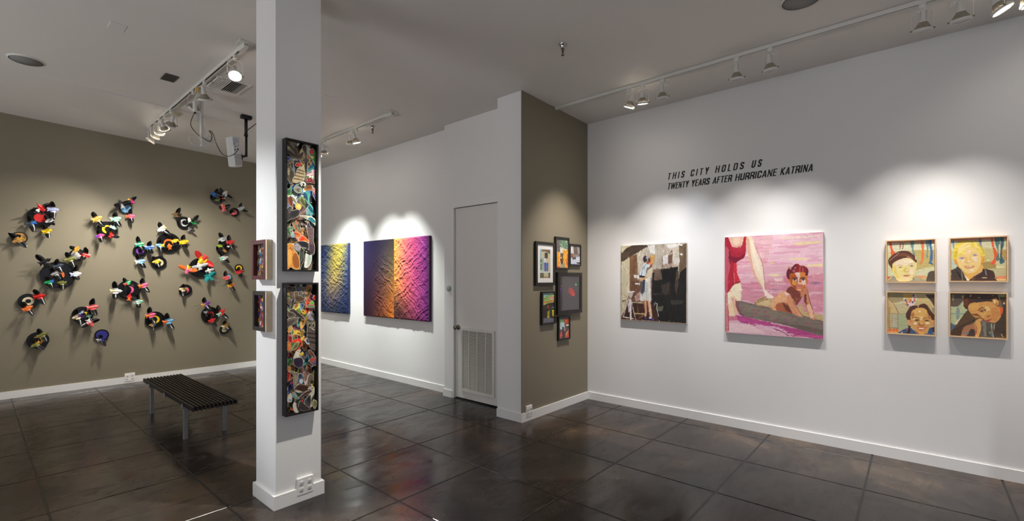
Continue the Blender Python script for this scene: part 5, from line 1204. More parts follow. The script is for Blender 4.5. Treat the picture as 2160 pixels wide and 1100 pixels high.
bot = [
    (A3, [(70, 120), (195, 120), (210, 200), (190, 340), (155, 460), (120, 440), (150, 330), (130, 200)], (84, 72, 64), [([(120, 140), (180, 140), (180, 300), (150, 320)], (104, 90, 80)), ([(150, 330), (185, 330), (158, 450)], (56, 48, 44))], None),
    (A3, [(65, 290), (130, 300), (160, 380), (130, 400), (70, 350)], (96, 84, 72), [([(75, 300), (120, 310), (125, 370)], (120, 104, 86))], None),
    (A3, [(185, 200), (260, 195), (250, 250), (300, 240), (350, 240), (340, 320), (280, 345), (220, 340)], (112, 90, 68), [([(210, 260), (330, 290), (280, 330), (220, 320)], (84, 66, 52))], None),
    (A3, [(260, 120), (320, 120), (350, 200), (350, 280), (310, 260), (280, 190)], (84, 80, 76), [([(280, 130), (315, 135), (330, 230), (300, 220)], (120, 114, 106))], (325, 210)),
    (A3, [(90, 495), (165, 455), (200, 470), (280, 540), (350, 610), (330, 620), (250, 580), (200, 540), (150, 500)], (74, 62, 54), [([(180, 475), (300, 570), (330, 608), (230, 550)], (56, 48, 44))], (110, 490)),
    (A3, [(75, 470), (110, 500), (190, 530), (205, 570), (120, 600), (80, 540)], (104, 90, 76), [([(100, 510), (180, 540), (120, 570)], (76, 66, 58))], None),
    (A3, [(60, 640), (130, 600), (240, 590), (250, 620), (200, 680), (100, 740), (60, 750)], (116, 106, 92), [([(80, 660), (200, 620), (150, 690), (80, 720)], (84, 76, 68))], None),
    (A3, [(385, 435), (400, 395), (500, 400), (500, 435)], (196, 60, 50), [([(390, 430), (420, 400), (495, 412), (495, 432)], (90, 150, 110))], None),
    (A3, [(430, 370), (470, 330), (495, 370), (470, 390)], (110, 180, 60), [], None),
    (A3, [(475, 290), (500, 250), (520, 290), (510, 320)], (190, 40, 40), [], None),
    (A3, [(300, 490), (330, 470), (370, 510), (340, 540)], (222, 166, 40), [([(310, 490), (330, 480), (335, 500)], (40, 34, 30))], None),
    (A3, [(385, 665), (400, 655), (440, 672), (490, 668), (515, 655), (520, 700), (530, 820), (530, 1060), (500, 1090), (440, 1060), (400, 960), (385, 860), (390, 740)], (96, 84, 76), [([(390, 820), (525, 830), (525, 850), (395, 840)], (60, 52, 50)), ([(400, 880), (525, 900), (525, 920), (405, 900)], (58, 50, 50)), ([(415, 950), (525, 970), (525, 990), (420, 970)], (58, 50, 50)), ([(400, 680), (440, 690), (450, 740), (415, 745)], (160, 150, 130)), ([(460, 690), (510, 680), (500, 740), (465, 745)], (160, 150, 130)), ([(415, 690), (440, 700), (435, 730), (415, 728)], (30, 26, 24)), ([(470, 700), (495, 695), (490, 728), (472, 730)], (30, 26, 24)), ([(450, 745), (500, 780), (490, 790), (450, 760)], (214, 206, 190))], None),
    (A3, [(90, 800), (110, 740), (150, 725), (165, 770), (130, 800), (110, 830)], (222, 150, 60), [([(105, 770), (130, 740), (140, 780)], (200, 180, 70))], (140, 745)),
    (A3, [(145, 830), (160, 770), (180, 800), (170, 850)], (116, 130, 70), [], None),
    (A3, [(95, 860), (110, 845), (155, 900), (150, 960), (125, 1000), (100, 940)], (190, 44, 40), [([(105, 870), (140, 900), (130, 960)], (150, 34, 36))], (115, 870)),
    (A3, [(65, 1090), (70, 1010), (90, 960), (130, 990), (135, 1060), (120, 1095)], (214, 116, 56), [([(75, 1010), (110, 990), (120, 1040)], (226, 150, 70))], None),
    (A3, [(140, 1095), (190, 1020), (240, 960), (265, 990), (230, 1060), (190, 1090)], (130, 132, 76), [([(170, 1060), (230, 1000), (220, 1050)], (90, 100, 54))], (245, 975)),
    (A3, [(350, 940), (370, 910), (400, 930), (420, 1000), (390, 1000), (365, 970)], (200, 200, 196), [([(375, 920), (400, 930), (415, 985), (385, 970)], (44, 64, 110))], None),
    (A4, [(180, 160), (200, 90), (230, 40), (290, 30), (270, 80), (280, 140), (240, 170)], (206, 200, 180), [([(205, 100), (240, 60), (260, 130)], (226, 222, 206))], (250, 45)),
    (A4, [(180, 170), (230, 150), (300, 150), (325, 200), (325, 260), (290, 300), (240, 300), (190, 260), (175, 210)], (62, 52, 70), [([(195, 180), (290, 165), (310, 230), (240, 280), (190, 240)], (46, 38, 56))], None),
    (A4, [(65, 330), (100, 340), (130, 400), (110, 480), (80, 520), (65, 480)], (190, 44, 38), [([(70, 350), (110, 380), (95, 460)], (160, 34, 34))], None),
    (A4, [(65, 330), (70, 280), (110, 290), (140, 310), (100, 340)], (170, 110, 60), [], None),
    (A4, [(270, 100), (320, 60), (330, 90), (300, 115)], (222, 180, 40), [], None),
    (A4, [(410, 190), (470, 175), (535, 145), (530, 260), (480, 265), (430, 215)], (150, 90, 80), [([(430, 180), (470, 150), (500, 165), (450, 190)], (206, 60, 50)), ([(470, 240), (530, 200), (525, 255)], (84, 84, 140))], None),
    (A4, [(410, 40), (440, 30), (490, 90), (520, 150), (480, 140), (430, 90)], (126, 74, 60), [([(430, 50), (470, 90), (490, 125), (450, 95)], (96, 54, 46))], None),
    (A4, [(100, 365), (150, 360), (200, 375), (240, 385), (240, 480), (240, 560), (200, 640), (185, 600), (180, 480), (175, 420), (140, 385)], (124, 112, 96), [([(190, 420), (225, 420), (225, 540), (195, 560)], (150, 138, 118))], (190, 378)),
    (A4, [(190, 640), (230, 580), (290, 560), (360, 570), (420, 600), (410, 640), (330, 680), (250, 690), (200, 670)], (84, 56, 44), [([(240, 600), (380, 590), (390, 630), (280, 660)], (64, 42, 34)), ([(200, 650), (260, 655), (320, 680), (230, 685)], (190, 180, 160))], None),
    (A4, [(270, 780), (240, 790), (300, 730), (380, 670), (455, 655), (450, 680), (380, 720), (320, 760)], (84, 52, 46), [([(300, 740), (430, 670), (370, 710)], (110, 70, 58))], None),
    (A4, [(400, 630), (440, 600), (490, 595), (500, 680), (480, 740), (450, 770), (440, 860), (400, 780), (420, 720), (460, 680), (450, 640)], (206, 204, 180), [([(445, 600), (485, 600), (485, 625), (450, 625)], (206, 150, 90))], (470, 610)),
    (A4, [(240, 490), (260, 400), (310, 400), (340, 460), (330, 520), (290, 550), (250, 540)], (96, 104, 120), [([(270, 490), (320, 480), (310, 540), (275, 540)], (206, 216, 214)), ([(250, 420), (300, 410), (290, 470)], (50, 56, 70))], None),
    (A4, [(390, 560), (410, 430), (440, 400), (480, 420), (480, 500), (440, 560)], (110, 98, 84), [([(440, 500), (475, 500), (475, 540), (445, 545)], (50, 42, 40))], None),
    (A4, [(155, 720), (190, 680), (240, 760), (250, 790), (170, 760)], (110, 136, 136), [([(170, 720), (200, 700), (230, 760)], (140, 166, 164))], None),
    (A4, [(85, 830), (90, 780), (130, 700), (150, 760), (145, 830)], (200, 200, 190), [([(95, 800), (140, 790), (140, 825)], (120, 150, 180))], None),
    (A4, [(170, 900), (190, 840), (230, 880), (260, 960), (250, 1000), (200, 990)], (210, 206, 192), [([(220, 860), (290, 960), (260, 990), (230, 930)], (70, 62, 60))], None),
    (A4, [(260, 870), (280, 820), (330, 850), (380, 900), (430, 940), (330, 970), (270, 930)], (64, 54, 54), [([(295, 800), (330, 790), (325, 830), (300, 830)], (190, 60, 50))], None),
    (A4, [(360, 800), (430, 720), (445, 780), (440, 880), (390, 900), (350, 850)], (74, 74, 72), [([(380, 800), (430, 750), (430, 860)], (50, 50, 52))], None),
    (A4, [(470, 870), (490, 800), (540, 820), (540, 890), (500, 940)], (150, 146, 100), [([(490, 820), (535, 835), (525, 890), (495, 900)], (120, 120, 76))], None),
]
shadowbox('tall black box frame packed with paper birds, the upper with a golden owl', 1.373, 1.600, 1.598, 2.495, 11, top)
shadowbox('tall black box frame packed with paper birds, the lower with a grey eagle owl', 1.372, 1.600, 0.620, 1.520, 23, bot)

# ------------------------------------------------------------------ vinyl records and birds on the taupe wall
WY = 8.835
FA, FB, FC, FD = (0, 380, 3.667), (240, 380, 3.667), (0, 580, 3.667), (240, 580, 3.667)


def wall_pt(fr, x, y, off):
    return onY(fr[0] + x / fr[2], fr[1] + y / fr[2], WY - off)


PX2M = None


def cmat(c):
    return mat('label_paper_%d_%d_%d' % c, c, 0.35, spec=0.5, noise=0.18, nscale=55)


CN = dict(red=(206, 40, 40), orange=(226, 110, 40), yellow=(226, 190, 30), gold=(196, 150, 60), blue=(50, 110, 190), skyblue=(110, 170, 210), teal=(40, 150, 150), green=(40, 160, 90), mint=(150, 206, 180),
          lime=(150, 180, 50), olive=(120, 120, 60), white=(222, 222, 220), cream=(214, 200, 160), grey=(150, 150, 152), black=(26, 26, 28), slate=(62, 70, 84), lavender=(176, 184, 220), pink=(222, 90, 140),
          salmon=(222, 96, 96), purple=(120, 60, 160), magenta=(206, 50, 130), tan=(176, 130, 70), brown=(110, 80, 50), navy=(50, 50, 130), silver=(186, 190, 190))

RECS = []


def record(fr, x, y, r, labcol, desc, labr=None, arc=None, hole=False):
    p = wall_pt(fr, x, y, 0.03); c = Vector(p)
    R = r / fr[2] * (WY * 0.7555 + c.x * 0.6543 * 0 + 0.0) / FPX
    dist = c.x * FW[0] + c.y * FW[1]
    R = r / fr[2] * dist / FPX
    M = Matrix.Translation(c) @ Matrix.Rotation(PI / 2, 4, 'X')
    e = empty('vinyl_record', c)
    lr = (labr / fr[2] * dist / FPX) if labr else R * 0.42
    mb = MB(); prof = [(0.004, -0.001), (R - 0.002, -0.001), (R, 0.0), (R - 0.002, 0.0018)]
    k = R - 0.004
    while k > lr + 0.006:
        prof += [(k, 0.0014), (k - 0.003, 0.0009)]; k -= 0.006
    prof += [(lr, 0.0016), (0.004, 0.0016)]
    mb.lathe(prof, 40, M, cap=False)
    part(mb, 'disc', M_VINYL, e)
    mb = MB()
    a0, a1 = arc if arc else (0, 360)
    n = 32; ri = lr * (0.5 if (arc or hole) else 0.06)
    vs = []
    for i in range(n + 1):
        t = math.radians(a0 + (a1 - a0) * i / n)
        taper = 1.0 if not arc else (0.35 + 0.65 * math.sin(PI * i / n))
        rin = lr - (lr - ri) * taper
        for rr, z in ((rin, 0.0017), (lr, 0.0017), (lr, 0.0024), (rin, 0.0024)):
            vs.append(M @ Vector((rr * math.cos(t), rr * math.sin(t), z)))
    fs = []
    for i in range(n):
        for q in range(4):
            fs.append((i * 4 + q, i * 4 + (q + 1) % 4, (i + 1) * 4 + (q + 1) % 4, (i + 1) * 4 + q))
    mb.add(vs, fs)
    part(mb, 'record_label', cmat(CN[labcol]), e)
    mb = MB(); mb.tube([c + Vector((0, 0, 0)), Vector((c.x, WY, c.z))], 0.004, 8)
    part(mb, 'standoff', M_BLACK, e)
    tag(e, desc[0], 'record', 'vinyl records on the taupe wall')
    RECS.append((c.x, c.z, R, desc[1], []))
    return e


R_ = [
    (FA, 315, 290, 78, 'red', ('black record with a full red label at the wall\'s upper left', 'the upper left red-labelled record'), 38, None, False),
    (FA, 150, 447, 46, 'tan', ('small black record with a tan crescent label at the far left edge', 'the small tan record at far left'), 38, (-60, 130), False),
    (FA, 830, 382, 62, 'yellow', ('black record with a yellow label, top centre-left of the wall', 'the upper yellow-labelled record'), 32, (40, 330), False),
    (FA, 973, 220, 41, 'skyblue', ('small black record with a bright blue label, topmost left of centre', 'the small bright blue record'), 32, None, False),
    (FA, 593, 582, 45, 'white', ('small black record with a white label beside the largest record', 'the small white-labelled record'), 33, None, False),
    (FA, 450, 735, 102, 'orange', ('largest black record with an orange label in the left cluster', 'the largest orange record'), 36, (-70, 200), False),
    (FA, 218, 938, 58, 'cream', ('black record with a cream ring label at the lower left', 'the cream ring record'), 32, None, True),
    (FC, 640, 310, 64, 'purple', ('black record crowded with birds in the lower left cluster', 'the crowded lower left record'), 24, (100, 300), False),
    (FA, 997, 850, 73, 'pink', ('black record with a patchwork label in the middle of the wall', 'the middle patchwork record'), 30, (-80, 90), False),
    (FC, 787, 467, 44, 'navy', ('small black record with a dark blue label, lowest of the middle', 'the small dark blue record'), 34, None, False),
    (FC, 293, 508, 64, 'gold', ('black record with a broken yellow ring label at the bottom left corner', 'the bottom left yellow ring'), 32, (-120, 130), False),
    (FB, 203, 550, 44, 'purple', ('small black record with a violet label left of the big central record', 'the small violet record'), 25, None, True),
    (FB, 350, 640, 50, 'cream', ('small black record with a cream label under the big central record', 'the small cream record'), 28, None, True),
    (FB, 425, 488, 78, 'orange', ('big central black record with a broken orange ring label', 'the big central orange record'), 32, (-30, 200), False),
    (FB, 545, 332, 48, 'silver', ('small black record with a silver label at the top centre', 'the small silver record'), 28, (60, 350), False),
    (FB, 797, 138, 46, 'lime', ('small black record with a lime label at the top right', 'the small lime record'), 24, (180, 360), False),
    (FB, 935, 250, 34, 'salmon', ('small dark record with a faded pink label at the upper right edge', 'the small faded pink record'), 16, None, True),
    (FB, 842, 532, 46, 'brown', ('small black record with a brown label right of centre', 'the small brown record'), 14, None, False),
    (FB, 667, 680, 74, 'grey', ('large black record with a pale centre and white birds', 'the white-bird record'), 16, None, False),
    (FB, 968, 682, 31, 'yellow', ('smallest black record with a yellow ring label near the right edge', 'the smallest yellow record'), 21, None, True),
    (FB, 885, 752, 27, 'skyblue', ('tiny black record with a sky blue label near the right edge', 'the tiny sky blue record'), 22, None, False),
    (FB, 555, 852, 44, 'pink', ('small black record with a pink crescent label, lower centre', 'the small pink crescent record'), 22, (-80, 90), False),
    (FD, 745, 310, 61, 'red', ('black record with a broken red ring label at the lower right', 'the broken red ring record'), 26, (-50, 230), False),
    (FD, 855, 427, 35, 'cream', ('small black record with a full cream label, lowest at right', 'the lower right cream record'), 17, None, False),
    (FD, 318, 348, 63, 'yellow', ('black record with a bright yellow label at the bottom centre', 'the bottom centre yellow record'), 30, (-150, 110), False),
]
for (fr, x, y, r, lc, ds, lr, arc, hole) in R_: record(fr, x, y, r, lc, ds, lr, arc, hole)

LBL = set()


def bird(fr, x, y, span, head, c1, c2=None, tail=False, off=None, wing='black', dih=None):
    """span in crop pixels, head angle in degrees (0 right, 90 up)"""
    rnd = random.Random(int(x * 31 + y * 17 + fr[0]))
    off = off or rnd.uniform(0.06, 0.10)
    p = Vector(wall_pt(fr, x, y, off)); dist = p.x * FW[0] + p.y * FW[1]
    S = span / fr[2] * dist / FPX
    e = empty('vinyl_bird', p)
    # local axes: x = heading, y = left wing, z = out of the wall
    M = Matrix.Translation(p) @ Matrix.Rotation(PI / 2, 4, 'X') @ Matrix.Rotation(math.radians(head), 4, 'Z')
    M = M @ Matrix.Rotation(rnd.uniform(-0.2, 0.2), 4, 'Y')
    b = S * 0.31
    top_ = [(1.02, 0.03), (0.86, 0.14), (0.72, 0.30), (0.50, 0.32), (0.38, 0.34), (0.32, 0.66), (0.12, 0.80), (-0.20, 0.72), (-0.34, 0.34), (-0.52, 0.22), (-0.78, 0.40), (-1.0, 0.46), (-0.86, 0.10)]
    P = [(a * b, c * b) for a, c in top_] + [(a * b, -c * b) for a, c in reversed(top_)]
    P = P[::-1]
    def body(x0, x1, m_, name, dz):
        Q = [(min(max(px, x0), x1), py) for px, py in P]
        mb = MB(); n = len(Q)
        # cambered slab: fan of quads between centre line and outline
        up = [M @ Vector((q[0], q[1], 0.012 * (1 - abs(q[1]) / (0.62 * b)) * (b / 0.06) + dz)) for q in Q]
        dn = [v - (M.to_3x3() @ Vector((0, 0, 0.0016))) for v in up]
        c0 = M @ Vector(((x0 + x1) / 2 if x0 > -9 and x1 < 9 else 0, 0, 0.013 * (b / 0.06) + dz))
        mb.add(up + dn + [c0], [(i, (i + 1) % n, 2 * n) for i in range(n)] + [(i, n + i, n + (i + 1) % n, (i + 1) % n) for i in range(n)], 0, False)
        mb.add(dn, [tuple(range(n - 1, -1, -1))])
        return part(mb, name, m_, e)
    k1 = CN[c1]; k2 = CN[c2 or c1]
    if c2: 
        body(-0.15 * b, 9, cmat(k1), 'body', 0); body(-9, -0.15 * b, cmat(k2), 'tail', 0)
    else:
        body(-9, 9, cmat(k1), 'body', 0)
    for sd in (1, -1):
        dh = math.radians(dih if dih is not None else rnd.uniform(22, 52))
        sweep = rnd.uniform(-0.25, 0.1)
        L = S * 0.5 * rnd.uniform(0.98, 1.15) * 1.25
        mb = MB(); up = []; N = 9
        for i in range(N + 1):
            t = i / N
            wdt = (0.46 * b) * (math.sin(PI * min(1, (t * 0.80 + 0.20))) ** 0.7) + 0.001
            cx_ = sweep * L * t - 0.02 * b
            lat = L * (t * math.cos(dh) + 0.10 * math.sin(t * PI)) * 0.98
            zz = L * (t ** 1.25) * math.sin(dh) * 0.85 + 0.004
            for q in (-1, 0, 1):
                up.append(M @ Vector((cx_ + q * wdt + (0.25 * b * t * t), sd * lat, zz + (0.002 if q == 0 else 0))))
        nrm = M.to_3x3() @ Vector((0, -sd * math.sin(dh), math.cos(dh))) * 0.0013
        dn = [v - nrm for v in up]; o = len(up)
        fs = []; nin = 2
        for i in range(N):
            for q in range(2):
                a_ = i * 3 + q
                fs.append((a_, a_ + 1, a_ + 4, a_ + 3)); fs.append((o + a_, o + a_ + 3, o + a_ + 4, o + a_ + 1))
            fs.append((i * 3, i * 3 + 3, o + i * 3 + 3, o + i * 3)); fs.append((i * 3 + 2, o + i * 3 + 2, o + i * 3 + 5, i * 3 + 5))
        fs.append((N * 3, N * 3 + 1, N * 3 + 2, o + N * 3 + 2, o + N * 3 + 1, o + N * 3))
        mb.add(up + dn, fs, 0, True)
        for fi in range(min(len(mb.mi), nin * 6)): mb.mi[fi] = 1
        wm = M_VINYL if wing == 'black' else cmat(CN[wing])
        part(mb, 'wing', [wm, cmat(k1)], e)
    # beak
    mb = MB(); mb.lathe([(0.10 * b, 0), (0.01 * b, 0.22 * b)], 6, M @ Matrix.Translation((1.0 * b, 0, 0.004)) @ Matrix.Rotation(PI / 2, 4, 'Y'))
    part(mb, 'beak', M_BLACK, e)
    if tail:
        mb = MB()
        for s_ in (-1, 1):
            mb.tube([M @ Vector((-0.85 * b, s_ * 0.12 * b, 0)), M @ Vector((-1.5 * b, s_ * 0.3 * b, 0.006)), M @ Vector((-2.3 * b, s_ * 0.6 * b, 0.014))], 0.0016, 5)
        part(mb, 'tail_streamer', M_BLACK, e)
    mb = MB(); mb.tube([p, Vector((p.x, WY, p.z))], 0.0018, 6)
    part(mb, 'mounting_pin', M_CHROME, e)
    # describe by nearest record
    best = min(RECS, key=lambda r_: math.hypot(p.x - r_[0], p.z - r_[1]) - r_[2] * 0.6)
    dx, dz = p.x - best[0], p.z - best[1]
    d = math.hypot(dx, dz)
    names = ['right of', 'upper right of', 'above', 'upper left of', 'left of', 'lower left of', 'below', 'lower right of']
    w = names[int(round(math.degrees(math.atan2(dz, dx)) / 45.0)) % 8]
    if d < best[2] * 0.45: w = 'over the centre of'
    elif d < best[2] * 0.95: w = {'right of': 'on the right of', 'left of': 'on the left of', 'above': 'on the top of', 'below': 'on the bottom of'}.get(w, 'on the ' + w)
    cn = c1 if not c2 else c1 + ' and ' + c2
    base = '%s vinyl bird %s %s' % (cn, w, best[3])
    l = base
    if l in LBL: print('DUP', l)
    LBL.add(l)
    tag(e, l, 'bird', 'birds cut from vinyl records')


for b_ in [
    (FA, 318, 215, 110, 130, 'red'), (FA, 288, 240, 70, 60, 'white'), (FA, 413, 230, 118, 0, 'lavender'), (FA, 240, 335, 110, 200, 'slate', 'blue'), (FA, 380, 315, 90, 215, 'silver'), (FA, 365, 395, 105, 20, 'yellow', None, True),
    (FA, 140, 465, 120, 215, 'tan', 'gold'), (FA, 345, 632, 130, 35, 'black', None), (FA, 450, 665, 110, 20, 'slate'), (FA, 430, 725, 95, 200, 'grey', None), (FA, 585, 728, 115, 10, 'white', 'lavender'),
    (FA, 380, 790, 100, 195, 'green', 'blue'), (FA, 478, 795, 95, 180, 'olive'), (FA, 592, 537, 95, 60, 'gold'), (FA, 655, 578, 115, 160, 'red', None), (FA, 540, 612, 115, 200, 'olive', None),
    (FA, 750, 300, 120, 30, 'gold', None, True), (FA, 895, 300, 115, 15, 'mint'), (FA, 882, 370, 85, 340, 'mint', 'white'), (FA, 860, 425, 80, 60, 'red'), (FA, 773, 432, 95, 20, 'pink', 'purple'), (FA, 938, 188, 115, 110, 'black', 'grey'),
    (FA, 1013, 165, 85, 330, 'magenta', 'yellow'), (FA, 1010, 280, 95, 10, 'pink', 'orange'), (FA, 305, 900, 120, 15, 'red'), (FA, 212, 993, 110, 30, 'orange', None, True), (FA, 715, 985, 125, 10, 'salmon'),
    (FC, 600, 325, 115, 200, 'cream', 'purple'), (FC, 630, 292, 60, 45, 'lavender'), (FC, 668, 297, 55, 150, 'yellow'), (FC, 688, 318, 65, 15, 'mint'), (FC, 697, 372, 110, 300, 'salmon', 'white'),
    (FC, 785, 498, 100, 20, 'navy', 'white'), (FC, 328, 465, 105, 25, 'olive', None), (FC, 275, 540, 110, 215, 'olive', 'gold', True),
    (FA, 985, 798, 90, 35, 'green', 'red'), (FA, 897, 860, 125, 0, 'white', 'cream'), (FA, 1000, 908, 90, 80, 'red', 'orange'),
    (FB, 228, 815, 110, 20, 'pink', 'orange'), (FB, 188, 943, 105, 10, 'mint', 'white'),
    (FB, 200, 498, 100, 15, 'green', 'teal'), (FB, 275, 520, 105, 10, 'blue'), (FB, 205, 630, 110, 15, 'skyblue', 'white'), (FB, 328, 630, 90, 200, 'yellow'),
    (FB, 368, 378, 115, 220, 'white', 'cream'), (FB, 358, 505, 95, 180, 'skyblue', 'yellow'), (FB, 430, 515, 80, 100, 'orange'), (FB, 473, 470, 85, 20, 'yellow', None), (FB, 540, 480, 115, 15, 'yellow', None),
    (FB, 487, 270, 105, 180, 'brown', 'black'), (FB, 583, 312, 70, 100, 'white'), (FB, 612, 323, 95, 320, 'green', 'red'), (FB, 585, 378, 65, 250, 'grey'),
    (FB, 780, 115, 105, 160, 'blue', 'slate'), (FB, 858, 110, 100, 60, 'white', 'grey'), (FB, 848, 142, 45, 190, 'red', 'mint'), (FB, 845, 215, 105, 100, 'salmon', None), (FB, 925, 262, 60, 200, 'salmon', 'pink'), (FB, 984, 220, 95, 30, 'silver'),
    (FB, 840, 460, 105, 200, 'silver', 'grey'), (FB, 900, 482, 100, 20, 'red', None), (FB, 887, 513, 50, 200, 'white'), (FB, 818, 510, 70, 180, 'lime'), (FB, 858, 550, 60, 330, 'tan'), (FB, 848, 605, 110, 20, 'white', 'mint', True),
    (FB, 570, 695, 115, 250, 'pink', 'yellow', False, None, 'orange'), (FB, 660, 668, 100, 110, 'white', None, False, None, 'silver', 30), (FB, 735, 700, 65, 110, 'white', None, False, None, 'silver', 35),
    (FB, 737, 752, 120, 320, 'teal', None, False, None, 'teal'), (FB, 972, 710, 95, 20, 'red', None, True), (FB, 870, 757, 95, 20, 'salmon', None, True), (FB, 905, 815, 95, 20, 'orange', 'yellow', True),
    (FB, 535, 845, 95, 180, 'cream', 'tan'), (FD, 710, 225, 110, 25, 'purple', 'gold', True), (FD, 828, 293, 120, 40, 'red', 'mint'), (FD, 712, 288, 55, 10, 'grey', None), (FD, 757, 353, 95, 20, 'red', None), (FD, 864, 392, 100, 30, 'gold', 'cream'),
    (FD, 285, 313, 115, 15, 'pink', 'orange'), (FD, 298, 387, 75, 190, 'tan', 'skyblue'), (FD, 420, 360, 120, 15, 'skyblue', 'orange', True)]:
    bird(*b_)
# the bird with broad red wings
bird(FB, 685, 618, 155, 225, 'yellow', 'red', False, 0.06, 'red', 25)

# ------------------------------------------------------------------ vinyl lettering on the right wall
TT = 0.16


def arc_(cx, cy, rx, ry, a0, a1, n=5):
    return [(cx + rx * math.cos(math.radians(a0 + (a1 - a0) * i / n)), cy + ry * math.sin(math.radians(a0 + (a1 - a0) * i / n))) for i in range(n + 1)]


def glyph(ch, w):
    t = TT * 0.5; wt = w; l, r, b, tp = t, wt - t, t * 0.85, 1 - t * 0.85; R = 0.12; m = 0.53
    G = {
        'T': [[(0, tp), (wt, tp)], [(wt / 2, 0), (wt / 2, 1 - t)]],
        'H': [[(l, 0), (l, 1)], [(r, 0), (r, 1)], [(l, m), (r, m)]],
        'I': [[(l, 0), (l, 1)]],
        'L': [[(l, 1), (l, 0)], [(l, b), (wt, b)]],
        'E': [[(l, 1), (l, 0)], [(l, b), (wt, b)], [(l, tp), (wt, tp)], [(l, m), (wt * 0.92, m)]],
        'F': [[(l, 1), (l, 0)], [(l, tp), (wt, tp)], [(l, m), (wt * 0.92, m)]],
        'O': [arc_(wt / 2, 1 - t - R, r - wt / 2, R + t * 0.15, 0, 180) + arc_(wt / 2, t + R, r - wt / 2, R + t * 0.15, 180, 360) + [(r, 1 - t - R)]],
        'C': [[(r, 0.64)] + arc_(wt / 2, 1 - t - R, r - wt / 2, R + t * 0.15, 0, 180) + arc_(wt / 2, t + R, r - wt / 2, R + t * 0.15, 180, 360) + [(r, 0.36)]],
        'U': [[(l, 1)] + arc_(wt / 2, t + R, r - wt / 2, R + t * 0.15, 180, 360) + [(r, 1)]],
        'S': [[(r, 0.68)] + arc_(wt / 2, 1 - t - R, r - wt / 2, R + t * 0.15, 0, 180) + [(l, 0.68), (l + 0.04, 0.60), (r - 0.04, 0.42), (r, 0.34)] + arc_(wt / 2, t + R, r - wt / 2, R + t * 0.15, 360, 180) + [(l, 0.32)]],
        'D': [[(l, 0), (l, 1)], [(l, tp), (wt * 0.5, tp)] + arc_(wt * 0.5, 1 - t - R, r - wt * 0.5, R, 70, 0) + arc_(wt * 0.5, t + R, r - wt * 0.5, R, 0, -70) + [(wt * 0.5, b), (l, b)]],
        'R': [[(l, 0), (l, 1)], [(l, tp), (wt * 0.5, tp)] + arc_(wt * 0.5, 1 - t - 0.08, r - wt * 0.5, 0.08, 70, 0) + arc_(wt * 0.5, 0.48 + 0.10, r - wt * 0.5, 0.08, 0, -70) + [(wt * 0.5, 0.48), (l, 0.48)], [(wt * 0.5, 0.48), (r, 0.30), (r + 0.02, 0.0)]],
        'A': [[(t * 0.8, 0), (wt / 2, 1 - t * 0.4)], [(wt - t * 0.8, 0), (wt / 2, 1 - t * 0.4)], [(wt * 0.2, 0.26), (wt * 0.8, 0.26)]],
        'N': [[(l, 0), (l, 1)], [(r, 0), (r, 1)], [(l, 0.97), (r, 0.03)]],
        'W': [[(t * 0.7, 1), (wt * 0.27, 0.02)], [(wt * 0.27, 0.02), (wt / 2, 0.95)], [(wt / 2, 0.95), (wt * 0.73, 0.02)], [(wt * 0.73, 0.02), (wt - t * 0.7, 1)]],
        'Y': [[(t * 0.8, 1), (wt / 2, 0.42)], [(wt - t * 0.8, 1), (wt / 2, 0.42)], [(wt / 2, 0.5), (wt / 2, 0)]],
        'K': [[(l, 0), (l, 1)], [(r, 1), (l + 0.02, 0.42)], [(l + 0.10, 0.52), (r + 0.02, 0.0)]],
    }
    return G[ch]


def strip(path, th, thy):
    """thick polyline -> outline polygon (horizontal strokes thinner)"""
    L_, R2 = [], []
    for i, p in enumerate(path):
        a = Vector(path[max(i - 1, 0)]); c = Vector(path[min(i + 1, len(path) - 1)]); b = Vector(p)
        d1 = (b - a).normalized() if i > 0 else (c - b).normalized()
        d2 = (c - b).normalized() if i < len(path) - 1 else d1
        n1 = Vector((-d1.y, d1.x)); n2 = Vector((-d2.y, d2.x)); m = (n1 + n2)
        m = m.normalized() if m.length > 1e-4 else n1
        k = 1 / max(0.5, m.dot(n1))
        tt = th * abs(m.x) + thy * abs(m.y)
        L_.append((b.x + m.x * tt / 2 * k, b.y + m.y * tt / 2 * k)); R2.append((b.x - m.x * tt / 2 * k, b.y - m.y * tt / 2 * k))
    return L_, R2


M_LETTER = mat('black_lettering', (22, 20, 19), 0.5)


RELW = dict(T=.44, W=.74, E=.40, N=.50, Y=.48, A=.50, R=.48, S=.45, F=.39, H=.50, U=.48, I=.17, C=.46, K=.50, L=.38, O=.47, D=.48)


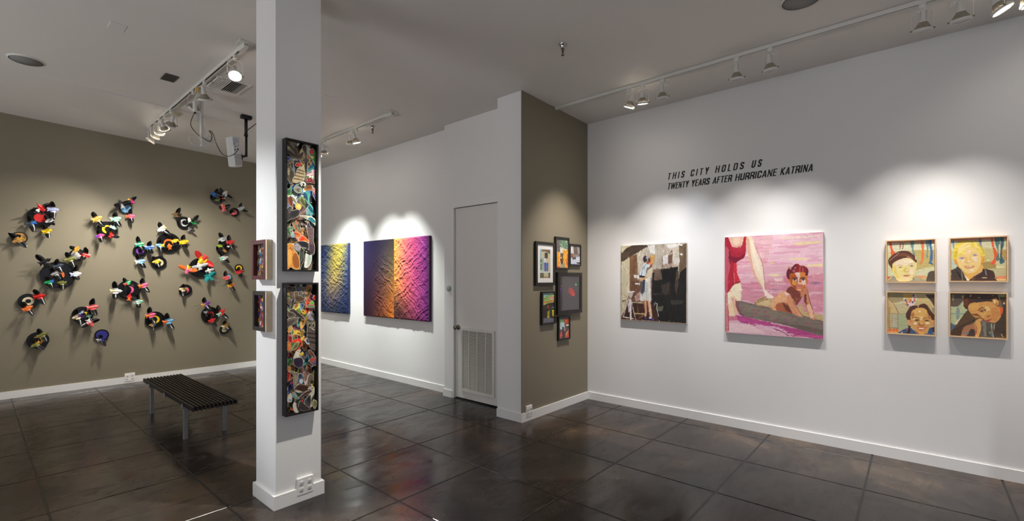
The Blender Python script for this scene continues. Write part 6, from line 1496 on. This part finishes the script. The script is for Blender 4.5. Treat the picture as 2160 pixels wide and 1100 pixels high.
def textline(label, words, z, H, track_):
    """words: (text, left pixel at the foot, right pixel at the top)"""
    e = empty('wall_lettering', (XR, onX(1407, 380, XR)[1], z))
    sh = 0.20
    for txt, pa, pb in words:
        ya = onX(pa, 380, XR)[1]; yb = onX(pb, 380, XR)[1]
        span = (ya - yb) / H - sh
        tot = sum(RELW[c_] for c_ in txt); sc = span / (tot + track_ * (len(txt) - 1))
        x = 0
        for ch in txt:
            w = RELW[ch] * sc
            y_ = ya - x * H
            mb = MB(); lift = 0
            tv = 0.165 if ch not in 'WNAK' else 0.132
            tv *= min(1, sc)
            for path in glyph(ch, w):
                L_, R2 = strip(path, tv, 0.125)
                n = len(L_); lift += 0.00004
                f = lambda p, xx: (xx, y_ - (p[0] + sh * p[1]) * H, z + p[1] * H)
                fr_ = [f(p, XR - 0.0012 - lift) for p in L_] + [f(p, XR - 0.0012 - lift) for p in R2]
                bk_ = [f(p, XR) for p in L_] + [f(p, XR) for p in R2]
                fs = []
                for i in range(n - 1):
                    fs.append((i, i + 1, n + i + 1, n + i)); fs.append((2 * n + i, 3 * n + i, 3 * n + i + 1, 2 * n + i + 1))
                    fs.append((i, 2 * n + i, 2 * n + i + 1, i + 1)); fs.append((n + i, n + i + 1, 3 * n + i + 1, 3 * n + i))
                fs.append((0, n, 3 * n, 2 * n)); fs.append((n - 1, 3 * n - 1, 4 * n - 1, 2 * n - 1))
                mb.add(fr_ + bk_, fs)
            part(mb, 'letter', M_LETTER, e)
            x += w + track_ * sc
    tag(e, label, 'lettering', 'show title on the white wall')


textline('upper line of black wall lettering, widely spaced: THIS CITY HOLDS US', [('THIS', 1407.5, 1445.5), ('CITY', 1456, 1496.5), ('HOLDS', 1508, 1571), ('US', 1584.5, 1608.5)], 2.677, 0.0735, 0.30)
textline('lower line of black wall lettering: TWENTY YEARS AFTER HURRICANE KATRINA', [('TWENTY', 1407.5, 1454), ('YEARS', 1457.5, 1498.5), ('AFTER', 1502.5, 1545.5), ('HURRICANE', 1550, 1640.5), ('KATRINA', 1645, 1717.5)], 2.564, 0.0715, 0.085)

# ------------------------------------------------------------------ tracks and lamps
def track(x, y0, y1, label, feed=None):
    z = C(x)
    e = empty('light_track', (x, y0, z))
    mb = MB()
    w = 0.0175; hgt = 0.032; z -= 0.0008
    # inverted U channel with a slot
    mb.box((x - w, y0, z - hgt), (x - w + 0.006, y1, z)).box((x + w - 0.006, y0, z - hgt), (x + w, y1, z)).box((x - w + 0.006, y0, z - 0.010), (x + w - 0.006, y1, z))
    part(mb, 'channel', M_LAMPW, e)
    part(MB().box((x - w + 0.006, y0 + 0.002, z - 0.014), (x + w - 0.006, y1 - 0.002, z - 0.0101)), 'conductor_slot', mat('slot_copper', (92, 66, 54), 0.5), e)
    if feed is not None:
        mb = MB(); mb.bbox((x - 0.06, feed - 0.06, z - 0.008), (x + 0.06, feed + 0.06, z - 0.0005), 0.002)
        mb.bbox((x - 0.021, feed - 0.03, z - 0.045), (x + 0.021, feed + 0.10, z - 0.006), 0.003)
        part(mb, 'feed_cover', M_LAMPW, e)
        part(MB().lathe([(0.004, 0), (0.004, 0.002)], 8, Matrix.Translation((x - 0.008, feed - 0.031, z - 0.02)) @ Matrix.Rotation(PI / 2, 4, 'X')).lathe([(0.004, 0), (0.004, 0.002)], 8, Matrix.Translation((x + 0.008, feed - 0.031, z - 0.02)) @ Matrix.Rotation(PI / 2, 4, 'X')), 'feed_screw', M_DARK, e)
    tag(e, label, 'light track')
    return e


def emis(name, col, s):
    if name in MATS: return MATS[name]
    return mat(name, (250, 250, 250), 0.3, emit=s, ecol=col)


M_LENS = emis('lamp_lens_lit', (255, 246, 230), 14)
M_LENSD = mat('lamp_lens_dark', (205, 205, 198), 0.15, spec=0.8)
M_RIB = mat('lamp_heat_sink', (150, 142, 126), 0.45, spec=0.4)


def lamp(x, y, target, label, energy=40, size=48, blend=0.9, col=(1.0, 0.93, 0.84), lit=True, drop=0.0, group='track lamps'):
    z = C(x) - 0.030 - drop
    e = empty('track_lamp', (x, y, z))
    piv = Vector((x, y, z - 0.185))
    d = (Vector(target) - piv).normalized()
    hz = Vector((d.x, d.y, 0)); hz = hz.normalized() if hz.length > 0.02 else Vector((1, 0, 0))
    ax = Vector((-hz.y, hz.x, 0))
    # adapter
    mb = MB(); mb.bbox((x - 0.014, y - 0.02, z - 0.036), (x + 0.014, y + 0.02, z + 0.014), 0.003)
    mb.lathe([(0.006, -0.05), (0.006, -0.034)], 10, Matrix.Translation((x, y, z)))
    part(mb, 'adapter', M_LAMPW, e)
    # yoke
    pts = []
    yr = 0.062
    for t in np.linspace(0, 1, 7): pts.append(piv + ax * yr + Vector((0, 0, 0.10 * t)))
    for t in np.linspace(0, PI, 9)[1:-1]:
        pts.append(piv + ax * yr * math.cos(t) + Vector((0, 0, 0.10 + 0.040 * math.sin(t))))
    for t in np.linspace(1, 0, 7): pts.append(piv - ax * yr + Vector((0, 0, 0.10 * t)))
    part(MB().tube(pts, 0.0024, 6), 'yoke', M_LAMPW, e)
    q = d.to_track_quat('Z', 'Y').to_matrix().to_4x4()
    M = Matrix.Translation(piv) @ q
    part(MB().lathe([(0.012, -0.125), (0.019, -0.122), (0.020, -0.062), (0.023, -0.060), (0.023, -0.048)], 18, M), 'socket', M_LAMPW, e)
    part(MB().lathe([(0.024, -0.050), (0.030, -0.040), (0.052, -0.004)], 40, M, rib=0.09, smooth=False), 'heat_sink', M_RIB, e)
    part(MB().lathe([(0.053, -0.006), (0.058, 0.0), (0.058, 0.014), (0.052, 0.014), (0.050, 0.008)], 30, M, cap=False), 'bezel', M_LAMPW, e)
    part(MB().lathe([(0.0505, 0.002), (0.050, 0.009), (0.03, 0.012), (0.0, 0.013)], 30, M, cap=False), 'lens', M_LENS if lit else M_LENSD, e)
    kn = MB()
    for s_ in (1, -1):
        kn.lathe([(0.006, 0), (0.006, 0.012)], 10, Matrix.Translation(piv + ax * s_ * 0.058) @ (ax * s_).to_track_quat('Z', 'Y').to_matrix().to_4x4())
    part(kn, 'knob', M_RIB, e)
    # supply cord loop
    back = M @ Vector((0, 0, -0.122)); top_ = Vector((x, y, z - 0.034))
    sd = ax * (0.05 if int(y * 100) % 2 else -0.05)
    c = [top_, top_ + sd * 0.8 + Vector((0, 0, -0.008)), top_ + sd * 1.2 + Vector((0, 0, -0.045)), (back + top_) / 2 + sd * 0.9 + Vector((0, 0, -0.03)), back]
    sp = []
    for k in range(len(c) - 1):
        p0, p1, p2, p3 = c[max(k - 1, 0)], c[k], c[k + 1], c[min(k + 2, len(c) - 1)]
        for t in np.linspace(0, 1, 5)[:-1]:
            sp.append(0.5 * ((2 * p1) + (-p0 + p2) * t + (2 * p0 - 5 * p1 + 4 * p2 - p3) * t * t + (-p0 + 3 * p1 - 3 * p2 + p3) * t ** 3))
    part(MB().tube(sp + [back], 0.0028, 6), 'cord', M_LAMPW, e)
    if energy:
        l = bpy.data.lights.new('lamp_beam', 'SPOT'); l.energy = energy * SPOT_E; l.spot_size = math.radians(size); l.spot_blend = blend
        l.shadow_soft_size = 0.022; l.color = col
        lo_ = bpy.data.objects.new('lamp_beam', l); COL.objects.link(lo_)
        lo_.matrix_world = Matrix.Translation(piv + d * 0.05) @ (-d).to_track_quat('Z', 'Y').to_matrix().to_4x4()
        lo_.parent = e; lo_.matrix_parent_inverse = e.matrix_basis.inverted()
    tag(e, label, 'lamp', group)
    return e


RX = 4.478
track(RX, -3.2, 3.196, 'long white light track along the ceiling beside the white wall')
# (y, target, energy, size, label)
RL = [
    (2.26, (4.60, 3.20, 1.1), 84, 64, 'white track lamp nearest the dark return wall, pointing down left, lens glowing pinkish', (1.0, 0.92, 0.84)),
    (2.11, (XR, 2.38, 0.5), 52, 60, 'second track lamp from the return wall, facing the white wall with a bright rim', (1.0, 0.95, 0.90)),
    (1.90, (XR, 1.90, 0.20), 44, 62, 'third track lamp from the return wall, tilted right', (0.92, 0.94, 1.0)),
    (1.215, (XR, 1.32, 0.4), 48, 62, 'left lamp of the middle pair on the long ceiling track', (1.0, 0.95, 0.90)),
    (0.945, (XR, 0.75, 0.1), 50, 62, 'right lamp of the middle pair on the long ceiling track', (0.98, 0.95, 0.93)),
    (-0.035, (XR, 0.12, 0.5), 52, 60, 'left lamp of the near pair at the top right, unlit side showing', (1.0, 0.94, 0.88)),
    (-0.235, (XR, -0.35, 0.5), 50, 60, 'right lamp of the near pair at the top right, cut by the frame edge', (1.0, 0.94, 0.88)),
]
for (y, tg, en, sz, lb, cc) in RL: lamp(RX, y, tg, lb, en, sz, blend=1.0, col=cc, lit=(y > 2.0), group='lamps on the long right-hand track')
lamp(RX, -0.43, (4.6, -1.45, 1.3), 'lit track lamp at the top right edge, bright oval lens', 50, 60, blend=1.0, col=(0.92, 0.94, 1.0), group='lamps on the long right-hand track')
lamp(RX, -0.56, (4.6, -1.6, 1.4), 'outermost lit track lamp at the very top right corner', 0, 30, col=(1.0, 0.95, 0.88), group='lamps on the long right-hand track')
for k, (y, ty) in enumerate([(-1.2, -1.2), (-2.2, -2.2)]):
    lamp(RX, y, (XR, ty, 0.9), 'track lamp beyond the right edge of the photo, %s' % ('nearer' if k == 0 else 'farther'), 40, 58, blend=1.0, group='lamps on the long right-hand track')

MX = 3.36
track(MX, 4.86, 8.3, 'short white ceiling track in front of the fabric panels', feed=4.86)
for (y, ty, tz, en, lb) in [(5.66, 5.58, 0.85, 140, 'right lamp of the pair in front of the two-part fabric panel'), (5.80, 6.30, 0.85, 140, 'left lamp of the pair in front of the two-part fabric panel'),
                            (6.53, 7.55, 0.9, 140, 'lamp just right of the column, on the short track'), (6.72, 7.9, 0.8, 100, 'lamp half hidden by the column, on the short track'), ]:
    lamp(MX, y, (4.195, ty, tz), lb, en, 58, blend=1.0, col=(0.96, 1.0, 0.95), group='lamps on the short middle track')

LX = 1.583
track(LX, 4.50, 7.96, 'white ceiling track running towards the birds wall', feed=4.50)
LT = [(7.86, 0.1, 1.3), (7.62, 0.9, 1.0), (7.38, 2.1, 1.35), (7.14, 3.0, 1.25), (6.86, 1.5, 1.45)]
nm = ['farthest from the camera', 'second farthest', 'middle one', 'second nearest', 'nearest, ribbed back showing']
for (y, tx, tz), n_ in zip(LT, nm):
    lamp(LX, y, (tx, 8.83, tz), 'track lamp in the cluster on the left track, ' + n_, 54, 72, blend=1.0, col=(1.0, 0.95, 0.85), lit=n_ != nm[4], group='lamps on the left track')
lamp(LX, 5.98, (0.6, 8.4, 1.0), 'lamp midway on the left track beside the yellow plug, tilted away', 14, 60, col=(1.0, 0.95, 0.86), lit=False, group='lamps on the left track')
lamp(LX, 5.60, (2.4, 7.0, 0.5), 'unlit lamp beside the supply grille, ribbed back to the camera', 0, 60, lit=False, group='lamps on the left track')
lamp(LX, 4.74, (1.15, 3.2, 1.2), 'brightly lit lamp at the near end of the left track facing the camera', 12, 50, lit=True, group='lamps on the left track')
# lamps on a parallel track nearer the camera that light the column and the left of the room
NX = 0.30
track(-0.85, 4.2, 7.6, 'ceiling track above and left of the camera, outside the photo')
lamp(-0.85, 6.4, (1.33, 3.40, 1.35), 'lamp outside the photo aimed at the side of the column', 350, 32, col=(0.95, 0.98, 1.0), group='lamps outside the photo')
track(1.93, 0.2, 2.45, 'short ceiling track above the camera, outside the photo')
lamp(1.93, 2.33, (1.5, 3.24, 0.7), 'lamp outside the photo aimed at the bird collages', 150, 52, col=(1.0, 0.96, 0.88), group='lamps outside the photo')


# ------------------------------------------------------------------ ceiling fittings
def disc(name, px, r, label, m, thick=0.012):
    x, y = px
    z = C(x)
    e = empty(name, (x, y, z))
    part(MB().lathe([(r, 0.001), (r, -0.005), (r - 0.01, -thick), (r - 0.014, -thick)], 44, Matrix.Translation((x, y, z)), cap=False), 'rim', M_LAMPW, e)
    part(MB().lathe([(r - 0.013, -0.006), (r - 0.013, -0.008), (0.0, -0.009)], 44, Matrix.Translation((x, y, z)), cap=False), 'grille', m, e)
    tag(e, label, 'speaker', 'round speakers in the ceiling')
    return e


M_GRL = mat('speaker_grille', (140, 140, 138), 0.6, noise=0.1, nscale=300)
p = ceil(55.5, 126.5); disc('ceiling_speaker', (p[0], p[1]), 0.135, 'round grey ceiling speaker at the upper left', M_GRL)
p = ceil(1690, -1.5); disc('ceiling_speaker', (p[0], p[1]), 0.135, 'round grey ceiling speaker cut by the top edge of the photo', M_GRL)


def hatch(u0, v0, lx, ly, label):
    p = ceil(u0, v0); x, y = p[0], p[1]; z = C(x)
    e = empty('access_plate', (x, y, z))
    part(MB().bbox((x, y - ly, z - 0.006), (x + lx, y, z + 0.0004), 0.002), 'plate', M_CEIL, e)
    tag(e, label, 'ceiling plate', 'small blank plates on the ceiling')


hatch(226, 56, 0.11, 0.14, 'small white blank plate on the ceiling at the top left')
hatch(148, 232, 0.11, 0.10, 'small white blank plate on the ceiling near the birds wall')
hatch(672, 204, 0.13, 0.12, 'small white blank plate on the ceiling just right of the column')
# raceway
p0 = ceil(80, 157); ry = p0[1]
e = empty('cable_raceway', (p0[0], ry, C(p0[0])))
mb = MB()
xs = [p0[0], 3.6]
mb.add([(xs[0], ry - 0.012, C(xs[0]) - 0.016), (xs[1], ry - 0.012, C(xs[1]) - 0.016), (xs[1], ry + 0.012, C(xs[1]) - 0.016), (xs[0], ry + 0.012, C(xs[0]) - 0.016),
        (xs[0], ry - 0.012, C(xs[0])), (xs[1], ry - 0.012, C(xs[1])), (xs[1], ry + 0.012, C(xs[1])), (xs[0], ry + 0.012, C(xs[0]))],
       [(0, 3, 2, 1), (4, 5, 6, 7), (0, 1, 5, 4), (1, 2, 6, 5), (2, 3, 7, 6), (3, 0, 4, 7)])
part(mb, 'raceway_cover', M_CEIL, e)
xb = 1.88
part(MB().bbox((xb - 0.04, ry - 0.035, C(xb) - 0.085), (xb + 0.03, ry + 0.03, C(xb) - 0.010), 0.004), 'junction_box', M_LAMPW, e)
tag(e, 'thin white cable raceway running across the ceiling', 'cable raceway')
# smoke detector
x, y = 1.66, 7.02; z = C(x)
e = empty('smoke_detector', (x, y, z))
part(MB().lathe([(0.075, 0.001), (0.075, -0.012), (0.068, -0.018)], 32, Matrix.Translation((x, y, z)), cap=False), 'base_ring', mat('aged_plastic', (206, 200, 182), 0.5), e)
part(MB().lathe([(0.066, -0.014), (0.060, -0.032), (0.03, -0.038), (0, -0.038)], 32, Matrix.Translation((x, y, z)), cap=False), 'sensor_cap', mat('aged_plastic_dark', (190, 180, 150), 0.5), e)
tag(e, 'round cream smoke detector beside the left light track', 'smoke detector')


# air grilles
def rect_on_ceiling(us):
    return [ceil(u, v) for u, v in us]


x0, x1, y0, y1 = 1.285, 1.405, 5.77, 5.98
zc = C(1.34)
e = empty('return_grille', (1.34, 5.88, zc))
part(frame_mb('Y', x0, x1, 0, 1, 0, 0, 0.01) if False else MB().box((x0, y0, zc - 0.006), (x1, y0 + 0.012, zc)).box((x0, y1 - 0.012, zc - 0.006), (x1, y1, zc)).box((x0, y0 + 0.012, zc - 0.006), (x0 + 0.012, y1 - 0.012, zc)).box((x1 - 0.012, y0 + 0.012, zc - 0.006), (x1, y1 - 0.012, zc)), 'grille_frame', mat('dark_grille_paint', (76, 74, 72), 0.5), e)
part(MB().box((x0 + 0.01, y0 + 0.01, zc - 0.003), (x1 - 0.01, y1 - 0.01, zc)), 'grille_screen', mat('dark_grille_mesh', (66, 64, 62), 0.7, noise=0.2, nscale=200), e)
tag(e, 'small dark rectangular grille in the ceiling left of the track', 'vent')
# supply register
x0, x1, y0, y1 = 1.60, 1.965, 5.38, 5.80
zc = C(1.78)
e = empty('supply_register', (1.78, 5.6, zc))
zf = lambda x_: C(x_) - 0.001
part(MB().box((x0, y0, zc - 0.014), (x1, y0 + 0.035, zc + 0.006)).box((x0, y1 - 0.035, zc - 0.014), (x1, y1, zc + 0.006)).box((x0, y0 + 0.035, zc - 0.014), (x0 + 0.03, y1 - 0.035, zc + 0.006)).box((x1 - 0.03, y0 + 0.035, zc - 0.014), (x1, y1 - 0.035, zc + 0.006)), 'register_frame', M_CEIL, e)
part(MB().box((x0 + 0.02, y0 + 0.02, zc - 0.003), (x1 - 0.02, y1 - 0.02, zc + 0.004)), 'register_throat', M_DARK, e)
nb = 15
for k in range(nb):
    xx = x0 + 0.04 + (x1 - x0 - 0.08) * (k + 0.5) / nb
    ang = math.radians(45 if k < nb // 2 else -45)
    M = Matrix.Translation((xx, (y0 + y1) / 2, zc - 0.013)) @ Matrix.Rotation(ang, 4, 'Y')
    part(MB().box((-0.010, -(y1 - y0) / 2 + 0.035, -0.0012), (0.010, (y1 - y0) / 2 - 0.035, 0.0012), M=M), 'blade', M_LAMPW, e)
tag(e, 'large white louvred air supply register in the ceiling', 'vent')


def sprinkler(u, v, label):
    p = ceil(u, v); x, y = p[0], p[1]; z = C(x)
    e = empty('fire_sprinkler', (x, y, z))
    T = Matrix.Translation((x, y, z))
    part(MB().lathe([(0.034, 0.0), (0.034, -0.004), (0.026, -0.012), (0.018, -0.034), (0.017, -0.04)], 24, T), 'escutcheon', M_CHROME, e)
    part(MB().lathe([(0.012, -0.038), (0.014, -0.05), (0.010, -0.056), (0.007, -0.07)], 16, T), 'threaded_body', mat('dull_brass', (120, 112, 92), 0.35, metal=1.0), e)
    mb = MB(); mb.tube([(x - 0.010, y, z - 0.055), (x - 0.014, y, z - 0.075), (x - 0.004, y, z - 0.095)], 0.002, 6); mb.tube([(x + 0.010, y, z - 0.055), (x + 0.014, y, z - 0.075), (x + 0.004, y, z - 0.095)], 0.002, 6)
    mb.lathe([(0.003, -0.07), (0.003, -0.095)], 8, T)
    part(mb, 'arm', MATS['dull_brass'], e)
    part(MB().lathe([(0.013, -0.095), (0.015, -0.098)], 16, T), 'deflector', MATS['dull_brass'], e)
    tag(e, label, 'sprinkler', 'fire sprinklers')


sprinkler(1187, 93, 'chrome fire sprinkler head in the middle of the ceiling')
sprinkler(786, 266, 'chrome fire sprinkler head beside the short light track')

# ------------------------------------------------------------------ pendant pole with its cable bundle
px, py = 1.66, 5.98
dp = px * FW[0] + py * FW[1]
pz = EYE - dp * (298 - HOR) / FPX
e = empty('conduit_pendant', (px, py, C(px)))
part(MB().tube([(px, py, C(px) + 0.001), (px, py, pz + 0.28)], 0.019, 14), 'upper_pole', M_LAMPW, e)
part(MB().tube([(px, py, pz + 0.30), (px, py, pz + 0.02)], 0.0155, 14), 'lower_pole', M_LAMPW, e)
part(MB().lathe([(0.045, 0), (0.045, -0.006), (0.022, -0.018)], 24, Matrix.Translation((px, py, C(px)))), 'canopy', M_LAMPW, e)
part(MB().bbox((px - 0.012, py - 0.04, pz - 0.06), (px + 0.045, py + 0.02, pz + 0.03), 0.005), 'outlet_box', M_LAMPW, e)
part(MB().tube([(px - 0.07 + 0.055 * math.cos(t), py - 0.02 + 0.02 * math.sin(t), pz - 0.01 + 0.06 * math.sin(t)) for t in np.linspace(0, 2 * PI, 25)[:-1]], 0.004, 6, closed=True), 'coiled_cord', M_LAMPW, e)
part(MB().tube([(px + 0.012, py - 0.01, pz + 0.17), (px + 0.03, py - 0.01, pz + 0.08), (px + 0.05, py - 0.02, pz + 0.0)], 0.003, 6), 'cord', M_LAMPW, e)
M_ = Matrix.Translation((px + 0.09, py - 0.02, pz + 0.03)) @ Matrix.Rotation(math.radians(130), 4, 'Y')
part(MB().lathe([(0.012, -0.05), (0.02, -0.045), (0.022, 0.03), (0.018, 0.04)], 18, M_), 'plug_adapter', M_LAMPW, e)
tag(e, 'white conduit pole hanging from the ceiling with coiled cords at its foot', 'conduit pole')

# socket adapter with yellow plug on the track
sy = 5.84
e = empty('plug_in_socket', (LX, sy, C(LX)))
sz_ = C(LX) - 0.033
part(MB().bbox((LX - 0.016, sy - 0.022, sz_ - 0.045), (LX + 0.016, sy + 0.022, sz_ + 0.014), 0.003), 'adapter', mat('amber_plastic', (206, 170, 90), 0.5), e)
cyl = [(LX + 0.01, sy - 0.02, sz_ - 0.05), (LX - 0.02, sy - 0.03, sz_ - 0.11), (LX - 0.03, sy - 0.03, sz_ - 0.17)]
part(MB().tube(cyl, 0.006, 8), 'flex', M_LAMPW, e)
part(MB().lathe([(0.018, 0), (0.020, -0.006), (0.020, -0.10), (0.016, -0.115)], 18, Matrix.Translation((LX - 0.03, sy - 0.03, sz_ - 0.165))), 'lamp_holder', M_LAMPW, e)
tag(e, 'white hanging lamp holder with an amber plug on the left track', 'socket')
cable0 = Vector((LX - 0.03, sy - 0.03, sz_ - 0.275))

# ------------------------------------------------------------------ projector on a black pole
p = ceil(519, 244); jx, jy = p[0], p[1]; jd = jx * FW[0] + jy * FW[1]
zz = lambda v, d=jd: EYE - d * (v - HOR) / FPX
e = empty('projector', (jx, jy, C(jx)))
zb = zz(331)
part(MB().bbox((jx - 0.06, jy - 0.035, C(jx) - 0.045), (jx + 0.06, jy + 0.035, C(jx)), 0.004), 'ceiling_bracket', M_BLACK, e)
part(MB().tube([(jx, jy, C(jx) - 0.03), (jx, jy, zb + 0.26)], 0.019, 14).tube([(jx + 0.003, jy, zb + 0.28), (jx + 0.003, jy, zb)], 0.0145, 14).lathe([(0.023, -0.012), (0.023, 0.012)], 14, Matrix.Translation((jx, jy, zb + 0.27))), 'pole', M_BLACK, e)
arm0 = Vector(atd(519, 329, jd)); arm1 = Vector(atd(508, 332, jd))
mb = MB(); mb.tube([arm0, arm1], 0.013, 10)
mb.lathe([(0.02, -0.02), (0.02, 0.02)], 12, Matrix.Translation(arm1)).box(tuple(arm1 - Vector((0.012, 0.03, 0.035))), tuple(arm1 + Vector((0.012, 0.03, 0.03))))
part(mb, 'tilt_mount', M_BLACK, e)
rt3 = Vector((RT[0], RT[1], 0)); fw3 = Vector((FW[0], FW[1], 0)); up3 = Vector((0, 0, 1))
# body: local x = depth of case (front/back), y = thin, z = height
cen = Vector(atd(493.5, 321, jd - 0.02))
yaw = math.radians(50)
ex_ = (rt3 * math.cos(yaw) + fw3 * math.sin(yaw)); ey_ = (fw3 * math.cos(yaw) - rt3 * math.sin(yaw)); ez_ = up3.copy()
tilt = math.radians(8)
r2 = Matrix((ex_, ey_, ez_)).transposed().to_4x4()
M = Matrix.Translation(cen) @ r2 @ Matrix.Rotation(-tilt, 4, 'Y') @ Matrix.Rotation(math.radians(6), 4, 'X')
M_PROJ = mat('projector_white', (226, 227, 228), 0.35)
hw, hd, hh = 0.048, 0.10, 0.185
mb = MB(); mb.bbox((-hw, -hd, -hh), (hw, hd, hh), 0.012, M=M)
part(mb, 'case', M_PROJ, e)
mb = MB(); mb.box((-hw + 0.012, -hd - 0.0015, -hh + 0.02), (hw - 0.012, -hd + 0.001, -0.03), M=M)
vn = part(mb, 'vent_panel', mat('projector_vent', (150, 150, 152), 0.5), e)
for k in range(9):
    zq = -hh + 0.028 + k * 0.0145
    vb = MB(); vb.box((-hw + 0.016, -hd - 0.003, zq), (hw - 0.016, -hd - 0.001, zq + 0.006), M=M)
    s_ = vb.build('vent_slat', M_PROJ, vn)
    s_.matrix_parent_inverse = vn.matrix_basis.inverted()
    s_.parent = vn
    s_.matrix_parent_inverse = Matrix.Identity(4)
mb = MB()
for (qx, qz, w_, h_) in [(-0.02, 0.02, 0.018, 0.012), (0.012, 0.03, 0.014, 0.02), (-0.01, 0.06, 0.012, 0.012), (0.02, 0.075, 0.010, 0.010), (-0.025, 0.09, 0.010, 0.014)]:
    mb.box((qx - w_ / 2, -hd - 0.002, qz - h_ / 2), (qx + w_ / 2, -hd + 0.001, qz + h_ / 2), M=M)
part(mb, 'port', M_BLACK, e)
part(MB().box((-hw + 0.014, -hd - 0.0012, 0.10), (hw - 0.014, -hd + 0.001, hh - 0.02), M=M), 'rear_panel', mat('projector_panel', (196, 202, 208), 0.4), e)
plug = M @ Vector((0.012, -hd - 0.02, 0.03))
tag(e, 'white projector hung sideways on a black ceiling pole', 'projector')

# black power cable
k1 = Vector(atd(400, 237, 0.01 + cable0.x * FW[0] + cable0.y * FW[1]))
c = [cable0, Vector(atd(402, 262, 5.65)), Vector(atd(414, 281, 5.65)), Vector(atd(430, 292, dp - 0.06)), Vector(atd(443, 299, dp - 0.06)), Vector(atd(447, 286, dp - 0.06)), Vector(atd(441, 276, dp - 0.06)),
     Vector(atd(449, 282, dp - 0.06)), Vector(atd(457, 305, 5.7)), Vector(atd(468, 324, 5.75)), Vector(atd(480, 330, 5.75)), Vector(atd(494, 325, jd - 0.24)), plug]
sp = []
for k in range(len(c) - 1):
    p0, p1, p2, p3 = c[max(k - 1, 0)], c[k], c[k + 1], c[min(k + 2, len(c) - 1)]
    for t in np.linspace(0, 1, 7)[:-1]:
        sp.append(0.5 * ((2 * p1) + (-p0 + p2) * t + (2 * p0 - 5 * p1 + 4 * p2 - p3) * t * t + (-p0 + 3 * p1 - 3 * p2 + p3) * t ** 3))
mb = MB(); mb.tube(sp + [plug], 0.0042, 8)
o = mb.build('power_cable', M_BLACK)
mb = MB(); mb.lathe([(0.008, 0.0), (0.012, 0.008), (0.012, 0.03)], 12, Matrix.Translation(cable0 + Vector((0, 0, -0.02))))
mb.build('cable_plug', M_BLACK, o)
tag(o, 'black power cable drooping from the track socket to the projector', 'cable')
# thin black brace from the pole
mb = MB(); mb.tube([atd(522, 275, jd), atd(548, 255, jd + 0.25), Vector((2.72, 6.75, C(2.72)))], 0.005, 6)
o = mb.build('brace_rod', M_BLACK); o.parent = bpy.data.objects['projector']; o.matrix_parent_inverse = bpy.data.objects['projector'].matrix_basis.inverted()

# ------------------------------------------------------------------ slatted bench
M_SLAT = mat('black_stained_wood', (24, 22, 21), 0.45, noise=0.25, nscale=18)
bx0, bx1, by0, by1, bh = 1.325, 1.705, 5.03, 6.93, 0.362
e = empty('slatted_bench', ((bx0 + bx1) / 2, (by0 + by1) / 2, 0))
ns = 12; pitch = (bx1 - bx0 + 0.012) / ns
for k in range(ns):
    x_ = bx0 + k * pitch
    part(MB().bbox((x_, by0, bh - 0.042), (x_ + pitch - 0.013, by1, bh), 0.002), 'slat', M_SLAT, e)
for y_ in (5.33, 5.98, 6.62):
    part(MB().box((bx0 - 0.004, y_ - 0.02, bh - 0.064), (bx1 + 0.002, y_ + 0.02, bh - 0.042)), 'cross_rail', M_ALU, e)
    part(MB().bbox((bx0 - 0.010, y_ - 0.022, bh - 0.066), (bx0 - 0.002, y_ + 0.022, bh - 0.018), 0.002), 'bracket', M_ALU, e)
for x_ in (bx0 + 0.004, bx1 - 0.038):
    for y_ in (5.33, 6.62):
        part(MB().bbox((x_, y_ - 0.018, 0), (x_ + 0.034, y_ + 0.018, bh - 0.044), 0.002), 'leg', M_ALU, e)
tag(e, 'low black slatted wooden bench with square aluminium legs', 'bench')
